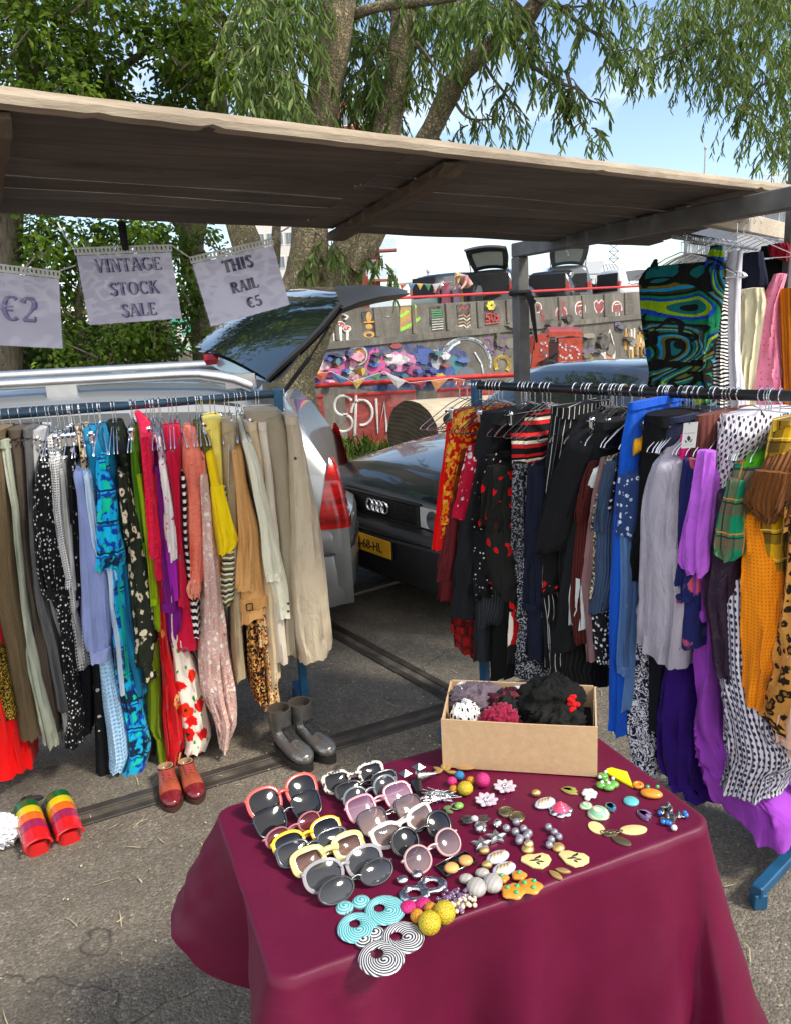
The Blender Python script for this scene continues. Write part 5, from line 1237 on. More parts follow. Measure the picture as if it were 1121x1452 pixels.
# ------------------------------------------------------------------ fabrics (UV in metres)
_FC = {}
def fabric(kind, *a, rough=.82, bump=.55, sheen=.25, **k):
    key = (kind, str(a), str(sorted(k.items())), rough, bump)
    if key in _FC: return _FC[key]
    m, nt, b = new_mat('fabric_'+kind); uv = coords(nt, 'UV'); se = nd(nt,'ShaderNodeSeparateXYZ',None,Vector=uv); U, W_ = se.outputs[0], se.outputs[1]
    def viv(c):                      # worn but strongly dyed cloth
        l = .3*c[0]+.6*c[1]+.1*c[2]; return tuple(max(.002,min(.85,(l+(x-l)*1.17)*1.06)) for x in c)
    C = [viv(srgb(x)) if isinstance(x, str) else x for x in a]
    def gt(x, t, s=.0): return ramp(nt, x, [(max(0,t-.02),(0,0,0)),(min(1,t+.02),(1,1,1))])
    def lt(x, t, w=.03): return ramp(nt, x, [(max(0,t-w),(1,1,1)),(min(1,t+w),(0,0,0))])
    def vor(sc, rnd=1.0, v=None, feat='F1'):
        n = nd(nt,'ShaderNodeTexVoronoi',{'feature':feat},Vector=v or uv,Scale=sc); n.inputs['Randomness'].default_value = rnd; return n
    def warp(amt, sc):
        o = nd(nt,'ShaderNodeVectorMath',{'operation':'SUBTRACT'},i0=nd(nt,'ShaderNodeTexNoise',None,Vector=uv,Scale=sc,Detail=2.0).outputs[1],i1=(.5,.5,.5)).outputs[0]
        o = nd(nt,'ShaderNodeVectorMath',{'operation':'MULTIPLY'},i0=o,i1=(amt,amt,amt)).outputs[0]
        return nd(nt,'ShaderNodeVectorMath',{'operation':'ADD'},i0=uv,i1=o).outputs[0]
    def per(x, p, duty=.5, off=0.0): return ramp(nt, ma(nt,'FRACT',ma(nt,'MULTIPLY_ADD',x,1/p,off+50)), [(0,(1,1,1)),(duty,(0,0,0))], True)
    def rnd(vn, i=0): return nd(nt,'ShaderNodeSeparateColor',None,Color=vn.outputs['Color']).outputs[i]
    sc = k.get('s', 20)
    c = None; hgt = None
    if kind in ('plain','knit','crinkle','denim'): 
        c = mx(nt, noise_f(nt, uv, 7, 4), tuple(x*.86 for x in C[0]), tuple(min(1,x*1.10) for x in C[0]))
        if kind == 'denim': c = mx(nt, ramp(nt, noise_f(nt, vec_scale(nt,uv,(900,260,1)), 1, 2), [(.4,(0,0,0)),(.6,(.5,.5,.5))]), c, tuple(min(1,x*1.9+.03) for x in C[0]))
    elif kind == 'dots': c = mx(nt, lt(vor(sc, k.get('j',.45)*.6).outputs[0], k.get('r',.27)), C[0], C[1])
    elif kind == 'flowers':      # ring shaped blooms with a centre, scattered
        v = vor(sc, .75, warp(.02, 30)); on = gt(rnd(v), 1-k.get('d',.7)); d = v.outputs[0]
        dn = ma(nt,'ADD',d,ma(nt,'MULTIPLY',ma(nt,'SUBTRACT',noise_f(nt,uv,sc*3.4,2),.5),.34))
        pet = ma(nt,'MULTIPLY',lt(dn,k.get('r',.36)),on)
        pc = C[1] if len(C) < 5 else mx(nt, gt(rnd(v,1),.5), C[1], C[4])
        base = C[0]
        if len(C) > 3: base = mx(nt, ma(nt,'MULTIPLY',lt(vor(sc*1.7,1.0,warp(.03,14)).outputs[0],.24),gt(noise_f(nt,uv,sc*.7,2),.52)), C[0], C[3])
        c = mx(nt, pet, base, pc); c = mx(nt, ma(nt,'MULTIPLY',lt(dn,k.get('rc',.15)),on), c, C[2])
    elif kind == 'vstripe': c = mx(nt, per(U,k.get('p',.02),k.get('w',.2)), C[0], C[1])
    elif kind == 'hstripe':
        c = mx(nt, per(W_,k.get('p',.03),k.get('w',.4)), C[0], C[1])
        if len(C) > 2: c = mx(nt, per(W_,k.get('p',.03)*2,.16,.3), c, C[2])
    elif kind == 'plaid':
        p = k.get('p',.08); c = mx(nt, ma(nt,'MULTIPLY',per(U,p,.42),.62), C[0], C[1]); c = mx(nt, ma(nt,'MULTIPLY',per(W_,p,.36),.62), c, C[1])
        c = mx(nt, ma(nt,'MULTIPLY',per(U,p,.045,.7),.9), c, C[2]); c = mx(nt, ma(nt,'MULTIPLY',per(W_,p,.045,.68),.9), c, C[2])
        if len(C) > 3: c = mx(nt, ma(nt,'MULTIPLY',per(W_,p,.04,.56),.9), c, C[3]); c = mx(nt, ma(nt,'MULTIPLY',per(U,p,.04,.5),.9), c, C[3])
    elif kind == 'gingham': p = k.get('p',.012); c = mx(nt, ma(nt,'MULTIPLY_ADD',per(U,p),.5,ma(nt,'MULTIPLY',per(W_,p),.5)), C[0], C[1])
    elif kind == 'leopard':
        v = vor(sc,.95,warp(.016,28)); d = ma(nt,'ADD',v.outputs[0],ma(nt,'MULTIPLY',ma(nt,'SUBTRACT',noise_f(nt,uv,sc*2.2,2),.5),.5))
        ring = ramp(nt, d, [(.0,(0,0,0)),(.19,(0,0,0)),(.24,(1,1,1)),(.43,(1,1,1)),(.49,(0,0,0))])
        c = mx(nt, lt(d,.20), C[0], C[2]); c = mx(nt, ring, c, C[1])
    elif kind == 'zebra':
        v = nd(nt,'ShaderNodeTexWave',{'bands_direction':k.get('dir','Y')},Vector=uv,Scale=sc,Distortion=k.get('dist',9.0),Detail=1.5); v.inputs['Detail Scale'].default_value = k.get('ds',.6); c = mx(nt, gt(v.outputs[0],.5), C[0], C[1])
    elif kind == 'swirl':
        q = vec_scale(nt, uv, (1,1.9,1), rot=(0,0,.5)); v = ma(nt,'FRACT',ma(nt,'MULTIPLY',noise_f(nt, q, k.get('s',3.2), 1, .4, 1.4),5.0))
        n = len(C); c = ramp(nt, v, [(i/n, C[i]) for i in range(n)], True)
        c = mx(nt, ramp(nt, noise_f(nt, vec_scale(nt,uv,(1,2.2,1),rot=(0,0,-.5)), 5.5, 1, .4, 1.6), [(.56,(0,0,0)),(.58,(1,1,1))]), c, C[0])
    elif kind == 'speckle':
        v = vor(sc, 1.0); c = mx(nt, gt(rnd(v),1-k.get('d',.45)), C[0], C[1])
        if len(C) > 2: c = mx(nt, gt(rnd(v,1),.78), c, C[2])
    elif kind == 'scribble':
        v = noise_f(nt, warp(.02,40), sc, 2, .5, 1.5); c = mx(nt, ramp(nt, v, [(.44,(0,0,0)),(.47,(1,1,1)),(.54,(1,1,1)),(.57,(0,0,0))]), C[0], C[1])
    elif kind == 'lace':
        v = vor(sc,1.0,warp(.012,35),'DISTANCE_TO_EDGE'); fl = lt(vor(sc*.55,.8,warp(.02,18)).outputs[0],.30,.06)
        f = ma(nt,'MAXIMUM',lt(v.outputs[0],.045),fl); c = mx(nt, f, C[0], C[1]); hgt = f
    elif kind == 'scallop':
        v = vor(sc, .1); c = mx(nt, ramp(nt,v.outputs[0],[(.2,(0,0,0)),(.5,(1,1,1))]), C[0], C[1]); hgt = v.outputs[0]
    elif kind == 'tribal':       # stepped bands of a woven looking print
        st_ = .0055; q = nd(nt,'ShaderNodeVectorMath',{'operation':'SNAP'},i0=vec_scale(nt,uv,(1,1,1),rot=(0,0,.785)),i1=(st_,st_,st_)).outputs[0]
        v1, v2, v3 = noise_f(nt,q,34,1,.4), noise_f(nt,vec_scale(nt,q,(1,1,1),(3,1,0)),22,1,.4), noise_f(nt,vec_scale(nt,uv,(.3,1,1)),9,1,.4)
        c = mx(nt, gt(v1,.55), C[0], C[1]); c = mx(nt, gt(v2,.60), c, C[3]); c = mx(nt, ma(nt,'MULTIPLY',gt(v3,.56),gt(v1,.46)), c, C[2]); c = mx(nt, per(W_,.12,.06), c, C[2]); c = mx(nt, per(W_,.12,.05,.12), c, C[1])
    elif kind == 'chain':
        v = vor(sc, .25, vec_scale(nt,uv,(1.25,.8,1),rot=(0,0,k.get('rot',0)))); f = lt(v.outputs[0],.33); st_ = per(U,k.get('p',.011),.35)
        c = mx(nt, st_, C[0], C[2]); c = mx(nt, f, c, C[1])
    elif kind == 'abstract':
        v = vor(sc,1.0,warp(.05,9)); n = len(C); c = ramp(nt, rnd(v), [(i/n, C[i]) for i in range(n)], True)
    # slight fading and soil keep any colour from being flat
    c = mx(nt, ramp(nt, noise_f(nt,uv,3.3,5,.6), [(.4,(0,0,0)),(.75,(.5,.5,.5))]), c, mx(nt, 1.0, c, (.80,.78,.76), 'MULTIPLY'))
    nt.links.new(c, b.inputs['Base Color']); b.inputs['Roughness'].default_value = rough; b.inputs['Specular IOR Level'].default_value = .2
    b.inputs['Sheen Weight'].default_value = sheen*.3*min(1,max(C[0])/.25); b.inputs['Sheen Roughness'].default_value = .5
    wr = noise_f(nt, vec_scale(nt,uv,(1,.42,1)), 16, 5, .62, .8); wr2 = noise_f(nt, uv, 150, 2)
    fo = noise_f(nt, vec_scale(nt,uv,(20,2.2,1)), 1.0, 1, .4, .7)
    h = ma(nt,'MULTIPLY_ADD',wr2,.05,ma(nt,'MULTIPLY_ADD',fo,k.get('folds',.9),wr))
    if kind == 'knit': h = ma(nt,'MULTIPLY_ADD',ma(nt,'SINE',ma(nt,'MULTIPLY',U,2*PI/k.get('p',.009))),.22,h)
    if kind == 'crinkle': h = ma(nt,'MULTIPLY_ADD',noise_f(nt, vec_scale(nt,uv,(.5,1,1)), 60, 4, .6, 1.0),1.1,h)
    if hgt is not None: h = ma(nt,'MULTIPLY_ADD',hgt,.4,h)
    nt.links.new(nd(nt,'ShaderNodeBump',None,Strength=min(1.0,bump*1.25),Distance=.014,Height=h).outputs[0], b.inputs['Normal'])
    _FC[key] = m; return m
F = fabric
# ------------------------------------------------------------------ clothes racks
class Rack:
    def __init__(s, p0, sdir, z): s.p = V(*p0); s.s = V(*sdir).normalized(); s.f = V(s.s.y, -s.s.x, 0); s.z = z
    def pt(s, px, py, q): return on_pl(px, py, s.p + s.f*q, s.f)
    def loc(s, P): d = P - s.p; return d.dot(s.s), d.dot(s.f), P.z
    def W(s, a, q, z): w = s.p + s.s*a + s.f*q; return V(w.x, w.y, z)
LR = Rack((-.46,3.24,0), (.965,.262,0), 1.49)
RR = Rack((.35,3.15,0), (.643,-.766,0), 1.49)
BLUE = simple('blue_rack_paint', (.012,.075,.16), .4, .1, var=.25, bump=.08)
BARB = simple('dark_blue_bar', (.012,.035,.065), .35, .2, var=.25)
BARK_ = simple('black_bar', (.012,.013,.015), .38, .1, var=.2)
def rack(R, a0, a1, label, barm, name='clothes_rack', foot=.27, clip0=.0):
    T = thing(name, label, 'clothes rack', tuple(R.W((a0+a1)/2,0,0)), world=True)
    mb = MB(); mb.tube([R.W(a0+(a1-a0)*k/8,0,R.z-.004*math.sin(PI*k/8)) for k in range(9)], .0165, 14); mb.build('top_bar', barm, T)
    for a in (a0, a1):
        mb = MB(); mb.beam(R.W(a,0,R.z+.02), R.W(a+.004,0,.075), .036, .036, up=R.f); mb.build('upright', BLUE, T, smooth=False)
        mb = MB(); mb.beam(R.W(a,-foot,.06), R.W(a,foot,.06), .036, .036); fo = mb.build('foot', BLUE, T, smooth=False)
        mb = MB(); mb.bbox(tuple(R.W(a,foot-.018,.027)), (.040,.040,.050), .003); mb.build('foot_tip', BLUE, fo, smooth=False)
        mb = MB(); mb.bbox(tuple(R.W(a,-foot+.018,.027)), (.040,.040,.050), .003); mb.build('foot_tip', BLUE, fo, smooth=False)
    return T
rack(LR, -1.62, .0, 'blue steel clothes rack packed with garments in front of the silver estate', BARB)
rack(RR, .0, 1.34, 'blue steel clothes rack with a thick black bar in front of the black saloon', BARK_)
# ------------------------------------------------------------------ hangers
WIRE = simple('hanger_wire', (.62,.63,.65), .22, 1.0, var=.08)
WHITEH = simple('white_hanger', (.68,.68,.68), .45)
def hook_pts(r=.019): return [V(0, r*math.sin(a), r*math.cos(a)) for a in [math.radians(x) for x in range(100,-181,-20)]]
def clip_hanger():
    T = thing('clip_hanger', '', 'hanger')
    mb = MB(); pts = hook_pts(); mb.tube(pts + [V(0,0,-.03),V(0,0,-.088)], .0021, 6)
    mb.tube([V(0,-.165,-.088),V(0,.165,-.088)], .0024, 6); mb.build('hook_wire', WIRE, T)
    for y in (-.135,.135):
        mb = MB(); mb.bbox((0,y,-.108),(.018,.014,.040),.003); mb.sphere((.0,y,-.086),(.012,.009,.012),10,6); mb.tube([V(-.014,y,-.092),V(.014,y,-.092)],.006,8); mb.build('clip', CHROME, T)
    for y in (-.167,.167):
        mb = MB(); mb.sphere((0,y,-.088),.0052,8,6); mb.build('end_cap', BLACKP, T)
    return T
def wire_hanger(mat=None):
    T = thing('wire_hanger', '', 'hanger')
    mb = MB(); mb.tube(hook_pts() + [V(0,0,-.03),V(0,.0,-.055)], .0021, 6)
    mb.tube([V(0,0,-.055),V(0,.06,-.075),V(0,.205,-.150),V(0,.212,-.160),V(0,.20,-.165),V(0,-.20,-.165),V(0,-.212,-.160),V(0,-.205,-.150),V(0,-.06,-.075),V(0,0,-.055)], .0021, 6); mb.build('wire', mat or WIRE, T); return T
def place(o, R, a, z=None, label='', group='', twist=0.0, first=False):
    c = o if first else copy_tree(o)
    c.location = R.W(a, 0, (z or R.z) + .0005); c.rotation_euler = (0, 0, math.atan2(-R.f.x, R.f.y) + PI + twist)
    tag(c, label, None, group); return c
CH = clip_hanger(); WH = wire_hanger(); _used = {'c': False, 't': False}
def hang(R, a, kind, rk):
    o = CH if kind == 'c' else WH
    lab = {'L': {'c':'steel clip hanger on the blue bar before the silver estate','t':'thin wire hanger on the blue bar before the silver estate'}, 'R': {'c':'steel clip hanger hooked over the thick black bar','t':'thin wire hanger hooked over the thick black bar'}, 'H': {'c':'','t':'thin wire hanger on the high bar beneath the wooden beam'}}[rk][kind]
    g_ = {'L':'hangers on the blue bar','R':'hangers on the black bar','H':'hangers on the high bar'}[rk]
    c = place(o, R, a, None, lab, g_+(' with clips' if kind == 'c' else ' of bent wire'), random.uniform(-.12,.12), not _used[kind]); _used[kind] = True; return c
# ------------------------------------------------------------------ garments
def interp_rows(rows, K):
    ys = [r[0] for r in rows]; out = []
    for i in range(K+1):
        y = ys[0] + (ys[-1]-ys[0])*i/K
        j = 0
        while j < len(ys)-2 and y > ys[j+1]: j += 1
        t = (y-ys[j])/(ys[j+1]-ys[j]); t = max(0,min(1,t))
        v = []
        for c in (1,2):
            p0, p1, p2, p3 = rows[max(j-1,0)][c], rows[j][c], rows[j+1][c], rows[min(j+2,len(rows)-1)][c]
            lin = p1*(1-t)+p2*t; cr = .5*((2*p1)+(p2-p0)*t+(2*p0-5*p1+4*p2-p3)*t*t+(3*p1-p0-3*p2+p3)*t**3); v.append(.4*lin+.6*cr)
        out.append((y, v[0], v[1]))
    return out
_GI = [0]
def cloth(R, name, mat, rows, q=.17, kind='c', depth=None, parent=None, fold=.006, lam=.030, qtop=.05, hem=.016, ease=.11, point=False):
    """a hollow garment whose edge nearest the viewer runs between the given edges; hangs down in the rack's own frame"""
    _GI[0] += 1; sd_ = _GI[0]*1.37
    if kind != 's' and not point:      # cut hems stay open and wide
        wl, wp = rows[-1][2]-rows[-1][1], max(r[2]-r[1] for r in rows[-3:-1])
        if wl < .78*wp: c_ = (rows[-1][1]+rows[-1][2])/2; rows = rows[:-1]+[(rows[-1][0], c_-.39*wp, c_+.39*wp)]
    slant = 0 if kind == 's' else random.uniform(-.55,.55)
    K = max(8, int((rows[-1][0]-rows[0][0])/9)); R_ = interp_rows(rows, K)
    if depth is None: depth = {'c': .30, 't': .36, 's': .075}[kind]
    z0 = R.pt(R_[0][1], R_[0][0], q).z; sec = []
    n = 44; Vv = []; uv = []; prevz = None; vacc = 0
    nE = .62
    for k, (y, xl, xr) in enumerate(R_):
        t = k/K; qq = q
        if kind == 't':
            dz = max(0, z0 - R.pt((xl+xr)/2, y, q).z); e = min(1, dz/ease); e = e*e*(3-2*e); qq = qtop + (q-qtop)*e
        a = R.loc(R.pt(xl, y, qq)); b_ = R.loc(R.pt(xr, y, qq))
        s0, s1 = sorted((a[0], b_[0])); cz = (a[2]+b_[2])/2; cs = (s0+s1)/2; hw = max(.006, (s1-s0)/2)
        dp = depth*(.35+.65*(qq/q) if kind == 't' else 1.0)/2
        if kind == 's': dp = min(dp, max(.02, hw*.9))
        if prevz is not None: vacc += abs(prevz - cz)
        prevz = cz
        A = fold*(.4+.6*t); row = []; urow = []; u = 0; last = None
        for j in range(n):
            an = -PI/2 + 2*PI*j/n            # start at the back
            cx, sn = math.cos(an), math.sin(an)
            sx = math.copysign(abs(cx)**nE, cx); sy = math.copysign(abs(sn)**nE, sn)
            sl = hw*sx; ql = dp*sy
            ph_ = sl/lam + sd_ + .35*math.sin(t*3+sd_) + .5*noise.noise(V(vacc*3,sd_,1))
            ff = A*1.5*((1-2*abs(math.sin(PI*ph_))**.8) + .45*math.sin(2*PI*sl/(lam*.43) + 2.1*sd_ + t*2))
            w_ = noise.noise(V(sl*14+sd_, vacc*4.5, ql*6))*A*1.6 + noise.noise(V(sl*30+sd_, vacc*12, 3))*A*.7
            fs = A*.8*math.sin(2*PI*ql/(lam*2.2)+sd_*3+t*1.5) + noise.noise(V(ql*9+sd_, vacc*5, 7))*A*1.2
            cr_ = noise.noise(V(vacc*26+sd_, sl*14, ql*5)); w_ += A*.55*(1-2*abs(cr_)*2)*noise.noise(V(vacc*6,sd_+4,sl*8))
            s_ = cs + sl + fs*abs(cx) ; q_ = qq - dp + ql + (ff+w_)*(1 if sn > 0 else -.6)*min(1,abs(sn)*1.4)
            z_ = cz - slant*sl*max(0,(t-.55)/.45)**2 - (ff*.25*max(0,(t-.8)/.2)) + (noise.noise(V(s_*22, q_*9, sd_))*hem*min(1,max(0,(t-.8)/.2)) if t > .8 else 0) + noise.noise(V(sl*20,ql*8,sd_+9))*.004
            p = R.W(s_, q_, z_); row.append(p)
            if last is not None: u += (p-last).length
            urow.append(u); last = p
        urow.append(u + (row[0]-row[-1]).length)
        Vv.append(row); uv.append([(x - urow[n//2] + sd_, -vacc) for x in urow])
    mb = MB(); mb.grid(Vv, uv=lambda i, j: uv[i][j], wrap=True)
    o = len(mb.v); c0 = sum(Vv[0], V(0,0,0))/n; c1 = sum(Vv[-1], V(0,0,0))/n + V(0,0,.03)
    mb.v += [tuple(c0+V(0,0,.004)), tuple(c1)]
    for j in range(n):
        j2 = (j+1) % n
        mb.f.append((j2, j, o)); mb.m.append(0); mb.uv.append([uv[0][j]]*3)
        mb.f.append((K*n+j, K*n+j2, o+1)); mb.m.append(0); mb.uv.append([uv[-1][j]]*3)
    ob = mb.build(name, mat, None, ang=75)
    if parent: ob.parent = parent
    top = R.loc(c0)
    return ob, top[0]
def wear(R, rk, name, cat, label, mat, rows, q=.17, kind='c', hanger=True, group=None, **k):
    if name not in ('shawl','skirt','scarf'): rows = [(y, l-.07*(r-l), r+.07*(r-l)) for y, l, r in rows]
    o, a = cloth(R, name, mat, rows, q, kind, **k); tag(o, label, cat, group)
    ln = rows[-1][0]-rows[0][0]; xr_ = lambda y: interp_rows(rows, 40)[max(0,min(40,int(40*(y-rows[0][0])/ln)))]
    if kind == 't' and name in ('dress','blouse','shirt','jacket','cardigan','coat','tunic','tshirt') and ln > 170 and label.split()[-1] not in ('cuff',) and not any(w_ in label for w_ in ('sleeve','shawl','coral','swirl')):
        long_ = name in ('jacket','coat','cardigan') or random.random() < .45; L_ = min(ln*.72, random.uniform(190,240) if long_ else random.uniform(85,125)); R2 = []
        for i in range(6):
            y = rows[0][0] + 34 + L_*i/5; _, l, r = xr_(y); w_ = (r-l)*(.66 if i else .5)*(1-.10*i/5); c_ = l + (r-l)*(.40-.02*i); R2.append((y, c_-w_/2, c_+w_/2))
        sv, _ = cloth(R, 'sleeve', mat, R2, q+.018, 's', parent=o, fold=k.get('fold',.006)*1.2)
        if long_: e = R2[-1]; cloth(R, 'cuff', mat, [(e[0]-9, e[1]-.6, e[2]+.6), (e[0]+2, e[1]-.4, e[2]+.4)], q+.021, 's', parent=o, fold=.002)
    if kind == 'c' and name in ('trousers','jeans','skirt') and ln > 120:
        y0 = rows[0][0]; a0, a1 = xr_(y0), xr_(y0+11); cloth(R, 'waistband', mat, [(y0-1, a0[1]-.8, a0[2]+.8), (y0+11, a1[1]-.8, a1[2]+.8)], q+.004, 'c', parent=o, fold=.001, hem=.001)
    if hanger: hang(R, a, 'c' if kind == 'c' else 't', rk)
    return o
# ------------------------------------------------------------------ what hangs on the blue rack (edges in photo pixels: y, left, right)
random.seed(11)
def L(name, cat, label, mat, rows, q=.17, kind='c', **k): return wear(LR, 'L', name, cat, label, mat, rows, q, kind, **k)
def sub(par, name, mat, rows, q=.2, kind='s', R=LR, **k): o, a = cloth(R, name, mat, rows, q, kind, parent=par, **k); return o
d = L('skirt','skirt','bright red skirt with black and gold speckled top at the end of the blue rack', F('plain','d8101c'), [(640,-60,-30),(800,-50,-14),(960,-40,12),(1024,-30,28),(1106,-30,44)], .20, fold=.009)
sub(d,'speckled_top',F('speckle','17140d','b59a52','5d4a20',s=240,d=.42,rough=.45),[(640,-58,-28),(800,-48,-12),(900,-44,0),(960,-38,14),(1026,-30,28)],.207,'c')
L('trousers','trousers','olive brown corduroy trousers, first whole garment at the outer end of the blue rack', F('knit','6b5c46',p=.006), [(612,-22,2),(680,-20,9),(760,-16,16),(840,-12,23),(920,4,37),(1053,24,56)], .19)
L('trousers','trousers','pale sage trousers with crumpled legs beside the olive corduroys', F('plain','a3a899',bump=.9), [(626,-4,13),(660,1,15),(720,13,25),(800,20,33),(860,28,39),(930,33,53),(1000,48,69),(1062,60,82)], .185, fold=.010)
L('trousers','trousers','dark brown trousers between the pale sage pair and the charcoal pair', F('plain','4c443c'), [(611,8,31),(647,14,35),(700,21,37),(780,28,42),(850,38,52),(920,48,66),(1046,68,84)], .16)
L('trousers','trousers','charcoal denim trousers next to the dark brown pair', F('denim','4a4a4b'), [(610,30,44),(674,35,48),(780,40,54),(850,48,68),(920,62,88),(1012,78,104)], .172)
L('jeans','jeans','light grey jeans with a pale turned cuff, half behind the polka dot blouse', F('denim','98989a'), [(612,39,58),(660,42,55),(720,47,58),(800,52,70),(900,70,92),(1000,84,104),(1040,90,107)], .14)
L('blouse','blouse','black blouse with small white polka dots and a long tail', F('dots','121214','d8d8d6',s=62,r=.27,j=.9), [(624,57,80),(650,52,80),(680,50,80),(727,48,83),(780,51,94),(840,62,102),(868,76,103),(884,82,98),(950,88,106),(1010,94,113),(1064,90,113)], .215, 't', fold=.008)
L('blouse','blouse','white blouse with fine black dots next to the black polka blouse', F('dots','d6d6d4','1a1a1c',s=105,r=.26,j=.1), [(618,64,82),(674,70,88),(727,76,90),(780,84,98),(850,96,108),(868,99,108)], .20, 't')
L('shirt','shirt','plain grey shirt seen as a thin strip behind the white dotted blouse', F('plain','a9a9a6'), [(632,80,90),(700,86,97),(780,92,106),(838,98,112)], .185, 't')
L('skirt','skirt','pale grey skirt with a narrow gingham hem under the dotted blouses', F('plain','b9bab8'), [(650,84,96),(760,90,104),(860,95,106),(900,96,118),(946,94,127)], .17)
g_ = L('underskirt','skirt','gingham black and white underskirt peeping out below the pale grey skirt', F('gingham','dededc','17171b',p=.014), [(700,86,98),(860,90,104),(920,90,124),(953,93,128)], .165)
L('blouse','blouse','beige top with leopard patterned collar below the hanger clips', F('leopard','b9a98c','231a12','7b5b34',s=70), [(606,104,122),(640,110,124),(700,118,130),(760,124,136)], .15, 't')
L('dress','dress','black floral dress strip showing white leaf shapes beside the periwinkle blouse', F('flowers','131315','d8d8d4','131315',s=42,d=.5,r=.3), [(612,92,106),(690,98,108),(760,100,112),(850,106,116)], .178, 't')
L('skirt','skirt','very dark navy skirt hanging low behind the dotted blouse', F('plain','14161c'), [(640,86,110),(800,95,128),(940,104,132),(1030,106,135),(1046,108,134)], .12)
d = L('blouse','blouse','periwinkle blue blouse with a long sleeve gathered into a cuff', F('plain','8793bd'), [(640,98,114),(670,100,118),(700,106,124),(760,110,140),(840,112,154),(880,114,158),(905,117,160),(926,123,156)], .225, 't', fold=.006)
sub(d,'cuff',F('plain','8d98c0'),[(923,125,156),(940,127,155)],.228,fold=.003)
L('blouse','blouse','very pale blue blouse with a pointed tail between periwinkle and teal', F('plain','c3d2e2'), [(640,114,124),(700,121,134),(760,130,146),(816,148,168),(860,152,166),(900,158,172),(960,164,176),(988,168,178)], .205, 't')
L('blouse','blouse','solid teal blouse whose two shoulders stand high beside the printed sleeve', F('plain','0e6f93'), [(606,114,138),(640,120,146),(700,132,152),(780,146,164),(840,158,178),(900,166,190),(960,186,204),(988,190,208)], .185, 't')
L('tunic','tunic','second teal tunic, darker, just past the turquoise printed sleeve', F('plain','0b5f80'), [(604,133,153),(640,140,163),(700,152,171),(780,164,180),(840,170,186),(900,178,194),(965,186,208),(990,192,208)], .175, 't')
L('blouse','blouse','emerald green blouse strip hanging below the printed turquoise sleeve', F('plain','0f9b88'), [(640,140,152),(780,150,166),(830,158,172),(900,166,182),(962,172,186)], .19, 't')
d = L('dress','dress','turquoise dress with blue woven style print whose hem trails to the ground', F('tribal','15a3cf','1b3f9a','0d2440','2fbf9e',sheen=.3), [(612,136,150),(700,140,164),(840,150,176),(960,160,186),(1010,172,200),(1060,178,214),(1095,176,206),(1122,150,194),(1147,127,160)], .20, 't', fold=.010)
sub(d,'printed_sleeve',F('tribal','18aedb','1b3f9a','0d2440','2fbf9e'),[(652,139,147),(700,137,163),(755,136,168),(794,136,176),(809,134,175)],.245,'s')
L('dress','dress','pale blue dress of overlapping lace scallops hanging low under the periwinkle sleeve', F('scallop','7fa6cf','b3d0ea',s=58,bump=1.0), [(640,110,128),(800,122,148),(938,137,159),(987,143,169),(1040,150,180),(1080,154,185),(1098,157,171)], .205, 't')
L('dress','dress','long black dress dotted with white blossoms at the hem beside the lace dress', F('flowers','101113','d6d6d0','6a6a66',s=34,d=.55,r=.26), [(650,98,116),(820,116,138),(960,130,143),(1040,133,151),(1100,135,157),(1130,132,160)], .16, 't')
L('dress','dress','charcoal green dress covered in cream daisies with brown centres', F('flowers','23281f','d9cdb4','5a3a22','3a4232',s=25,d=.9,r=.40,rc=.15), [(640,161,170),(670,164,182),(727,172,196),(780,178,207),(840,183,213),(900,190,223),(944,190,221),(955,203,216),(972,207,216)], .21, 't', fold=.007)
L('blouse','blouse','black green velvet top with a mottled leaf pattern beside the daisy dress', F('flowers','10140f','2f4a34','1a2419',s=40,d=.6), [(600,150,170),(640,163,184),(687,177,188),(760,184,196)], .19, 't')
L('blouse','blouse','lime green blouse with a darker olive shoulder beside the hot pink one', F('plain','8ea83c'), [(640,186,199),(700,196,208),(780,206,217),(840,213,226),(880,216,231),(897,218,230)], .185, 't')
L('cardigan','cardigan','moss green cardigan shoulder next to the ruched hot pink blouse', F('plain','4f7a22'), [(606,182,197),(650,184,201),(720,192,207),(800,200,214)], .175, 't')
L('skirt','skirt','long olive skirt hanging between the daisy dress and the red floral dress', F('plain','66772a'), [(660,184,205),(840,196,214),(930,203,228),(990,206,231),(1036,205,231),(1050,220,232),(1088,226,239)], .16)
L('blouse','blouse','hot pink ruched satin blouse ending in a short frilled edge', F('crinkle','e0104f',rough=.45,bump=1.0), [(586,190,196),(600,196,212),(647,200,216),(700,206,222),(754,212,228),(822,217,233)], .225, 't', qtop=.03)
L('dress','dress','purple dress strip between the hot pink blouse and the white floral one', F('plain','6a1f6e'), [(630,214,224),(700,221,233),(780,229,240),(853,232,258),(880,233,262),(912,240,251)], .195, 't')
L('tshirt','t-shirt','bright violet t-shirt whose sleeve ends level with the coral ruffle', F('plain','93329a'), [(660,222,230),(740,228,240),(800,233,257),(853,240,260)], .212, 't')
L('blouse','blouse','white blouse printed with small pink and violet blossoms', F('flowers','e3dfdc','c02f6e','7a3f8c','d8d2d0','c7485a',s=48,d=.62,r=.32), [(620,219,228),(650,224,236),(700,232,245),(750,237,252),(796,242,254)], .225, 't')
L('dress','dress','crimson wrap dress with faint grey embroidery ending in a deep plain hem', F('flowers','b3123f','6a5a5e','8a1036',s=20,d=.35,r=.3), [(606,230,254),(647,235,258),(727,246,260),(800,252,264),(860,255,276),(925,247,284)], .20, 't')
L('top','top','thin black and white striped top beside the coral chiffon blouse', F('hstripe','141416','e6dfdc',p=.030,w=.45), [(640,254,261),(700,258,265),(780,262,268),(850,268,282),(907,275,284)], .212, 't')
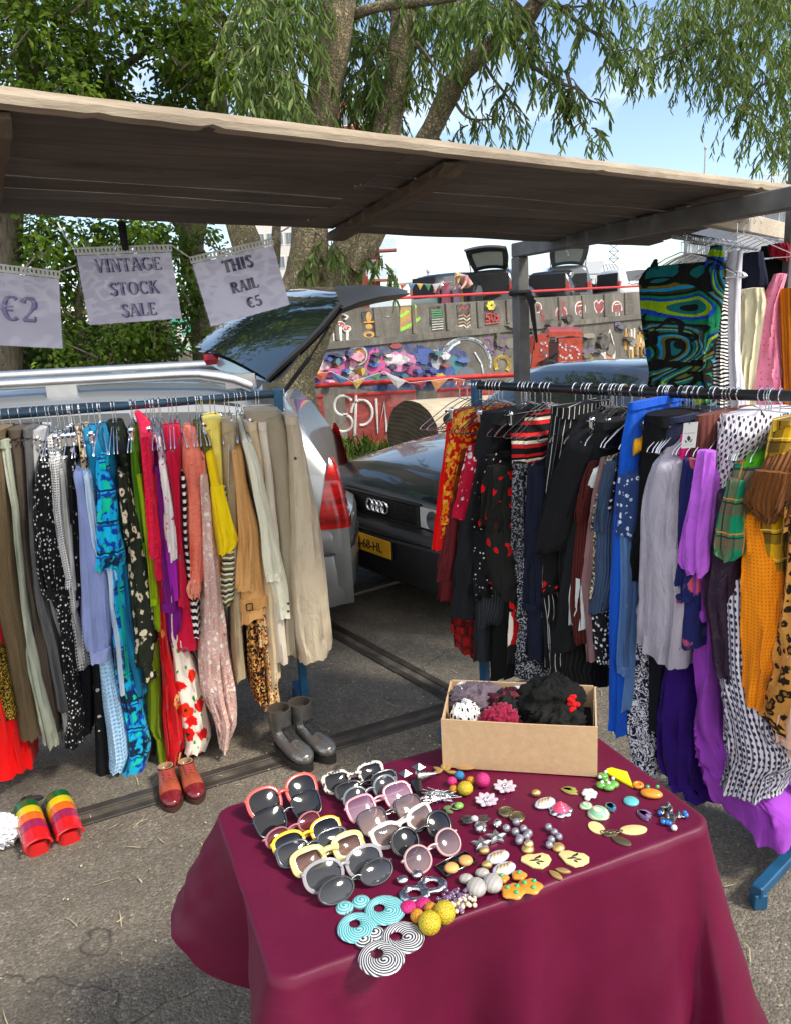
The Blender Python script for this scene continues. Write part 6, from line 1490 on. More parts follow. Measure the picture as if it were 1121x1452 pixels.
d = L('blouse','blouse','coral chiffon blouse with ruffled sleeve ends', F('crinkle','f08472',bump=.6,sheen=.4), [(606,262,279),(634,260,286),(700,262,293),(780,265,296),(830,268,290)], .225, 't', fold=.010)
sub(d,'sleeve_ruffle',F('crinkle','f29a88'),[(824,269,285),(836,266,286),(848,270,283)],.232,fold=.008,lam=.014)
L('shawl','shawl','pale pink lace shawl falling to a long ragged point', F('lace','c9a49c','ecd9d0',s=46,bump=.6), [(640,280,292),(740,284,304),(800,285,311),(853,286,318),(920,284,326),(987,285,336),(1030,304,338),(1072,313,323)], .238, 't', fold=.011, point=True)
L('blouse','blouse','dusty pink patterned blouse between the coral chiffon and yellow garments', F('flowers','d78c80','4a2a2e','b33c42','c9776e',s=30,d=.6), [(610,276,289),(650,280,294),(720,285,299),(790,291,302),(850,296,308)], .20, 't')
L('cardigan','cardigan','dark olive cardigan shoulder standing behind the yellow t-shirt', F('plain','5c5a30'), [(600,276,294),(640,286,300),(690,294,306)], .19, 't')
d = L('tshirt','t-shirt','sunny yellow t-shirt with its short sleeve swinging out', F('plain','f0c81e'), [(612,283,296),(650,291,307),(700,299,318),(760,304,330)], .222, 't')
sub(d,'sleeve',F('plain','f2ca20'),[(690,299,318),(740,303,329),(766,307,337),(776,310,336),(787,311,326)],.24)
L('trousers','trousers','pale yellow trousers clipped beside the taupe pair with the zip', F('plain','e3d27c'), [(596,291,314),(650,303,316),(740,310,322),(830,316,328),(858,318,329)], .185)
L('skirt','skirt','orange and cream print skirt glimpsed below the yellow t-shirt', F('abstract','f08a3a','f3d9b0','e2552a','f6e7cf',s=18), [(680,296,306),(760,302,312),(850,308,318)], .178)
d = L('trousers','trousers','taupe trousers with a metal zip running down the front', F('plain','a5967d'), [(600,315,336),(647,316,338),(720,320,340),(800,325,341),(880,330,345),(969,333,349)], .20)
mb = MB(); zp_ = [LR.pt(x,y,.206) for x,y in ((325,631),(324.5,660),(324,690))]; mb.tube(zp_, .0028, 6); mb.box(tuple(LR.pt(325,634,.208)),(.007,.004,.016)); mb.build('zip', CHROME, d)
L('blouse','blouse','olive and white striped blouse with a folded striped cuff under the yellow sleeve', F('hstripe','6f6d46','e4e0d2','1d1d1b',p=.022,w=.35), [(660,308,320),(740,312,328),(790,316,338),(834,312,337),(858,314,334)], .21, 't')
d = L('coat','coat','camel coat with a buckled strap near its lower edge', F('plain','c49a6c'), [(606,322,336),(647,331,346),(690,336,352),(754,340,368),(830,340,376),(882,339,381)], .222, 't')
sub(d,'strap',F('plain','bb9062'),[(850,340,379),(866,340,380)],.227,fold=.002)
mb = MB(); p = LR.pt(354,861,.236); 
for a, c in (((-.012,-.014),(.012,-.014)),((.012,-.014),(.012,.014)),((.012,.014),(-.012,.014)),((-.012,.014),(-.012,-.014))): mb.tube([p+LR.s*a[0]+V(0,0,a[1]), p+LR.s*c[0]+V(0,0,c[1])], .0025, 6)
mb.build('buckle', simple('dark_buckle',(.05,.035,.02),.4,.6), d)
d = L('jacket','jacket','cream jacket with a two button cuff beside the camel coat', F('plain','dcdbc9'), [(592,334,346),(620,342,356),(660,352,372),(727,366,386),(800,378,404),(860,388,414),(880,396,413)], .215, 't')
for px, py in ((409,856),(409,867)): mb = MB(); mb.sphere(tuple(LR.pt(px,py,.222)),(.006,.004,.006),10,6); mb.build('button', simple('horn_button',(.06,.05,.04),.4), d)
L('trousers','trousers','beige chino trousers hanging lowest behind the cream jacket', F('plain','c9b89c'), [(600,350,366),(660,362,376),(760,368,384),(880,372,394),(930,378,398),(972,380,399)], .19)
L('trousers','trousers','off white trousers with a slanting hem between cream jacket and linen pair', F('plain','cfc6b8'), [(600,366,380),(700,378,392),(820,384,402),(900,388,408),(945,393,412)], .195)
L('skirt','skirt','flat taupe linen skirt clipped at the inner end of the blue rack', F('plain','9a917f'), [(584,352,398),(607,360,413),(680,382,416),(800,396,420),(930,405,421)], .175, fold=.004)
d = L('trousers','trousers','light linen trousers hanging nearest the blue upright with wide creased legs', F('plain','bcb09c',bump=.9), [(592,409,424),(620,412,430),(652,414,437),(727,416,452),(800,416,462),(850,416,467),(907,422,472),(939,431,473)], .225, fold=.007)
mb = MB(); mb.sphere(tuple(LR.pt(419,650,.233)),(.006,.004,.006),10,6); mb.build('button', simple('rivet',(.05,.045,.04),.4,.5), d)
L('dress','dress','black dress sprinkled with orange and cream blossom below the camel coat', F('speckle','171310','c09a66','8a4a2a',s=130,d=.4), [(700,340,356),(860,350,372),(920,354,378),(975,357,380),(1000,368,382)], .17, 't')
L('dress','dress','cream dress sprinkled with orange blossom, its hem just above the silver boots', F('speckle','d8bf92','2a211a','c9784a',s=130,d=.38), [(760,352,372),(940,374,394),(980,378,396),(1016,379,401)], .18, 't')
L('dress','dress','white dress with large orange red poppies and green leaves', F('flowers','e4dcd0','e0431f','2b2a18','3f8a3a','c9242c',s=13,d=.62,r=.44,rc=.14), [(640,226,242),(800,234,254),(900,240,256),(930,243,267),(987,246,286),(1030,256,294),(1058,262,298),(1074,266,284)], .195, 't', fold=.009)
L('dress','dress','crimson pleated blossom dress beside the white poppy dress', F('flowers','b80f2e','e8a860','5a4fa0','1f6f7a',s=15,d=.5,r=.34), [(640,212,228),(820,220,234),(893,225,238),(934,228,244),(1014,231,260),(1060,234,264),(1092,236,258)], .19, 't', fold=.011, lam=.016)
# ------------------------------------------------------------------ what hangs on the black-barred rack
random.seed(12)
def Rr(name, cat, label, mat, rows, q=.17, kind='c', **k): return wear(RR, 'R', name, cat, label, mat, rows, q, kind, **k)
def rsub(par, name, mat, rows, q=.2, kind='s', **k): return sub(par, name, mat, rows, q, kind, RR, **k)
BK = '101114'
Rr('skirt','skirt','plain scarlet skirt, a narrow bright strip at the outer end of the black bar', F('plain','d60f14'), [(600,628,642),(640,624,640),(700,616,634),(781,606,628)], .15)
Rr('dress','dress','red dress with small orange and gold blossom near the end of the black bar', F('speckle','b3161a','d98a35','e0b060',s=70,d=.4), [(582,636,664),(623,628,656),(669,626,648),(694,626,642),(760,622,636)], .185, 't', ease=.06, qtop=.12)
Rr('dress','dress','rust brown silky dress with a dark wine lower part beside the red blossom dress', F('abstract','7a3a1c','6a2a1a','8f4a22','5c231a',s=14), [(600,648,668),(640,640,656),(700,630,646),(760,626,642)], .18, 't')
Rr('blouse','blouse','wine coloured chiffon blouse whose tail hangs below the scarlet skirt', F('plain','5b2327'), [(680,634,652),(734,630,646),(790,622,640),(830,619,634),(852,619,628)], .175, 't')
Rr('jacket','jacket','dark red velvet jacket glimpsed beside the first clip hangers of the black bar', F('plain','5a0d16'), [(588,652,676),(640,648,670),(700,644,662)], .14, 't')
Rr('shirt','shirt','plaid red and black flannel shirt hanging lowest beside the blue upright', F('plaid','8a0f1c','0e0d10','150c0e',p=.055), [(700,640,668),(860,637,668),(926,636,668)], .12, 't')
Rr('blouse','blouse','raspberry blouse with a band of white roses', F('flowers','a5173a','e3d3d3','a5173a',s=36,d=.8,r=.42,rc=.2), [(614,662,676),(650,654,672),(690,644,664),(736,634,654)], .21, 't', qtop=.1)
Rr('skirt','skirt','long plain black skirt between the rose blouse and the polka dot dress', F('plain','1b1d20'), [(586,674,708),(623,668,694),(692,652,678),(760,642,670),(830,634,666),(878,628,664)], .19)
Rr('dress','dress','black dress with widely spaced white polka dots', F('dots',BK,'dcdcda',s=46,r=.17,j=.8), [(612,684,706),(660,674,698),(720,668,692),(790,663,692),(830,662,692),(852,664,692)], .20, 't')
d = Rr('blouse','blouse','black crinkled blouse printed with red lips', F('flowers','1a1c1a','c2182f','7d0f1e',s=20,d=.72,r=.30,rc=.06,bump=.9), [(628,690,712),(665,682,716),(720,678,720),(770,676,722),(810,680,722),(842,690,716)], .225, 't', fold=.009)
Rr('waistcoat','waistcoat','charcoal pinstripe waistcoat showing buttons under the polka dot dress', F('vstripe','202226','4a4c52',p=.012,w=.12), [(760,676,704),(840,669,706),(880,668,704),(892,670,700)], .175, 't')
Rr('trousers','trousers','dark grey trouser leg hanging beside the blue upright under the waistcoat', F('plain','23262a'), [(800,670,690),(880,668,688),(938,667,686)], .15)
Rr('trousers','trousers','wide black trousers hanging to the box under the red lips blouse', F('plain','0b0c0d'), [(640,700,724),(800,694,730),(900,690,724),(966,686,722)], .14)
Rr('top','top','black top with red and cream bands across the shoulder near the hanger clips', F('hstripe','131315','c43a3c','e8dcc8',p=.034,w=.35), [(588,712,752),(620,716,748),(660,722,744)], .17, 't')
Rr('skirt','skirt','red white and black print skirt strip seen below the speckled dresses', F('abstract','c9202c','e6e0d4','141416','141416','b01622',s=14), [(760,712,730),(860,716,734),(905,716,732),(938,716,724)], .16)
Rr('blouse','blouse','black speckled blouse with a wide folded collar', F('speckle','17191d','7d8088',s=210,d=.35), [(622,722,748),(665,722,740),(720,722,742),(780,722,742),(816,722,739)], .205, 't')
Rr('dress','dress','long black speckled dress reaching to the cardboard box', F('speckle','131519','a0a4ad',s=190,d=.34), [(640,730,750),(780,732,752),(870,730,752),(964,722,753)], .17, 't')
Rr('dress','dress','midnight navy dress hanging beside the speckled black one', F('plain','15192a'), [(630,742,772),(700,742,772),(800,740,770),(880,740,768),(937,742,760)], .19, 't')
Rr('trousers','trousers','black trousers with crisp white pinstripes', F('vstripe','121316','c9c9c6',p=.022,w=.10), [(578,774,802),(630,768,796),(700,760,784),(840,756,782),(950,764,790)], .18)
Rr('blouse','blouse','black blouse with small red and cream roses down its edge', F('flowers','101012','c21f2e','e2d6c0','101012','e2d6c0',s=30,d=.45,r=.28,rc=.08), [(700,758,780),(780,756,782),(850,758,784)], .185, 't')
Rr('jacket','jacket','boxy plain black jacket with a wide sleeve, biggest dark shape on the black bar', F('plain','141518'), [(588,800,846),(640,788,834),(700,766,818),(760,752,800),(785,749,792)], .225, 't', qtop=.12)
Rr('skirt','skirt','long matt black skirt hanging next to the maroon striped dress', F('plain','17191a'), [(600,836,862),(660,818,846),(760,796,826),(860,780,818),(927,766,812)], .19)
Rr('trousers','trousers','black pleated trousers at the bottom of the dark group above the box', F('vstripe','0c0d0e','1d1f22',p=.02,w=.3), [(700,784,816),(880,768,822),(958,766,830)], .15)
Rr('dress','dress','maroon crinkle dress with a thin vertical stripe', F('vstripe','4a1c1a','2a0f0f',p=.010,w=.4), [(622,838,852),(660,828,842),(720,814,834),(800,806,824),(855,802,820),(915,806,826)], .205, 't')
d = Rr('shirt','shirt','white shirt sleeve poking out beside the maroon striped dress', F('plain','ccd6d8'), [(620,846,860),(660,836,852),(692,827,842)], .21, 't')
rsub(d,'tail',F('plain','b9c2c4'),[(820,808,822),(850,804,822),(890,802,826)],.20)
Rr('dress','dress','mauve satin dress with a slim line beside the blue ribbed one', F('plain','7f6566',rough=.45), [(616,850,864),(690,838,852),(780,824,842),(850,818,834),(940,826,842)], .19, 't')
Rr('blouse','blouse','beige and black tiny print blouse between mauve satin and blue rib', F('speckle','5c564e','cfc7b6','22201e',s=160,d=.5), [(616,854,868),(700,843,856),(780,834,846),(850,830,842)], .185, 't')
Rr('dress','dress','slate blue ribbed denim dress', F('knit','3b4c66',p=.012), [(622,860,876),(690,848,864),(760,840,860),(830,836,858),(872,826,856)], .20, 't')
Rr('blouse','blouse','black blouse with dense small white blossom', F('flowers','14161a','d4d6d8','14161a',s=70,d=.8,r=.36,rc=.08), [(630,864,878),(720,850,866),(840,834,860),(900,832,858),(942,846,858)], .175, 't')
Rr('trousers','trousers','cobalt blue trousers standing out bright from the middle of the black bar', F('plain','1f4fae'), [(572,887,899),(630,876,892),(693,866,886),(800,860,882),(900,857,880),(1000,855,880),(1038,855,880)], .20)
Rr('dress','dress','dusty blue dress with a few stray blossoms near its hem beside the cobalt trousers', F('flowers','54719c','d8c79a','a03040',s=9,d=.4,r=.22), [(700,872,890),(840,878,894),(940,874,892),(1014,872,888)], .185, 't')
Rr('blouse','blouse','navy blouse with white paisley yoke near the cobalt trousers', F('flowers','2a3c66','c9d4e6','2a3c66',s=60,d=.6), [(632,888,904),(668,872,896),(740,866,892),(760,868,884)], .215, 't')
Rr('blouse','blouse','yellow blouse with brown embroidered motif next to the cobalt trousers', F('flowers','d8a24a','4a2f1a','d8a24a',s=16,d=.5,r=.2), [(584,894,908),(645,890,904)], .19, 't')
Rr('trousers','trousers','black trousers hanging behind the grey linen jacket', F('plain','0c0d0f'), [(590,906,946),(680,896,930),(760,884,918),(820,876,905)], .18)
Rr('skirt','skirt','very dark navy pencil skirt below the grey linen jacket', F('plain','14161f'), [(700,896,930),(900,896,940),(938,895,938),(1038,894,934)], .14)
Rr('jeans','jeans','dark indigo jeans waistband beside the small white swing tag', F('denim','1a2036'), [(592,924,962),(640,918,950),(760,905,935)], .16)
Rr('skirt','skirt','navy skirt with a dense white brush print ending above the table', F('scribble','171b33','d9dbe2',s=46), [(860,886,920),(1000,876,924),(1034,873,925),(1096,889,920)], .15)
d = Rr('blazer','blazer','light grey linen blazer with a long creased sleeve', F('gingham','a5a2ae','98949f',p=.003,bump=.9), [(616,952,972),(636,938,966),(662,918,960),(705,906,957),(780,900,960),(850,898,962),(900,897,958),(936,897,952)], .245, 't', fold=.007, qtop=.12, depth=.2)
Rr('blouse','blouse','hot pink shiny blouse collar behind the white swing tag', F('crinkle','d0217a',rough=.4), [(588,960,984),(640,958,974),(690,950,966)], .19, 't')
tagp = Rr('top','top','plum brown pleated top beside the white swing tag', F('vstripe','56322f','6a423c',p=.02,w=.5), [(590,980,1004),(640,974,1000),(700,966,990)], .185)
Rr('dress','dress','navy dress with large pink blossoms beside the lilac blouse', F('flowers','1b2050','b4586e','e0a0a4','3a3f66',s=9,d=.55,r=.34,rc=.12), [(618,980,1008),(650,960,990),(705,958,986),(780,956,986),(860,957,986),(921,956,986)], .215, 't', depth=.25)
d = Rr('blouse','blouse','lilac blouse with a puffed sleeve gathered at the wrist', F('plain','a35fbe'), [(620,990,1012),(650,984,1010),(700,976,1008),(760,968,1002),(800,962,996)], .235, 't', depth=.2)
rsub(d,'sleeve',F('plain','a862c4'),[(640,984,1008),(700,974,1004),(760,962,996),(796,958,995),(812,961,993),(819,970,986)],.25,fold=.007)
Rr('dress','dress','long orchid purple dress with a tiered hem that spreads beside the table', F('plain','8a46a6'), [(640,1000,1024),(800,990,1010),(872,984,1004),(960,979,1006),(1029,975,1010),(1100,976,1060),(1130,980,1108),(1172,990,1106)], .17, 't', fold=.013, lam=.05)
Rr('dress','dress','deep indigo dress hanging between navy skirt and orchid dress', F('plain','2a1060'), [(700,940,975),(880,938,978),(940,934,976),(1000,928,976),(1060,920,978),(1098,918,980),(1130,950,980)], .15, 't', fold=.010)
Rr('blouse','blouse','black and white chain print blouse gathered under the clip hangers', F('chain','d4d0d6','2c2a32','a8a4b0',s=62,rot=.6), [(590,1008,1082),(615,1006,1076),(655,1004,1046),(700,1002,1022),(760,998,1010)], .20, 't', ease=.05, qtop=.14, fold=.009)
Rr('skirt','skirt','long white skirt with columns of black motifs and thin stripes', F('chain','cfcdd6','26252c','6a6a80',s=58,p=.016), [(820,1006,1060),(959,1006,1070),(1029,1009,1100),(1075,1010,1117),(1110,1012,1090),(1132,1018,1072)], .205, 't', fold=.008, qtop=.19)
Rr('jacket','jacket','dark aubergine leather jacket with a long shiny sleeve', F('plain','2c2230',rough=.32,bump=.8,sheen=0), [(650,1020,1042),(705,1010,1040),(780,1000,1038),(850,992,1034),(900,998,1036),(945,1003,1037),(964,1008,1037)], .215, 't', depth=.2)
Rr('blouse','blouse','grass green cardigan edge between green plaid shirt and chain print blouse', F('plain','4f9a22'), [(610,1070,1090),(640,1056,1078),(680,1046,1062)], .21, 't')
d = Rr('shirt','shirt','green plaid shirt with brown bands and a short open sleeve', F('plaid','1f7a5e','6a5244','1c2b28','c98a4a',p=.10), [(620,1060,1092),(645,1038,1078),(700,1024,1060),(760,1016,1050)], .232, 't', depth=.22)
rsub(d,'sleeve',F('plaid','20805f','6a5244','1c2b28','c98a4a',p=.10),[(680,1028,1050),(730,1014,1046),(778,1006,1046),(790,1012,1040),(797,1022,1032)],.25)
Rr('skirt','skirt','yellow and black plaid skirt clipped beside the brown knit', F('plaid','c9a21e','2c241c','3a1a10','e8d27a',p=.085), [(598,1084,1130),(640,1074,1118),(700,1066,1112),(760,1062,1107),(832,1062,1106)], .20)
Rr('cardigan','cardigan','mustard orange openwork cardigan with a long sleeve', F('dots','d9881c','a3621a',s=95,r=.2,j=.1), [(680,1054,1082),(740,1050,1076),(800,1046,1092),(860,1043,1098),(920,1044,1092),(975,1045,1080),(1000,1046,1074)], .218, 't', depth=.22)
d = Rr('jumper','jumper','brown ribbed short sleeved jumper near the frame edge of the black bar', F('knit','6d4526',p=.014,bump=.9), [(612,1104,1150),(640,1088,1144),(680,1066,1130),(716,1050,1112)], .25, 't', qtop=.14, depth=.2)
rsub(d,'sleeve',F('knit','6a4224',p=.014,bump=.9),[(670,1064,1118),(700,1054,1112),(717,1050,1110),(732,1064,1100),(744,1076,1092)],.265)
Rr('dress','dress','leopard print dress hanging at the near end of the black bar', F('leopard','b98a52','1d130c','8a5a2c',s=34), [(620,1118,1170),(700,1112,1168),(780,1105,1166),(860,1098,1166),(960,1080,1168),(1029,1062,1170),(1056,1100,1172)], .21, 't', fold=.009)
Rr('dress','dress','pale peach dress corner under the leopard print dress', F('plain','d9b9a6'), [(900,1106,1160),(1040,1100,1168),(1080,1108,1172)], .19, 't')
# white swing tag with its emblem
p0 = RR.pt(979,615,.262); tg = thing('swing_tag', 'white card swing tag with a dark leaf emblem on the plum top', 'tag', tuple(p0), world=True)
e1 = (RR.pt(988,600,.262)-RR.pt(968,602,.262)); e2 = (RR.pt(965,636,.262)-RR.pt(969,600,.262)); o0 = RR.pt(969,600,.262)
nn = -e1.cross(e2).normalized(); nn = nn if nn.y < 0 else -nn
def TP(u, v, o=0.0): return o0 + e1*u + e2*v + nn*o
mb = MB(); mb.add([TP(0,0),TP(1,0),TP(1,1),TP(0,1),TP(0,0,-.001),TP(1,0,-.001),TP(1,1,-.001),TP(0,1,-.001)], [(0,1,2,3),(7,6,5,4),(0,4,5,1),(1,5,6,2),(2,6,7,3),(3,7,4,0)]); mb.build('card', simple('white_card',(.72,.72,.70),.6,var=.04), tg, smooth=False)
mb = MB(); INKC = simple('tag_ink',(.03,.03,.04),.6)
def tpoly(pts): mb.add([TP(u,v,.0008) for u,v in pts], [tuple(range(len(pts)))])
tpoly([(.45,.50),(.60,.58),(.62,.66),(.50,.74),(.38,.66),(.36,.58)]); tpoly([(.20,.66),(.32,.70),(.42,.79),(.28,.77)]); tpoly([(.78,.64),(.66,.69),(.54,.79),(.68,.76)])
mb.build('leaf_emblem', INKC, tg, smooth=False)
mb = MB()
for k in range(6): tpoly([(.14+k*.125,.40),(.22+k*.125,.40),(.22+k*.125,.425),(.18+k*.125,.435),(.14+k*.125,.425)])
for k in range(9): tpoly([(.10+k*.085,.865),(.16+k*.085,.865),(.16+k*.085,.88),(.10+k*.085,.88)])
mb.build('small_print', simple('tag_grey',(.25,.25,.27),.6), tg, smooth=False)
mb = MB(); mb.tube([TP(.42,.06,.001), TP(.40,-.15,.004), TP(.42,-.35,.0)], .0012, 5); mb.build('tag_string', INKC, tg)
# spare hangers on both bars
for k in range(10): hang(LR, random.uniform(-1.45,-.1), random.choice('ct'), 'L')
for k in range(12): hang(RR, random.uniform(.08,1.3), random.choice('ctt'), 'R')
# ------------------------------------------------------------------ the high bar at the right and what hangs from it
HP = on_z(958,336,2.02); HQ = on_z(1135,362,2.02)
HR = Rack((HP.x,HP.y,0), (HQ.x-HP.x,HQ.y-HP.y,0), 2.02)
HL = (V(HQ.x,HQ.y,0)-V(HP.x,HP.y,0)).length
mb = MB(); mb.tube([HR.W(-.03,0,2.02), HR.W(HL+.6,0,2.02)], .009, 8); tag(mb.build('hanging_bar', simple('thin_steel_bar',(.3,.3,.31),.4,.8)), 'thin steel hanging bar under the pale wooden beam, crowded with wire hangers', 'bar')
mb = MB(); a, c = at(965,297,3.0), at(1140,336,4.1); mb.beam(a, c, .05, .075)
tag(mb.build('wooden_beam', wood_mat('pale_beam',(.42,.35,.26),(.62,.54,.42),'x'), smooth=False), 'pale weathered wooden beam sloping across behind the high row of clothes', 'beam')
def H(name, cat, label, mat, rows, q=.17, kind='t', **k): return wear(HR, 'H', name, cat, label, mat, rows, q, kind, **k)
class HFace(Rack):
    def __init__(s, along):
        q = HR.W(along, 0, 2.02); s.p = V(q.x, q.y, 0); s.s = HR.f.copy(); s.f = -HR.s; s.z = 2.02
def hf(along, name, cat, label, mat, rows, depth=.05, hanger=True, **k):
    R = HFace(along); o, a = cloth(R, name, mat, rows, 0.0, 'c', depth=depth, **k); tag(o, label, cat)
    if hanger: hang(HR, along+.032, 't', 'H')
    return o, R
random.seed(13)
d, R = hf(.03,'dress','dress','sleeveless dress of swirling green blue and black on the front hanger of the high bar', F('swirl','0b0e0c','1f6b4a','123c8c','7d9a2c','0e5a5e','0b0e0c','5b5a2c','1e7fae','26331a',s=1.7,bump=.8), [(374,914,1022),(390,901,1022),(430,904,1018),(470,909,1012),(510,914,1006),(530,917,1000),(550,914,1004),(640,906,1012)], .07, fold=.012, lam=.035)
sub(d,'strap',F('swirl','0b0e0c','1f6b4a','123c8c','7d9a2c','0e5a5e','0b0e0c','5b5a2c','1e7fae','26331a',s=1.7,bump=.8),[(348,1004,1021),(362,1000,1023),(382,992,1022)],.0,R=R,depth=.04)
sub(d,'strap',F('plain','10201a'),[(368,926,931),(378,920,932)],.0,R=R,depth=.02)
hf(.14,'dress','dress','narrow zebra striped dress edge beside the swirling green dress', F('zebra','e0dedb','121214',s=22), [(400,1012,1028),(470,1008,1026),(640,1006,1032)])
hf(.18,'jacket','jacket','white satin edged jacket with a red lining on the high bar', F('plain','c9c8d2'), [(356,1030,1050),(400,1022,1048),(450,1022,1046),(500,1026,1046),(640,1026,1064)])
hf(.20,'blouse','blouse','dark red blouse strip beside the white jacket', F('plain','8c1c2c'), [(430,1016,1034),(460,1018,1036),(640,1012,1026)])
hf(.27,'jacket','jacket','navy wool jacket behind the cream scarf', F('plain','14182a'), [(358,1046,1078),(400,1042,1086),(450,1042,1084),(640,1044,1084)])
hf(.22,'scarf','scarf','cream knotted scarf hanging between navy jacket and pink dress', F('plain','d8d2b6'), [(409,1048,1078),(430,1044,1082),(470,1046,1076),(520,1044,1068),(640,1038,1064)], .08, True, fold=.011, lam=.02)
d, R = hf(.25,'dress','dress','candy pink halter dress with deeper pink spots', F('dots','e58fa8','c4688a',s=36,r=.17,j=.3), [(388,1096,1112),(410,1086,1106),(432,1078,1100),(480,1068,1098),(540,1058,1104),(640,1046,1116)], .06, True, fold=.010)
hf(.30,'blouse','blouse','pale rose patterned blouse strip behind the candy pink dress', F('flowers','c98a92','e6ccc8','8c4a55',s=40), [(410,1092,1108),(450,1096,1110),(640,1104,1116)])
hf(.27,'top','top','pleated caramel orange top at the frame edge of the high bar', F('knit','c47a34',p=.012), [(408,1102,1140),(460,1104,1142),(640,1108,1150)])
hf(.46,'jacket','jacket','black jacket hung high among the wire hangers', F('plain','121316'), [(348,1078,1108),(370,1074,1116),(430,1080,1118)])
hf(.40,'top','top','dark red folded knit lying over the far wire hangers', F('plain','7a1c2a'), [(345,1086,1116),(356,1088,1122),(368,1092,1122)])
for k in range(13): hang(HR, .05+k*.075+random.uniform(-.02,.02), 't', 'H')
# spare hangers waiting on top of the pale wooden beam
for k in range(9):
    p = at(1045+k*9, 320+k*1.6, 3.35+k*.07); c = copy_tree(WH); c.location = p + V(0,0,.030); c.rotation_euler = (0, random.uniform(-.1,.1), 1.3+random.uniform(-.2,.2)); tag(c, 'spare wire hanger hooked over the pale wooden beam', 'hanger', 'spare hangers on the beam')
# ------------------------------------------------------------------ the cloth-covered table
TZ = .74; TC = V(.090, 1.428, 0); tu = V(math.cos(math.radians(22)), math.sin(math.radians(22)), 0); tv = V(-tu.y, tu.x, 0); TA, TB = .447, .252
tt = thing('folding_table', 'rectangular folding table hidden beneath the burgundy cloth', 'table', tuple(TC), rz=math.radians(22))
tl = simple('table_laminate',(.35,.33,.30),.5); mb = MB(); mb.bbox((0,0,TZ-.024),(TA*2-.01,TB*2-.01,.028),.008); mb.build('tabletop', tl, tt)
for sx in (-1,1):
    for sy in (-1,1):
        mb = MB(); mb.tube([(sx*(TA-.06),sy*(TB-.05),TZ-.038),(sx*(TA-.04),sy*(TB-.04),0)], .013, 10); mb.build('leg', STEEL, tt)
m, nt, b = new_mat('burgundy_satin'); g = coords(nt)
f = noise_f(nt, g, 5, 4); nt.links.new(ramp(nt, f, [(.3,(.088,.0030,.023)),(.7,(.112,.0045,.030))]), b.inputs['Base Color'])
b.inputs['Roughness'].default_value = .46; b.inputs['Specular IOR Level'].default_value = .26; b.inputs['Anisotropic'].default_value = .5; b.inputs['Sheen Weight'].default_value = .05; b.inputs['Sheen Roughness'].default_value = .35; b.inputs['Sheen Tint'].default_value = (.9,.35,.55,1)
h = ma(nt,'MULTIPLY_ADD',noise_f(nt, g, 520, 2),.05,ma(nt,'MULTIPLY_ADD',noise_f(nt, g, 19, 4, .5, .8),.22,noise_f(nt, g, 6, 3, .5, .8)))
nt.links.new(nd(nt,'ShaderNodeBump',None,Strength=.24,Distance=.016,Height=h).outputs[0], b.inputs['Normal']); SATIN = m
def tpath(r, n=220):
    """rounded rectangle outline, evenly by angle-ish; returns (point, outward normal, corner weight)"""
    a, b_ = TA-r, TB-r; segs = []; out = []
    Ls = [2*b_, PI*r/2, 2*a, PI*r/2]*2; tot = sum(Ls)
    for i in range(n):
        s = tot*i/n; k = 0
        while s > Ls[k]: s -= Ls[k]; k += 1
        q = k//2 ; 
        corners = [(a,b_),(-a,b_),(-a,-b_),(a,-b_)]
        if k % 2 == 0:
            t = s/Ls[k]
            st = [((a+r,-b_),(a+r,b_),(1,0)), ((a,b_+r),(-a,b_+r),(0,1)), ((-a-r,b_),(-a-r,-b_),(-1,0)), ((-a,-b_-r),(a,-b_-r),(0,-1))][q]
            p = (st[0][0]*(1-t)+st[1][0]*t, st[0][1]*(1-t)+st[1][1]*t); nn_ = st[2]; d_ = min(t,1-t)*Ls[k]; cw = math.exp(-d_/.06)
            side = q
        else:
            an = PI/2*q + (s/Ls[k])*PI/2; c = corners[q]; nn_ = (math.cos(an), math.sin(an)); p = (c[0]+r*nn_[0], c[1]+r*nn_[1]); cw = 1.0; side = q+.5
        out.append((p, nn_, cw, i/n*tot, side))
    return out
mb = MB(); OUT = tpath(.032, 320); rows = []; uvr = []
def tw_(x, y, z): w = TC + tu*x + tv*y; return V(w.x, w.y, z)
for s in (.02,.25,.5,.7,.85,.94,.985): rows.append([tw_(p[0]*s, p[1]*s, TZ + .0012*noise.noise(V(p[0]*s*9,p[1]*s*9,2))) for p,nn_,cw,l,sd in OUT])
drop = .50
for k in range(26):
    t = k/25; row = []
    for p, nn_, cw, l, sd in OUT:
        lf = max(0,min(1,(-p[0]-TA*.55)/(TA*.4))); lf = lf*lf*(3-2*lf); ed = min(1, t/.06)
        lf *= max(0,min(1,(p[1]+TB)/(2*TB)))**2.2
        zz = TZ - (.008*ed**2 if t < .06 else .008 + (t-.06)/.94*drop*(1-.66*lf)*(1+.10*cw))
        o = .008*math.sqrt(1-(1-ed)**2)
        g_ = max(0,(t-.06)/.94)
        wv = (.030*math.sin(l*10.3+1.0) + .020*math.sin(l*21.7+2.2+g_*.8) + .010*math.sin(l*39+g_*2))*(1-cw*.8) + .022*noise.noise(V(l*5,1.5+g_*.5,3)) + .007*noise.noise(V(l*20+g_*4,g_*3,5))
        fl = g_*(.035 + (.125-.065*lf)*cw**1.5) + g_**.8*wv*2.2 + .006*noise.noise(V(l*16, t*3, 1))*g_
        sq = g_*cw*.02*math.sin(l*60)
        x, y = p[0]+nn_[0]*(o+fl)-nn_[1]*sq, p[1]+nn_[1]*(o+fl)+nn_[0]*sq
        zz += .012*noise.noise(V(l*4, 7, 7))*g_
        row.append(tw_(x, y, zz))
    rows.append(row)
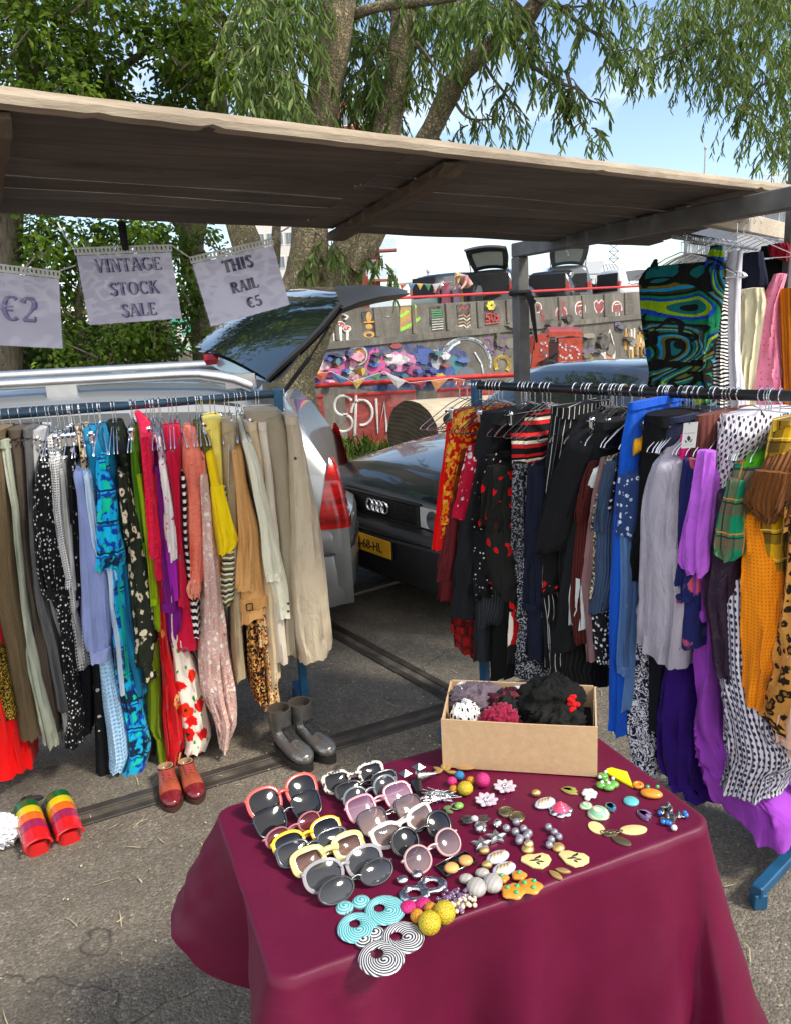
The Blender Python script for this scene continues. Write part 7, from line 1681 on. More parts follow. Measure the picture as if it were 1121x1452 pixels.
mb.grid(rows, wrap=True); mb.f.append(tuple(range(len(OUT)-1,-1,-1))[::-1]); mb.m.append(0); mb.uv.append(None)
tag(mb.build('tablecloth', SATIN, ang=80), 'burgundy satin cloth draped over the display table in the foreground', 'tablecloth')
# ------------------------------------------------------------------ cardboard box of scarves
CARD = wood_mat('cardboard', (.50,.335,.185), (.58,.40,.235), 'x', rough=.85)
m, nt, b = new_mat('corrugated_card'); g = coords(nt); f = noise_f(nt, g, 60, 5, .7); f2 = noise_f(nt, g, 6, 4)
c = mx(nt, ramp(nt, f, [(.35,(.42,.275,.145)),(.65,(.54,.365,.205))]), (.46,.30,.16), (.60,.42,.25)); nt.links.new(mx(nt, f2, ramp(nt, f, [(.35,(.43,.28,.15)),(.65,(.52,.355,.20))]), (.50,.34,.19)), b.inputs['Base Color']); b.inputs['Roughness'].default_value = .8
nt.links.new(nd(nt,'ShaderNodeBump',None,Strength=.25,Distance=.003,Height=f).outputs[0], b.inputs['Normal']); CARD = m
bz = TZ+.004; b0 = on_z(627,1088,bz); b1 = on_z(846,1102,bz); zt = on_y(626,1020,b0.y).z
k0 = on_z(643,966,zt); k1 = on_z(843,971,zt); bd = ((k0-b0)+(k1-b1))/2; bd.z = 0
B_ = thing('cardboard_box', 'open brown cardboard box full of scarves at the back of the burgundy table', 'box', tuple(b0), world=True)
bx = (b1-b0).normalized(); bh = zt-bz; bw = (b1-b0).length; bn = V(-bx.y,bx.x,0); bdep = bd.dot(bn)
def BX(x, y, z): q = b0 + bx*x + bn*y; return V(q.x, q.y, bz+z)
def panel(a, c, h0, h1, name, bow=0):
    mb = MB(); n = 8; th = .004; d = (V(*c)-V(*a)); nn_ = V(-d.y, d.x, 0).normalized()*th; rows = []
    for i in range(n+1):
        t = i/n; p = V(*a).lerp(V(*c), t); o = nn_.normalized()*bow*4*t*(1-t)
        rows.append([p+V(0,0,h0), p+nn_+V(0,0,h0), p+nn_+o+V(0,0,h1), p+o+V(0,0,h1)])
    mb.grid(rows, wrap=True); k = len(mb.v); mb.f += [(k-4,k-3,k-2,k-1),(0,3,2,1)]; mb.m += [0,0]; mb.uv += [None,None]
    return mb.build(name, CARD, B_, smooth=False)
panel(BX(0,0,0), BX(bw,0,0), 0, bh, 'front_panel', -.003); panel(BX(bw-.001,.006,0), BX(bw+.006,bdep,0), 0, bh-.002, 'side_panel', .0); panel(BX(-.004,bdep,0), BX(.001,.006,0), 0, bh-.002, 'side_panel', -.0); panel(BX(bw,bdep+.002,0), BX(0,bdep+.002,0), 0, bh, 'back_panel')
mb = MB(); c = BX(bw/2,bdep/2,.004); X = Matrix((bx,bn,V(0,0,1))).transposed().to_4x4(); X.translation = c; mb.box((0,0,0),(bw-.01,bdep-.01,.004),X); mb.build('bottom_panel', CARD, B_, smooth=False)
mb = MB(); mb.box((0,0,0),(bw-.012,bdep-.012,.004),X@Matrix.Translation((0,0,bh*.5))); tag(mb.build('scarf_layer', F('plain','1c1a1e'), smooth=False), 'dark bed of folded scarves filling the lower half of the cardboard box', 'scarf')
def crumple(name, cat, label, c, r, mat, seed, amp=.35, fr=3.0, rz=0.0, n=44, base=None):
    mb = MB(); vs = []; nu, nv = n*2, n; fs = []; uvs = []
    for i in range(nv+1):
        ph = PI*i/nv
        for j in range(nu):
            a = 2*PI*j/nu; d = V(math.sin(ph)*math.cos(a), math.sin(ph)*math.sin(a), -math.cos(ph)); q = d*fr*.5
            w1 = noise.noise_vector(q+V(seed,0,0))*.7; rd = 1-abs(noise.noise(q*1.5+w1+V(seed*2,1,0)))*2
            k = 1 + amp*(rd-.4) + amp*.45*(1-abs(noise.noise(q*3.6+w1*2+V(0,seed,3)))*2-.5) + amp*.15*noise.noise(q*11)
            p = V(d.x*r[0]*k, d.y*r[1]*k, d.z*r[2]*k); p.rotate(Matrix.Rotation(rz,3,'Z')); vs.append(V(*c)+p)
    if base is not None: vs = [V(p.x,p.y,max(p.z,base)) for p in vs]
    for i in range(nv):
        for j in range(nu):
            j2 = (j+1) % nu; fs.append((i*nu+j,i*nu+j2,(i+1)*nu+j2,(i+1)*nu+j)); t = lambda jj, ii: (jj/nu*2*PI*r[0], ii/nv*PI*r[1]); uvs.append([t(j,i),t(j+1,i),t(j+1,i+1),t(j,i+1)])
    mb.add(vs, fs, uvs); return tag(mb.build(name, mat, ang=80), label, cat)
crumple('scarf','scarf','white scarf with black dots bunched in the front corner of the box', BX(.050,.054,bh*.78), (.034,.034,.044), F('dots','dcdad6','141416',s=62,r=.26,j=.5), 3.1, .20, 2.2, base=bz+.02)
crumple('scarf','scarf','crushed raspberry velvet scarf against the front of the box', BX(.130,.052,bh*.74), (.044,.030,.042), F('plain','7a0f34',bump=1.0,sheen=1.0), 5.3, .34, 3.2, base=bz+.02)
crumple('scarf','scarf','sheer grey lilac scarf folded at the back corner of the box', BX(.07,bdep-.06,bh*.80), (.07,.05,.04), F('plain','5a5058',rough=.6), 8.8, .28, 2.2, base=bz+.02)
crumple('scarf','scarf','white lace edged scarf poking out at the back corner of the box', BX(.040,bdep-.048,bh*.86), (.03,.03,.03), F('lace','b9b4b8','e6e4e6',s=60), 1.9, .3, 3.0, base=bz+.02)
crumple('scarf','scarf','dark green and wine patterned scarf in the middle of the box', BX(.145,bdep*.55,bh*.78), (.062,.055,.042), F('abstract','1a2a20','3c1420','141416','5a2a30','10140f',s=22), 12.4, .30, 2.4, base=bz+.02)
crumple('scarf','scarf','pale blue scrap of scarf at the middle of the back edge of the box', BX(.165,bdep-.045,bh*.86), (.022,.03,.022), F('plain','b3c0c6'), 14.4, .3, 3.2, base=bz+.02)
crumple('scarf','scarf','big heap of sheer black chiffon rising above the box rim', BX(.245,bdep*.58,bh*.95), (.078,.062,.060), F('plain','0b0c0b',bump=1.0), 21.7, .24, 2.1, rz=.4, base=bz+.02)
o = crumple('scarf','scarf','black scarf with cream blossom spilling down the inner corner of the box', BX(.258,.055,bh*.76), (.062,.036,.044), F('flowers','131312','d9b49a','1c1a16',s=19,d=.4,r=.26), 17.2, .26, 2.6, base=bz+.02)
random.seed(5); mb = MB(); pc = BX(.292,.066,bh*1.16)
for k in range(16):
    a = random.uniform(0,2*PI); q = pc + V(math.cos(a)*random.uniform(0,.018), -.004+random.uniform(-.006,.004), math.sin(a)*random.uniform(0,.02)); mb.sphere(tuple(q),(.007,.004,.006),8,6)
tag(mb.build('fabric_flower', F('plain','d8202c')), 'red embroidered flower resting on the black chiffon heap', 'fabric flower')
# ------------------------------------------------------------------ shoes on the ground
def footwear(name, label, cat, hp, tp, group, kind, cols):
    """hp, tp: pixels of heel and toe tip on the ground"""
    if len(hp) == 2: h, t_ = on_z(*hp, 0), on_z(*tp, 0)
    else: t_ = on_z(*tp, 0); h = t_ - V(hp[0],hp[1],0).normalized()*hp[2]
    d = t_-h; Lg = d.length; T = thing(name, label, cat, tuple(h), group=group, rz=math.atan2(d.y,d.x))
    if kind == 'boot': st = [(.055,.205,.049,.052,90),(.054,.17,.049,.052,90),(.052,.135,.046,.050,88),(.054,.108,.043,.050,78),(.066,.088,.042,.054,60),(.092,.074,.042,.050,40),(.128,.064,.044,.042,22),(.165,.058,.047,.036,12),(.205,.055,.049,.034,5),(.235,.052,.043,.029,0),(.256,.048,.028,.021,0),(.266,.044,.008,.008,0)]
    else: st = [(.040,.072,.030,.040,80),(.042,.062,.033,.038,72),(.055,.055,.034,.036,52),(.08,.048,.033,.032,38),(.12,.042,.037,.029,22),(.16,.038,.041,.026,12),(.20,.034,.041,.023,5),(.235,.031,.034,.018,0),(.256,.029,.02,.012,0),(.263,.028,.006,.005,0)]
    sc = Lg/.27; n = 28; rows = []; ST = []
    for i in range(len(st)-1):
        for k in range(4):
            u = k/4; ST.append(tuple(a*(1-u)+c*u for a, c in zip(st[i], st[i+1])))
    ST.append(st[-1]); sole = .030 if kind == 'boot' else .014
    for x, z, ry, rr, an in ST:
        a = math.radians(an); row = []
        for j in range(n):
            b_ = 2*PI*j/n; cy, cu = math.cos(b_)*ry, math.sin(b_)*rr
            p = V(x + cu*math.sin(a), cy, z + cu*math.cos(a)); p.z = max(sole, p.z); row.append(V(p.x*sc, p.y*sc, p.z*sc))
        rows.append(row)
    def part(i0, i1, nm, mat, grow=0.0):
        mb = MB(); R_ = rows[i0:i1+1]
        if grow: R_ = [[c_ + (p-c_)*(1+grow) for p in r for c_ in (sum(r, V(0,0,0))/n,)] for r in R_]
        mb.grid(R_, wrap=True)
        if i1 == m1: k_ = len(mb.v); mb.f.append(tuple(range(k_-n,k_))); mb.m.append(0); mb.uv.append(None)
        return mb.build(nm, mat, T, ang=80)
    m1 = len(rows)-1; cut = m1-11 if kind == 'shoe' else m1
    part(0, cut, 'upper', cols[0])
    if kind == 'shoe': part(cut-1, m1, 'toe_cap', cols[1], .025); part(0, 5, 'heel_counter', cols[1], .03)
    mb = MB(); r0 = rows[0]; c_ = sum(r0, V(0,0,0))/n; inn = [c_+(p-c_)*.82+V(0,0,-.035*sc) for p in r0]; mb.grid([[p*1 for p in r0],[c_+(p-c_)*.86 for p in r0], inn], wrap=True); mb.f.append(tuple(range(2*n,3*n))); mb.m.append(0); mb.uv.append(None); mb.build('lining', cols[2], T)
    mb = MB()         # sole outline
    pl = []
    for k in range(40):
        a = 2*PI*k/40; x = .135+.136*math.cos(a); w_ = (.040 if x < .10 else .040+.012*min(1,(x-.10)/.07)); pl.append((x*sc, w_*math.sin(a)*(1 if abs(math.sin(a)) < .999 else 1)*sc))
    mb.prism(pl, (sole+.004)*sc); mb.build('sole', cols[3], T, ang=30)
    mb = MB(); lac = []
    idx = [8,10,12,14,16,18,20,22,24] if kind == 'boot' else [9,11,13,15]
    for q, i in enumerate(idx):
        if i >= len(rows): break
        r = rows[i]; ii = rows[min(i+2,len(rows)-1)]
        def rim(row, s): j = int(n*(.25 - s*.085)) % n; return row[j]
        a, c = rim(r, 1), rim(ii, -1); a2, c2 = rim(r,-1), rim(ii,1); up_ = ((a+a2)/2 - sum(r,V(0,0,0))/n).normalized()*.004
        mb.tube([a+up_*.3, (a+c)/2+up_*1.6, c+up_*.3], .0055*sc, 6); mb.tube([a2+up_*.3, (a2+c2)/2+up_*1.9, c2+up_*.3], .0055*sc, 6)
    i = idx[0]; top = rows[i][n//4]; tp2 = top + V(.012,0,.006)*sc
    if kind == 'boot': 
        for s in (-1,1): mb.tube([tp2, tp2+V(.02,s*.018,.004)*sc, tp2+V(.035,s*.012,-.02)*sc], .0022*sc, 5)
    mb.build('laces', cols[4], T)
    return T
PEW = simple('pewter_leather',(.17,.166,.16),.28,.7,var=.3,bump=.25,bs=14); BLS = simple('black_sole',(.018,.016,.015),.55); LAC = simple('black_lace',(.015,.015,.015),.8); LINB = simple('dark_lining',(.05,.04,.03),.9)
footwear('ankle_boot','pewter silver lace up boot nearer the camera beside the blue upright','boot',(.62,-.78,.27),(441,1095),'pewter boots',"boot",(PEW,PEW,LINB,BLS,LAC))
footwear('ankle_boot','pewter silver lace up boot farther back against the blue upright','boot',(.66,-.75,.27),(474,1083),'pewter boots',"boot",(PEW,PEW,LINB,BLS,LAC))
TAN = simple('russet_leather',(.26,.055,.025),.32,var=.4,coat=.4); OX = simple('oxblood_leather',(.13,.008,.012),.22,var=.3,coat=.7); RSO = simple('worn_sole',(.05,.02,.015),.6); RLA = simple('red_lace',(.25,.03,.02),.6)
footwear('oxford_shoe','russet and oxblood lace up shoe in front, tongue pulled wide open','shoe',(.36,-.93,.27),(247,1153),'russet lace up shoes','shoe',(TAN,OX,simple('tan_lining',(.35,.26,.14),.9),RSO,RLA))
footwear('oxford_shoe','russet and oxblood lace up shoe behind, beside the red floral dress','shoe',(.42,-.90,.26),(282,1141),'russet lace up shoes','shoe',(TAN,OX,simple('tan_lining',(.35,.26,.14),.9),RSO,RLA))
def clog(label, hp, tp):
    h, t_ = on_z(*hp, 0), on_z(*tp, 0); d = t_-h; T = thing('platform_mule', label, 'shoe', tuple(h), group='striped platform mules', rz=math.atan2(d.y,d.x)); Lg = d.length
    w_ = .046; pl = [(Lg*.485+Lg*.47*math.copysign(abs(math.cos(a))**.55, math.cos(a)), (w_*(.92 if math.cos(a)<0 else 1.04))*math.copysign(abs(math.sin(a))**.55, math.sin(a))) for a in [2*PI*k/40 for k in range(40)]]
    red = simple('red_patent',(.50,.010,.012),.18,coat=.8,var=.15); mb = MB(); mb.prism(pl, .052, bev=.006); mb.build('platform_sole', red, T, ang=35)
    mb = MB(); mb.prism([(p[0]*.96+.004,p[1]*.9) for p in pl], .003, Matrix.Translation((0,0,.0525))); mb.build('insole', simple('dark_insole',(.03,.012,.012),.8), T)
    cols = [('green',(.010,.10,.025)),('yellow',(.62,.48,.01)),('orange',(.60,.11,.012)),('magenta',(.25,.012,.06)),('red',(.50,.010,.012))]
    xs = [.22,.36,.50,.64,.78,.98]
    for k, (nm, c) in enumerate(cols):
        mb = MB(); rows = []
        for i in range(7):
            x = Lg*(xs[k]+(xs[k+1]-xs[k]-.008)*i/6); f = x/Lg; hh = .054*(1-.45*max(0,(f-.40)/.60)**1.6) if f > .4 else .054; ww = w_*(1.02 if f < .75 else 1.02-.10*((f-.75)/.25)**2)
            a0 = 0 if k < 4 else 0
            rows.append([V(x + (.010*math.sin(t) if False else 0), ww*math.cos(t)*1.03, .038+hh*math.sin(t)**.8) for t in [PI*j/18 for j in range(19)]])
        inner = [[V(p.x, p.y*.93, .038+(p.z-.038)*.93) for p in r] for r in rows]
        mb.grid(rows); mb.grid([r[::-1] for r in inner]); mb.grid([rows[0], inner[0]]); mb.grid([inner[-1], rows[-1]])
        mb.build('strap', simple('strap_'+nm, c, .25, coat=.6, var=.15), T, ang=60)
    mb = MB(); mb.tube([V(Lg*.985, w_*.95*math.cos(t), .040+.030*math.sin(t)**.8) for t in [PI*j/18 for j in range(19)]], .005, 8); mb.build('toe_rim', red, T)
clog('striped platform mule in green yellow orange and red, the outer one at the frame edge', (36,1152), (58,1216))
clog('striped platform mule in green yellow orange and red, the one nearer the turquoise hem', (80,1138), (103,1200))
crumple('cloth_bag','bag','crumpled white cloth lying at the edge of the ground beside the striped mules', tuple(on_z(-2,1180,.045)), (.07,.06,.055), F('plain','d3d4d8'), 2.2, .3, 4, base=.004)
footwear('flat_shoe','flat dark shoe lying just behind the striped mules','shoe',(30,1140),(62,1132),None,'shoe',(simple('dark_suede',(.025,.02,.022),.8),)*5)
# ------------------------------------------------------------------ sunglasses on the table
TS = TZ + .0015
def tp_(px, py, h=0.0): return on_z(px, py, TS+h)
def lens_mat(name, top, bot, alpha=1.0):
    m, nt, b = new_mat(name); u = coords(nt,'UV'); se = nd(nt,'ShaderNodeSeparateXYZ',None,Vector=u)
    nt.links.new(ramp(nt, se.outputs[1], [(.1,bot),(.9,top)]), b.inputs['Base Color']); b.inputs['Roughness'].default_value = .09; b.inputs['Specular IOR Level'].default_value = .42; b.inputs['Alpha'].default_value = alpha; b.inputs['Coat Weight'].default_value = .0
    return m
LDK = lens_mat('lens_black',(.006,.006,.008),(.012,.013,.015)); LGY = lens_mat('lens_grey',(.014,.016,.02),(.05,.054,.062),.95); LBR = lens_mat('lens_brown',(.05,.02,.018),(.22,.12,.09),.92); LRD = lens_mat('lens_red',(.07,.006,.012),(.16,.03,.035),.9); LPK = lens_mat('lens_pink',(.16,.07,.13),(.45,.30,.38),.72); LPE = lens_mat('lens_peach',(.09,.07,.08),(.30,.20,.17),.85); LPB = lens_mat('lens_plum',(.05,.03,.04),(.18,.12,.13),.9)
def fmat(name, col, rough=.25, trans=0.0, **k): return simple('frame_'+name, col, rough, coat=.5, var=.08, **k)
m, nt, b = new_mat('frame_tortoise'); g = coords(nt); v = nd(nt,'ShaderNodeTexVoronoi',None,Vector=g,Scale=120.0); nt.links.new(ramp(nt, ma(nt,'ADD',v.outputs[0],noise_f(nt,g,60,3)), [(.70,(.02,.015,.012)),(.86,(.05,.04,.03)),(.92,(.42,.38,.32)),(1,(.55,.50,.44))]), b.inputs['Base Color']); b.inputs['Roughness'].default_value = .25; TORT = m
def outline(w, h, n, k=44, cat=0.0, sq=0.0):
    P = []
    for i in range(k):
        a = 2*PI*i/k; c, s = math.cos(a), math.sin(a)
        x = w/2*math.copysign(abs(c)**(2/n), c); z = h/2*math.copysign(abs(s)**(2/n), s)
        z += cat*max(0, x/(w/2))**2*h*.5*(1 if z > 0 else .15); x *= 1 + sq*(z/(h/2))
        P.append((x, z))
    return P
def sunglasses(label, pl, pr, w, h, n, fm, lm, rim=.004, cat=0.0, sq=.06, tilt=40, lift=0.0, group=None, gap=None, th=.0045):
    """pl, pr: photo pixels of the two lens centres; w, h lens size"""
    w *= 1.07; h *= 1.08; rim *= .82; tilt += random.uniform(-7,7)
    hh = h/2*math.cos(math.radians(tilt)) + rim + .002 + lift
    a, c = tp_(*pl, hh), tp_(*pr, hh); d = c - a; d.z = 0; dist = d.length; mid = (a+c)/2
    T = thing('sunglasses', label, 'sunglasses', tuple(mid), group)
    T.rotation_euler = (math.radians(tilt)*-1, random.uniform(-.05,.05), math.atan2(d.y, d.x)+random.uniform(-.07,.07)); T.rotation_mode = 'XYZ'
    xo = dist/2; w = min(w, dist - .012)
    mb = MB(); 
    def bend(x): return .9*x*x
    for s in (-1,1):
        O = outline(w, h, n, 44, cat, sq); k = len(O); ring = []
        for (x, z) in O:
            L_ = math.hypot(x, z) or 1; ux, uz = x/L_, z/L_; row = []
            for gx, gy in ((0,-th/2),(rim*.75,-th*.62),(rim*1.5,-th*.3),(rim*1.5,th*.5),(0,th*.5)):
                X_ = s*xo + s*(x + ux*gx); row.append(V(X_, gy + bend(X_), z + uz*gx))
            ring.append(row if s > 0 else row[::-1])
        vs = [p for r in ring for p in r]; fs = []; m_ = 5
        for i in range(k):
            i2 = (i+1) % k
            for j in range(m_): fs.append((i*m_+j, i2*m_+j, i2*m_+(j+1)%m_, i*m_+(j+1)%m_))
        mb.add(vs, fs)
    bx_ = xo - w/2; zb = h*.14 + (cat*h*.05)
    mb.tube([V(s_*bx_*1.02 if False else q*bx_*1.05, bend(q*bx_)-th*.2, zb + .004*(1-q*q) ) for q in (-1,-.6,-.2,.2,.6,1)], [rim*1.25,rim*.95,rim*.85,rim*.85,rim*.95,rim*1.25], 8)
    for s in (-1,1):          # hinge lugs
        X_ = s*(xo + w/2 + rim*.6); mb.bbox((X_, bend(X_)+.003, h*.24+cat*h*.42), (.010,.010,min(.012,rim*2.2)), .002)
    mb.build('frame', fm, T, ang=50)
    for s in (-1,1):
        O = outline(w-.0006, h-.0006, n, 44, cat, sq); mb = MB(); vs = []; fs = []; uvs = []; rr = [0,.4,.75,1.0]
        for q in rr[1:]:
            for x, z in O: X_ = s*xo+s*x*q; vs.append(V(X_, bend(X_) - .0035*(1-q*q), z*q))
        k = len(O); vs.append(V(s*xo, bend(xo)-.0035, 0)); c_ = len(vs)-1; uvf = lambda p: ((p.x-s*xo)/w+.5, p.z/h+.5)
        for i in range(k):
            i2 = (i+1) % k; fs.append((c_, i, i2) if s > 0 else (c_, i2, i))
            for q in range(len(rr)-2): f = (q*k+i, (q+1)*k+i, (q+1)*k+i2, q*k+i2); fs.append(f if s > 0 else f[::-1])
        mb.add(vs, fs, [[uvf(vs[i]) for i in f] for f in fs]); mb.build('lens', lm, T, ang=80)
    for s in (-1,1):          # folded side arms lie behind the front
        X_ = s*(xo + w/2 + rim); y0 = bend(X_)+.006+(.004 if s > 0 else 0); z0 = h*.22+cat*h*.4; L_ = .118; 
        pts = [V(X_, y0-.003, z0), V(X_-s*.004, y0+.004, z0), V(X_-s*L_*.5, y0+.004-bend(X_)*.55, z0-.003), V(X_-s*L_*.8, y0+.004-bend(X_)*.5, z0-.007), V(X_-s*L_, y0+.003-bend(X_)*.35, z0-.020)]
        mb = MB(); tw2 = min(.0042, rim*.9); mb.tube(pts, [tw2,tw2*1.1,tw2,tw2*.9,tw2*.9], 6); mb.build('arm', fm, T)
    return T
sunglasses('coral red sunglasses with big round dark lenses, at the back of the outer column', (377,1141),(428,1119), .060,.054,2.3, fmat('coral',(.62,.07,.055)), LDK, .0052, .12)
sunglasses('navy square sunglasses leaning directly on the coral red pair', (384,1164),(437,1143), .058,.046,3.6, fmat('navy',(.012,.016,.026)), LDK, .003, 0, .08)
sunglasses('small dark red lensed sunglasses with translucent pink rims', (394,1188),(440,1165), .046,.030,2.2, fmat('clear_pink',(.42,.16,.18),.15), LRD, .0026, 0, 0)
sunglasses('sporty bright yellow sunglasses with dark lenses', (411,1198),(463,1177), .052,.038,2.4, fmat('yellow',(.72,.46,.01)), LDK, .005, .1)
sunglasses('slate blue rectangular sunglasses between the yellow and pale yellow pairs', (417,1212),(472,1190), .054,.036,3.4, fmat('slate',(.03,.04,.06)), LGY, .004, 0, .05)
sunglasses('pale yellow chunky square sunglasses with brown lenses', (438,1221),(496,1199), .046,.030,3.8, fmat('cream_yellow',(.60,.52,.20)), LBR, .0088, 0, .04, th=.006)
sunglasses('clear grey oversized round sunglasses behind the dark oval pair', (461,1245),(517,1220), .062,.044,2.3, fmat('smoke',(.26,.25,.26),.12), LGY, .0052, .05)
sunglasses('slim dark grey oval sunglasses at the front of the outer column', (477,1262),(536,1237), .060,.036,2.1, fmat('gunmetal',(.05,.05,.055)), LGY, .0028, 0, 0)
sunglasses('black and cream tortoiseshell square sunglasses at the back of the inner column', (478,1110),(527,1095), .048,.034,3.4, TORT, LDK, .0056, .1)
sunglasses('glossy black sunglasses half hidden under the blue grey round pair', (496,1122),(545,1106), .050,.032,2.6, fmat('black',(.010,.010,.011)), LDK, .004, .15)
sunglasses('blue grey round sunglasses behind the pink pair', (505,1132),(547,1117), .046,.040,2.2, fmat('blue_grey',(.12,.14,.16)), LGY, .0036, 0, 0)
sunglasses('pale pink square sunglasses with see through pink lenses', (514,1147),(564,1127), .052,.044,3.4, fmat('pink',(.72,.30,.36)), LPK, .0036, 0, .04)
sunglasses('dark rimmed square sunglasses with peach tinted lenses', (530,1166),(580,1146), .054,.046,3.4, fmat('dark_smoke',(.04,.035,.04)), LPE, .0026, 0, .05)
sunglasses('white cat eye sunglasses with peach lenses', (549,1184),(596,1160), .050,.032,2.3, fmat('white',(.70,.66,.60)), LPE, .0062, .55, 0)
sunglasses('round black sunglasses in front of the white cat eye pair', (576,1195),(621,1169), .048,.046,2.1, fmat('jet',(.008,.008,.009)), LDK, .0036, 0, 0)
sunglasses('round blush pink sunglasses with plum lenses at the front of the inner column', (592,1218),(635,1195), .046,.042,2.2, fmat('blush',(.48,.30,.30)), LPB, .003, .0, .0)
# ------------------------------------------------------------------ jewellery
def fil(name, base, ctr, stripes=9.0, rough=.5):
    m, nt, b = new_mat(name); g = vec_scale(nt, coords(nt), (1,1,1), (-ctr[0],-ctr[1],0)); l = nd(nt,'ShaderNodeVectorMath',{'operation':'LENGTH'},i0=g).outputs['Value']
    s = nd(nt,'ShaderNodeSeparateXYZ',None,Vector=g); an = ma(nt,'MULTIPLY',ma(nt,'ARCTAN2',s.outputs[1],s.outputs[0]),1/(2*PI))
    f = ma(nt,'FRACT',ma(nt,'ADD',ma(nt,'MULTIPLY',l,stripes),an)); k = ramp(nt, f, [(.0,(0,0,0)),(.35,(0,0,0)),(.5,(1,1,1)),(.85,(1,1,1)),(1,(0,0,0))])
    nt.links.new(mx(nt, k, base[0], base[1]), b.inputs['Base Color']); b.inputs['Roughness'].default_value = rough
    nt.links.new(nd(nt,'ShaderNodeBump',None,Strength=.8,Distance=.0015,Height=k).outputs[0], b.inputs['Normal']); return m
def bandm(name, c1, c2, sc, d='Z'):
    m, nt, b = new_mat(name); w_ = nd(nt,'ShaderNodeTexWave',{'bands_direction':d},Vector=coords(nt),Scale=sc,Distortion=.3); nt.links.new(mx(nt, ramp(nt,w_.outputs[0],[(.40,(0,0,0)),(.55,(1,1,1))]), c1, c2), b.inputs['Base Color']); b.inputs['Roughness'].default_value = .3; return m
def beadm(name, col, sc=900): 
    m, nt, b = new_mat(name); v = nd(nt,'ShaderNodeTexVoronoi',None,Vector=coords(nt),Scale=sc*.5); nt.links.new(ramp(nt,v.outputs[0],[(.0,tuple(min(1,x*1.1) for x in col)),(.7,tuple(x*.45 for x in col))]), b.inputs['Base Color']); b.inputs['Roughness'].default_value = .5
    nt.links.new(nd(nt,'ShaderNodeBump',None,Strength=1.0,Distance=.0012,Height=v.outputs[0]).outputs[0], b.inputs['Normal']); b.inputs['Normal']; return m
GOLD = simple('gold_metal',(.66,.46,.17),.35,.7,var=.15); SILV = simple('silver_metal',(.62,.61,.60),.22,1.0,var=.2,bump=.4,bs=160); OLDS = simple('old_silver',(.30,.29,.27),.32,1.0,var=.3,bump=.4,bs=220); BRS = simple('old_brass',(.28,.24,.13),.35,.9,var=.3)
PEARL = simple('grey_pearl',(.30,.29,.34),.16,.45,var=.2,coat=.6); CRY = simple('crystal_bead',(.66,.58,.66),.08,var=.2,alpha=.75,coat=.6); CRM = simple('cream_enamel',(.66,.55,.24),.35,var=.12,coat=.3)
GEMG = simple('green_gem',(.015,.38,.11),.08,coat=1.0); AMB = simple('amber_resin',(.66,.24,.02),.25,var=.2,coat=.5)
def item(name, label, cat, px, py, group=None, h=0.0):
    p = tp_(px, py, h); T = thing(name, label, cat, tuple(p), group); T.scale = (1.05,1.05,1.05); return T, p
def put(T, p, nm, mat, f, smooth=True, ang=50):
    mb = MB(); f(mb); return mb.build(nm, mat, T, smooth, ang)
def rel(p, px, py): q = tp_(px, py); return V(q.x-p.x, q.y-p.y, 0)
def mpx(p): return (p-CAM).length/FPX
def disc(mb, c, r, h, n=28, ecc=1.0, rz=0.0, dome=.5):
    mb.lathe([(r*.98,0),(r,h*.4),(r*.9,h*.8),(r*.6,h*(1+dome*.6)),(r*.15,h*(1+dome)),(.0001,h*(1+dome))], n, Matrix.Translation(c)@Matrix.Rotation(rz,4,'Z')@Matrix.Diagonal((1,ecc,1,1)), capb=True, capt=False)
def leafp(mb, c, L, W_, rz, h=.003, tilt=0.0):
    pl = [(L*(t), W_*math.sin(PI*t)**.8) for t in [i/10 for i in range(11)]] + [(L*t, -W_*math.sin(PI*t)**.8) for t in [i/10 for i in range(9,0,-1)]]
    mb.prism(pl, h, Matrix.Translation(c)@Matrix.Rotation(rz,4,'Z')@Matrix.Rotation(tilt,4,'Y'), bev=h*.3)
def hoops(base, label, studs, hoop, r, group, st):
    T, p = item('earring', label, 'earring', *hoop, group); s = rel(p, *studs); u = s.normalized()
    for nm, c, rr in (('stud', s, r*.47),): put(T, p, nm, fil('spiral_'+base, st, (c.x,c.y), 1/.0030), lambda mb: disc(mb, c, rr, .005))
    def ring(mb):
        n = 40; k = 12; rows = []
        for i in range(n):
            a = 2*PI*i/n; row = []
            for j in range(k):
                b_ = 2*PI*j/k; rho = .64+.36*math.cos(b_); q = V(r*rho*math.cos(a), r*rho*math.sin(a), .004+.0045*math.sin(b_)); q += V(u.x,u.y,0)*r*.32*(1-rho)*(1/.72); q.z = max(.0005,q.z); row.append(q)
            rows.append(row)
        mb.grid(rows+[rows[0]], wrap=True)
    put(T, p, 'hoop', fil('spiral_hoop_'+base, st, (-u.x*r*.25,-u.y*r*.25), 1/.0034), ring); put(T, p, 'link', SILV, lambda mb: mb.torus(.003,.0007,12,6,Matrix.Translation(s*.72+V(0,0,.004))))
TQ = ((.07,.33,.37),(.30,.62,.62)); BWH = ((.02,.022,.035),(.62,.62,.62))
hoops('turquoise','turquoise wound thread hoop earring, the one nearer the table edge', (490,1290),(507,1319), .033,'turquoise hoop earrings',TQ)
hoops('turquoise','turquoise wound thread hoop earring lying beneath the dark oval sunglasses', (514,1281),(546,1294), .034,'turquoise hoop earrings',TQ)
hoops('monochrome','black and white spiral hoop earring closest to the front table edge', (518,1337),(541,1362), .036,'black and white hoop earrings',BWH)
hoops('monochrome','black and white spiral hoop earring beside the yellow pompoms', (534,1326),(571,1333), .034,'black and white hoop earrings',BWH)
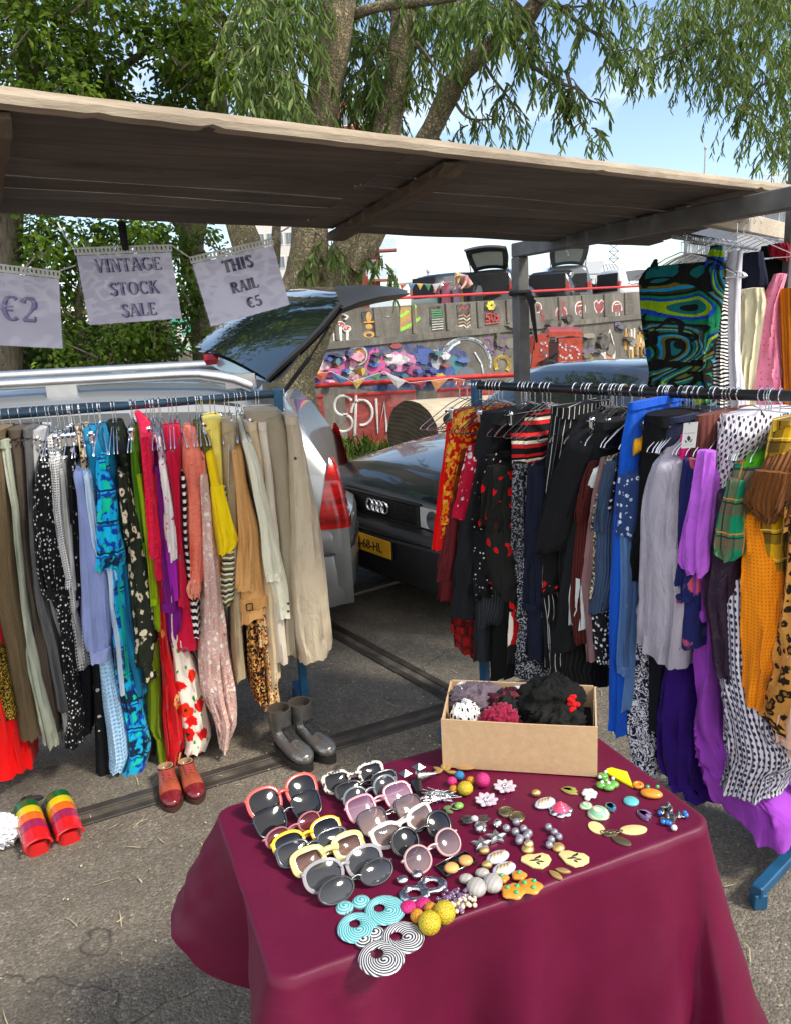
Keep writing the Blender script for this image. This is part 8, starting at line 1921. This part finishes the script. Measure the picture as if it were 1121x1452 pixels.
for lab,(s,hp) in (('hammered silver oval hoop earring nearer the turquoise hoops',((571,1253),(587,1272))),('hammered silver oval hoop earring on the inner side of its pair',((592,1245),(612,1259)))):
    T, p = item('earring', lab, 'earring', *hp, 'hammered silver hoop earrings'); c = rel(p,*s)
    def hm(mb):
        o = len(mb.v); mb.torus(.019,.008,36,12,flat=.6,ecc=.8,c=(0,0,.005))
        for i in range(o,len(mb.v)): q = V(*mb.v[i]); mb.v[i] = tuple(q + V(q.x,q.y,0).normalized()*.0016*noise.noise(q*170) + V(0,0,.0022*noise.noise(q*150)))
    put(T,p,'hoop',SILV,hm); put(T,p,'stud',SILV,lambda mb: mb.sphere(tuple(c+V(0,0,.006)),(.011,.010,.007),12,8))
PK, YL, OR_ = beadm('pink_thread',(.75,.02,.22)), beadm('yellow_thread',(.74,.55,.02)), beadm('orange_thread',(.75,.32,.01))
for lab, A in (('pompom earring of pink orange and yellow balls, nearer the table edge',((580,1293),(592,1308),(609,1322))),('pompom earring of pink orange and yellow balls touching the purple beads',((601,1288),(611,1298),(630,1307)))):
    T, p = item('earring', lab, 'earring', *A[2], 'yellow pompom earrings')
    for nm, mt, r, q in (('pink_top',PK,.014,A[0]),('orange_ball',OR_,.0115,A[1]),('yellow_ball',YL,.0185,A[2])):
        c = rel(p,*q); put(T,p,nm,mt,lambda mb: mb.sphere(tuple(c+V(0,0,r*(.5 if nm=='pink_top' else .95))),(r,r,r*(.55 if nm=='pink_top' else 1)),20,12))
T, p = item('earring','multicoloured pompom earring with blue cap beside the cardboard box','earring',657,1126)
for nm, mt, r, q in (('yellow_ball',YL,.0165,(659,1126)),('orange_ball',OR_,.0095,(643,1124)),('orange_ball',OR_,.0095,(666,1112)),('pink_top',PK,.011,(641,1114)),('blue_cap',beadm('blue_thread',(.02,.25,.55)),.011,(651,1106))):
    c = rel(p,*q); put(T,p,nm,mt,lambda mb: mb.sphere(tuple(c+V(0,0,r*.8)),(r,r,r*.85),18,10))
T, p = item('earring','single hot pink thread ball by the foot of the cardboard box','earring',684,1115); put(T,p,'ball',PK,lambda mb: mb.sphere((0,0,.0145),.0155,20,12))
random.seed(3)
VIO = simple('violet_bead',(.16,.09,.17),.15,coat=.7,var=.3); IVO = simple('ivory_bead',(.60,.50,.36),.18,coat=.5,var=.25)
for lab, px, py in (('bunch of tiny violet beads, the half nearer the yellow pompoms',634,1287),('bunch of tiny violet beads, the half nearer the striped shells',650,1277)):
    T, p = item('earring', lab, 'earring', px, py, 'violet bead bunch earrings')
    def bunch(mb, n=44, off=(0,0), sp=.011):
        for k in range(n): mb.sphere((random.gauss(off[0],sp),random.gauss(off[1],sp*.8),.004+random.uniform(0,.010)),random.uniform(.0034,.0044),8,6)
    put(T,p,'violet_beads',VIO,bunch); put(T,p,'ivory_beads',IVO,lambda mb: bunch(mb,14,(.014,-.010),.008))
SHB = bandm('striped_shell',(.03,.028,.028),(.66,.63,.58),150.0,'X')
for lab, A in (('black and ivory striped shell earring beside the violet beads',((661,1252),(675,1267))),('black and ivory striped shell earring touching the amber one',((684,1244),(698,1261)))):
    T, p = item('earring', lab, 'earring', *A[1], 'striped shell earrings'); c = rel(p,*A[0]); put(T,p,'shell',SHB,lambda mb: mb.sphere((0,0,.012),(.0175,.0195,.0135),22,16)); put(T,p,'stud',SHB,lambda mb: mb.sphere(tuple(c+V(0,0,.007)),(.013,.010,.008),18,10))
for lab, A in (('amber resin earring with green stones nearer the table edge',((711,1250),(727,1268))),('amber resin earring with green stones under the cream heart plate',((736,1246),(751,1261))),):
    T, p = item('earring', lab, 'earring', *A[1], 'amber earrings with green stones'); c = rel(p,*A[0])
    def bl(mb, cc, r):
        o = len(mb.v); mb.sphere(tuple(cc+V(0,0,.005)),(r,r*.9,.006),22,10)
        for i in range(o,len(mb.v)): q = V(*mb.v[i])-cc; a = math.atan2(q.y,q.x); k = 1+.10*math.cos(5*a); mb.v[i] = tuple(cc+V(q.x*k,q.y*k,q.z))
    put(T,p,'blob',AMB,lambda mb: (bl(mb,V(0,0,0),.021), bl(mb,c,.0135)))
    for dx, dy in ((-.009,.004),(.008,.006),(.004,-.009)): put(T,p,'gem',GEMG,lambda mb: mb.sphere((dx,dy,.0105),.0042,12,8))
    put(T,p,'gem',GEMG,lambda mb: mb.sphere(tuple(c+V(0,0,.0105)),.0042,12,8))
# brooch: a little black tray with two golden buns
T, p = item('brooch','black tray brooch with two tiny golden baked buns','brooch',646,1228); a = math.atan2(*reversed(list((tp_(672,1215)-tp_(622,1240)).xy)))
put(T,p,'tray',simple('black_lacquer',(.008,.008,.009),.15,coat=.8),lambda mb: (mb.bbox((0,0,.002),(.070,.036,.003),.001,Matrix.Rotation(a,4,'Z')), [mb.bbox((x,y,.0045),(sx,sy,.005),.001,Matrix.Rotation(a,4,'Z')) for x,y,sx,sy in ((.034,0,.002,.036),(-.034,0,.002,.036),(0,.017,.07,.002),(0,-.017,.07,.002))]))
for q in ((640,1236),(659,1226)): c = rel(p,*q); put(T,p,'bun',simple('glazed_bun',(.68,.34,.10),.3,var=.45,coat=.5),lambda mb: mb.sphere(tuple(c+V(0,0,.008)),(.0135,.0125,.008),18,10))
for lab, q, c2 in (('pale shell earring with a gold twist above the striped shells',(705,1219),(687,1211)),('pale shell earring with a gold twist touching the amber resin',(714,1236),(691,1231)),('pale striped shell earring with a gold twist left of the pink rose',(772,1142),(760,1129))):
    T, p = item('earring', lab.replace(' left of',' beside'), 'earring', *q, 'pale shell earrings with gold'); c = rel(p,*c2); put(T,p,'shell',simple('pearl_shell',(.52,.56,.70),.2,coat=.6),lambda mb: mb.sphere((0,0,.005),(.024,.015,.007),22,10,Matrix.Rotation(.5,4,'Z')))
    put(T,p,'gold_twist',GOLD,lambda mb: [mb.tube([V(x-.006,-.010+.3*x,.009),V(x,.001+.3*x,.0135),V(x+.005,.010+.3*x,.009)],.0016,6) for x in (-.009,-.003,.003,.009)]); put(T,p,'stud',GOLD,lambda mb: mb.sphere(tuple(c+V(0,0,.006)),(.010,.008,.007),14,8))
def starp(r, k=5, inn=.5): return [((r if i%2==0 else r*inn)*math.cos(PI/2+PI*i/k), (r if i%2==0 else r*inn)*math.sin(PI/2+PI*i/k)) for i in range(2*k)]
for lab, q, c2 in (('puffed silver star earring nearer the bun brooch',(682,1199),(679,1182)),('puffed silver star earring beside the grey pearls',(703,1189),(705,1175))):
    T, p = item('earring', lab, 'earring', *q, 'silver star earrings'); c = rel(p,*c2); put(T,p,'star',simple('satin_silver',(.50,.50,.50),.35,.9),lambda mb: mb.prism(starp(.021),.008,bev=.003),True,30); put(T,p,'ball',SILV,lambda mb: mb.sphere(tuple(c+V(0,0,.009)),.0095,16,10))
T, p = item('brooch','silver butterfly brooch with ribbed wings and a clear stone','brooch',672,1166)
put(T,p,'wings',OLDS,lambda mb: [leafp(mb,V(0,0,.001+.001*i),.034-.002*abs(i),.008,rz) for i,rz in enumerate((.15,.5,-.1,PI-.1,PI+.35,PI-.4))]); put(T,p,'stone',CRY,lambda mb: mb.sphere((0,0,.008),(.008,.007,.006),10,6)); put(T,p,'tail',SILV,lambda mb: (disc(mb,V(.010,-.014,0),.013,.005), disc(mb,V(.012,-.026,0),.009,.005)))
for lab, q in (('old brass disc earring nearer the box',(717,1153)),('old brass disc earring beside the grey pearl strand',(732,1160))):
    T, p = item('earring', lab, 'earring', *q, 'old brass disc earrings'); put(T,p,'disc',BRS,lambda mb: (disc(mb,V(0,0,0),.0155,.004), mb.torus(.0145,.0016,28,6,Matrix.Translation((0,0,.004)))))
def pearls(name, lab, pts, r, endpl=None, grp=None, mt=PEARL):
    T, p = item(name, lab, 'earring', *pts[-1], grp)
    for k, q in enumerate(pts): c = rel(p,*q); put(T,p,'pearl',mt,lambda mb: mb.sphere(tuple(c+V(0,0,r)),r,14,10))
    return T, p
T, p = pearls('earring','strand of steel grey pearls ending at a pale gold bead',[(719,1180),(732,1172),(731,1185),(737,1194),(742,1181),(746,1191),(736,1203-6),(749,1187)],.0078); c = rel(p,749,1203); put(T,p,'gold_bead',simple('pale_gold_bead',(.60,.48,.26),.2,.7,coat=.5),lambda mb: mb.sphere(tuple(c+V(0,0,.009)),(.0095,.0085,.009),14,8))
T, p = pearls('earring','short cluster of grey and teal pearls near the cream heart plates',[(777,1179),(785,1186),(791,1192),(781,1196),(778,1203)],.0072)
HEART = [(-.028,.004),(-.024,.014),(-.012,.019),(.002,.017),(.016,.018),(.026,.010),(.027,-.002),(.018,-.014),(.004,-.022),(-.012,-.016)]
for lab, q, c2, rz in (('cream enamel heart plate earring with black brush marks, nearer the amber resin',(760,1222),(748,1206),.1),('cream enamel heart plate earring with black brush marks, farther from the amber resin',(813,1219),(792,1204),-.35)):
    T, p = item('earring', lab, 'earring', *q, 'cream heart plate earrings'); c = rel(p,*c2); put(T,p,'plate',CRM,lambda mb: mb.prism(HEART[::-1],.004,Matrix.Rotation(rz,4,'Z'),bev=.0012),True,30)
    put(T,p,'brush_marks',simple('black_enamel',(.03,.028,.02),.5),lambda mb: [leafp(mb,V(x,y,.0038),L_,.0022,rr,.0008) for x,y,L_,rr in ((-.014,-.002,.020,.1),(-.004,.002,.016,.5),(.0,-.004,.014,-.2),(.004,.004,.010,.9),(-.002,-.006,.010,-.9))]); put(T,p,'stud',GOLD,lambda mb: disc(mb,c,.012,.006))
T, p = item('earring','pair of small gold leaves lying below the cream heart plates','earring',780,1236); put(T,p,'leaves',GOLD,lambda mb: (leafp(mb,rel(p,778,1236),.030,.0065,-.9,.004),leafp(mb,rel(p,786,1234),.028,.006,-.35,.004)))
for lab, q in (('clear crystal flower brooch nearer the brass discs',(689,1139)),('clear crystal flower brooch nearer the box',(715,1120))):
    T, p = item('brooch', lab, 'brooch', *q, 'crystal flower brooches')
    put(T,p,'petals',CRY,lambda mb: [leafp(mb,V(.004*math.cos(a),.004*math.sin(a),.002+.002*(i%2)),.021,.0065,a,.004,-.25) for i,a in enumerate([2*PI*k/9 for k in range(9)])]); put(T,p,'centre',SILV,lambda mb: [mb.sphere((.004*math.cos(a),.004*math.sin(a),.009),.003,8,6) for a in [2*PI*k/6 for k in range(6)]])
T, p = item('brooch','spray of pale gold leaves at the foot of the cardboard box','brooch',640,1094); put(T,p,'leaves',GOLD,lambda mb: [leafp(mb,rel(p,x,y)+V(0,0,.002),L_,.0055,rz,.003,-.12) for x,y,L_,rz in ((628,1095,.024,2.6),(629,1094,.022,1.6),(627,1095,.022,3.6),(630,1095,.020,.7),(646,1092,.042,-.25),(632,1096,.03,-.5))])
random.seed(8); T, p = item('chain','small heap of fine silver chain fringe','chain',618,1132)
put(T,p,'links',SILV,lambda mb: [mb.tube([V(random.gauss(0,.016),random.gauss(0,.011),.002+random.uniform(0,.008)) for _ in range(5)],.0011,5) for k in range(34)])
T, p = item('ring','ring with a glassy lime green square stone','ring',650,1147); put(T,p,'stone',simple('lime_glass',(.16,.42,.05),.1,coat=1.0),lambda mb: mb.bbox((0,0,.007),(.018,.016,.012),.004,Matrix.Rotation(.5,4,'Z'))); put(T,p,'band',SILV,lambda mb: mb.torus(.010,.0016,24,6,Matrix.Translation((-.006,.006,.002))))
T, p = item('earring','tiny green and silver leaf stud beside the lime ring','earring',632,1149); put(T,p,'leaf',simple('moss_enamel',(.16,.26,.10),.3,.3),lambda mb: (leafp(mb,V(-.006,0,.002),.018,.006,.4,.003),leafp(mb,V(-.002,-.003,.001),.018,.005,-.6,.003)))
for lab, q in (('square pyramid stud earring of old silver, the one nearer the box',(593,1088)),('square pyramid stud earring of old silver, the one nearer the boots',(574,1097))):
    T, p = item('earring', lab, 'earring', *q, 'pyramid studs'); put(T,p,'pyramid',OLDS,lambda mb: mb.box((0,0,.005),(.023,.023,.010),Matrix.Rotation(.65,4,'Z'),taper=.06),False)
T, p = item('earring','old silver cone drop with a dark ringed top by the tortoiseshell sunglasses','earring',597,1109); put(T,p,'cone',OLDS,lambda mb: mb.lathe([(.013,0),(.014,.004),(.001,.046)],20,Matrix.Translation((-.010,0,.013))@Matrix.Rotation(.2,4,'Z')@Matrix.Rotation(PI/2,4,'Y'))); put(T,p,'top',simple('dark_silver',(.10,.10,.10),.3,.9),lambda mb: (disc(mb,rel(p,590,1113),.014,.007),mb.lathe([(.014,0),(.011,.018),(.007,.030)],20,Matrix.Translation(rel(p,590,1117)+V(0,0,.006))@Matrix.Rotation(-1.4,4,'Z')@Matrix.Rotation(PI/2,4,'Y'))))
# right side of the table
T, p = item('brooch','sharp edged shard of lemon yellow plastic near the back edge','brooch',878,1102); put(T,p,'shard',simple('lemon_plastic',(.80,.72,.01),.3,coat=.4,var=.05),lambda mb: mb.prism([(rel(p,x,y).x,rel(p,x,y).y) for x,y in ((862,1099),(860,1093),(867,1091),(888,1097),(896,1117),(880,1109))][::-1],.005,bev=.001),True,30)
GRN = simple('green_jelly',(.10,.32,.045),.22,coat=.6,var=.25); WPR = simple('white_pearl',(.66,.66,.64),.2,coat=.5)
T, p = item('earring','translucent green blob earring dotted with pearls near the box corner','earring',858,1114)
put(T,p,'blobs',GRN,lambda mb: [mb.sphere(tuple(rel(p,x,y)+V(0,0,.006)),(r,r*.9,.007),16,8) for x,y,r in ((854,1105,.012),(852,1117,.011),(862,1119,.013),(869,1116,.011),(858,1111,.008))]); put(T,p,'pearls',WPR,lambda mb: [mb.sphere(tuple(rel(p,x,y)+V(0,0,.013)),.0038,10,6) for x,y in ((858,1103),(853,1117),(862,1118),(868,1112),(850,1110))])
T, p = item('earring','orange resin earring with two green stones by the lemon shard','earring',923,1129); put(T,p,'drop',AMB,lambda mb: mb.sphere((0,0,.006),(.022,.014,.008),20,10,Matrix.Rotation(-.35,4,'Z'))); put(T,p,'stud',AMB,lambda mb: (mb.torus(.008,.004,20,8,Matrix.Translation(rel(p,905,1117)+V(0,0,.005))),disc(mb,rel(p,905,1117),.008,.004)))
for q in ((918,1124),(931,1124)): c = rel(p,*q); put(T,p,'gem',GEMG,lambda mb: mb.sphere(tuple(c+V(0,0,.013)),.004,10,6))
def fan(name, lab, px, py, cols, rz, n=4, L_=.030, edge=GOLD):
    T, p = item(name, lab, 'brooch', px, py)
    for k in range(n):
        a = rz + (k-(n-1)/2)*.28; put(T,p,'rim',edge,lambda mb: leafp(mb,V(-.014*math.cos(rz),-.014*math.sin(rz),0),L_*(1-.08*k),.0075,a,.003)); put(T,p,'enamel',cols[k % len(cols)],lambda mb: leafp(mb,V(-.012*math.cos(rz),-.012*math.sin(rz),.0026),L_*(.86-.08*k),.0056,a,.0014))
    return T, p
fan('brooch','olive green enamel leaf brooch outlined in gold',804,1121,[simple('olive_enamel',(.22,.27,.05),.3,coat=.5)],-.35,3,.038)
T, p = fan('earring','violet enamel wing earring hanging from a turquoise disc',912,1155,[simple('violet_enamel',(.14,.06,.20),.25,coat=.6),simple('mauve_enamel',(.24,.16,.34),.25,coat=.6)],-.85,4,.036,SILV); T['category'] = 'earring'; put(T,p,'disc',simple('turquoise_enamel',(.10,.44,.46),.25,coat=.5),lambda mb: disc(mb,rel(p,895,1138),.0155,.005))
fan('brooch','blue ribbed enamel shell brooch behind the green spiral',867,1145,[simple('blue_enamel',(.02,.14,.24),.25,coat=.6),simple('teal_enamel',(.05,.24,.30),.25,coat=.6)],-.6,5,.028,SILV)
WEN = simple('white_enamel',(.68,.68,.70),.3,coat=.4)
T, p = item('brooch','white enamel flower brooch with a dark outline','brooch',835,1127); put(T,p,'petals',WEN,lambda mb: [disc(mb,V(.0085*math.cos(a),.0085*math.sin(a),.001),.008,.004) for a in [2*PI*k/6 for k in range(6)]]); put(T,p,'outline',OLDS,lambda mb: [mb.torus(.0082,.0009,18,5,Matrix.Translation((.0085*math.cos(a),.0085*math.sin(a),.003))) for a in [2*PI*k/6 for k in range(6)]]); put(T,p,'stem',WEN,lambda mb: disc(mb,rel(p,832,1133),.006,.004))
T, p = item('brooch','hot pink rose brooch on a scalloped silver base','brooch',794,1150); put(T,p,'base',SILV,lambda mb: [disc(mb,V(.015*math.cos(a),.015*math.sin(a),0),.010,.004) for a in [2*PI*k/7 for k in range(7)]])
def rose(mb):
    for ring, (n, r, z, t) in enumerate(((6,.013,.007,.75),(5,.0095,.010,.95),(4,.006,.012,1.15),(3,.003,.013,1.3))):
        for k in range(n):
            a = 2*PI*k/n + ring*.6; mb.sphere((0,0,0),(.0085-.0012*ring,.0022,.0072),10,8,Matrix.Translation((r*math.cos(a),r*math.sin(a),z))@Matrix.Rotation(a+PI/2,4,'Z')@Matrix.Rotation(-(1.5-t),4,'X'))
put(T,p,'rose',simple('rose_pink',(.68,.05,.13),.35,coat=.3,var=.2),rose)
SPG = fil('green_spiral',((.20,.42,.26),(.60,.64,.42)),(0,0),1/.0034,.3)
T, p = item('earring','mint green spiral shell earring with a smaller spiral stud','earring',848,1156); put(T,p,'shell',SPG,lambda mb: disc(mb,V(0,0,0),.0215,.009,30,.9,0,.9)); c = rel(p,831,1145); put(T,p,'stud',fil('green_spiral_stud',((.20,.42,.26),(.60,.64,.42)),(c.x,c.y),1/.003,.3),lambda mb: disc(mb,c,.013,.006,26,.85))
T, p = item('necklace','linked cream and olive oval plates on a brass chain','necklace',868,1180)
for (x,y,L_,wd,rz,mt,nm) in ((846,1175,.019,.014,1.9,CRM,'cream_plate'),(896,1178,.026,.014,.05,CRM,'cream_plate'),(880,1193,.019,.010,-.75,BRS,'brass_plate'),(865,1184,.014,.007,.1,BRS,'brass_plate')): c = rel(p,x,y); put(T,p,nm,mt,lambda mb: mb.prism([(L_*math.cos(a),wd*math.sin(a)) for a in [2*PI*k/26 for k in range(26)]],.003,Matrix.Translation(c)@Matrix.Rotation(rz,4,'Z'),bev=.0008),True,30)
put(T,p,'chain',BRS,lambda mb: [mb.torus(.0035,.001,12,5,Matrix.Translation(rel(p,854+k*5,1182-(k%2))+V(0,0,.004))) for k in range(6)])
random.seed(4); T, p = item('bracelet','charm bracelet of silver drops and blue beads by the table corner','bracelet',951,1160)
put(T,p,'silver_drops',OLDS,lambda mb: [leafp(mb,rel(p,950+random.uniform(-14,12),1158+random.uniform(-10,10))+V(0,0,.002+random.uniform(0,.005)),random.uniform(.012,.022),.004,random.uniform(0,6.28),.004,-.2) for k in range(13)]+[leafp(mb,rel(p,947,1153),.026,.0055,1.3,.006,-.3)]); put(T,p,'chain_links',SILV,lambda mb: [mb.torus(.004,.0012,12,5,Matrix.Translation(rel(p,940+k*3.4,1166-k*.8+random.uniform(-3,3))+V(0,0,.004))) for k in range(9)])
[put(T,p,'blue_bead',simple('blue_glass',(.01,.14,.50),.1,coat=.8),lambda mb: mb.sphere(tuple(rel(p,x,y)+V(0,0,.006)),.0052,10,8)) for x,y in ((940,1169),(946,1170),(949,1171),(969,1157),(936,1157),(971,1160))]; put(T,p,'pearl_drop',WPR,lambda mb: mb.sphere(tuple(rel(p,955,1177)+V(0,0,.006)),.0058,10,8))
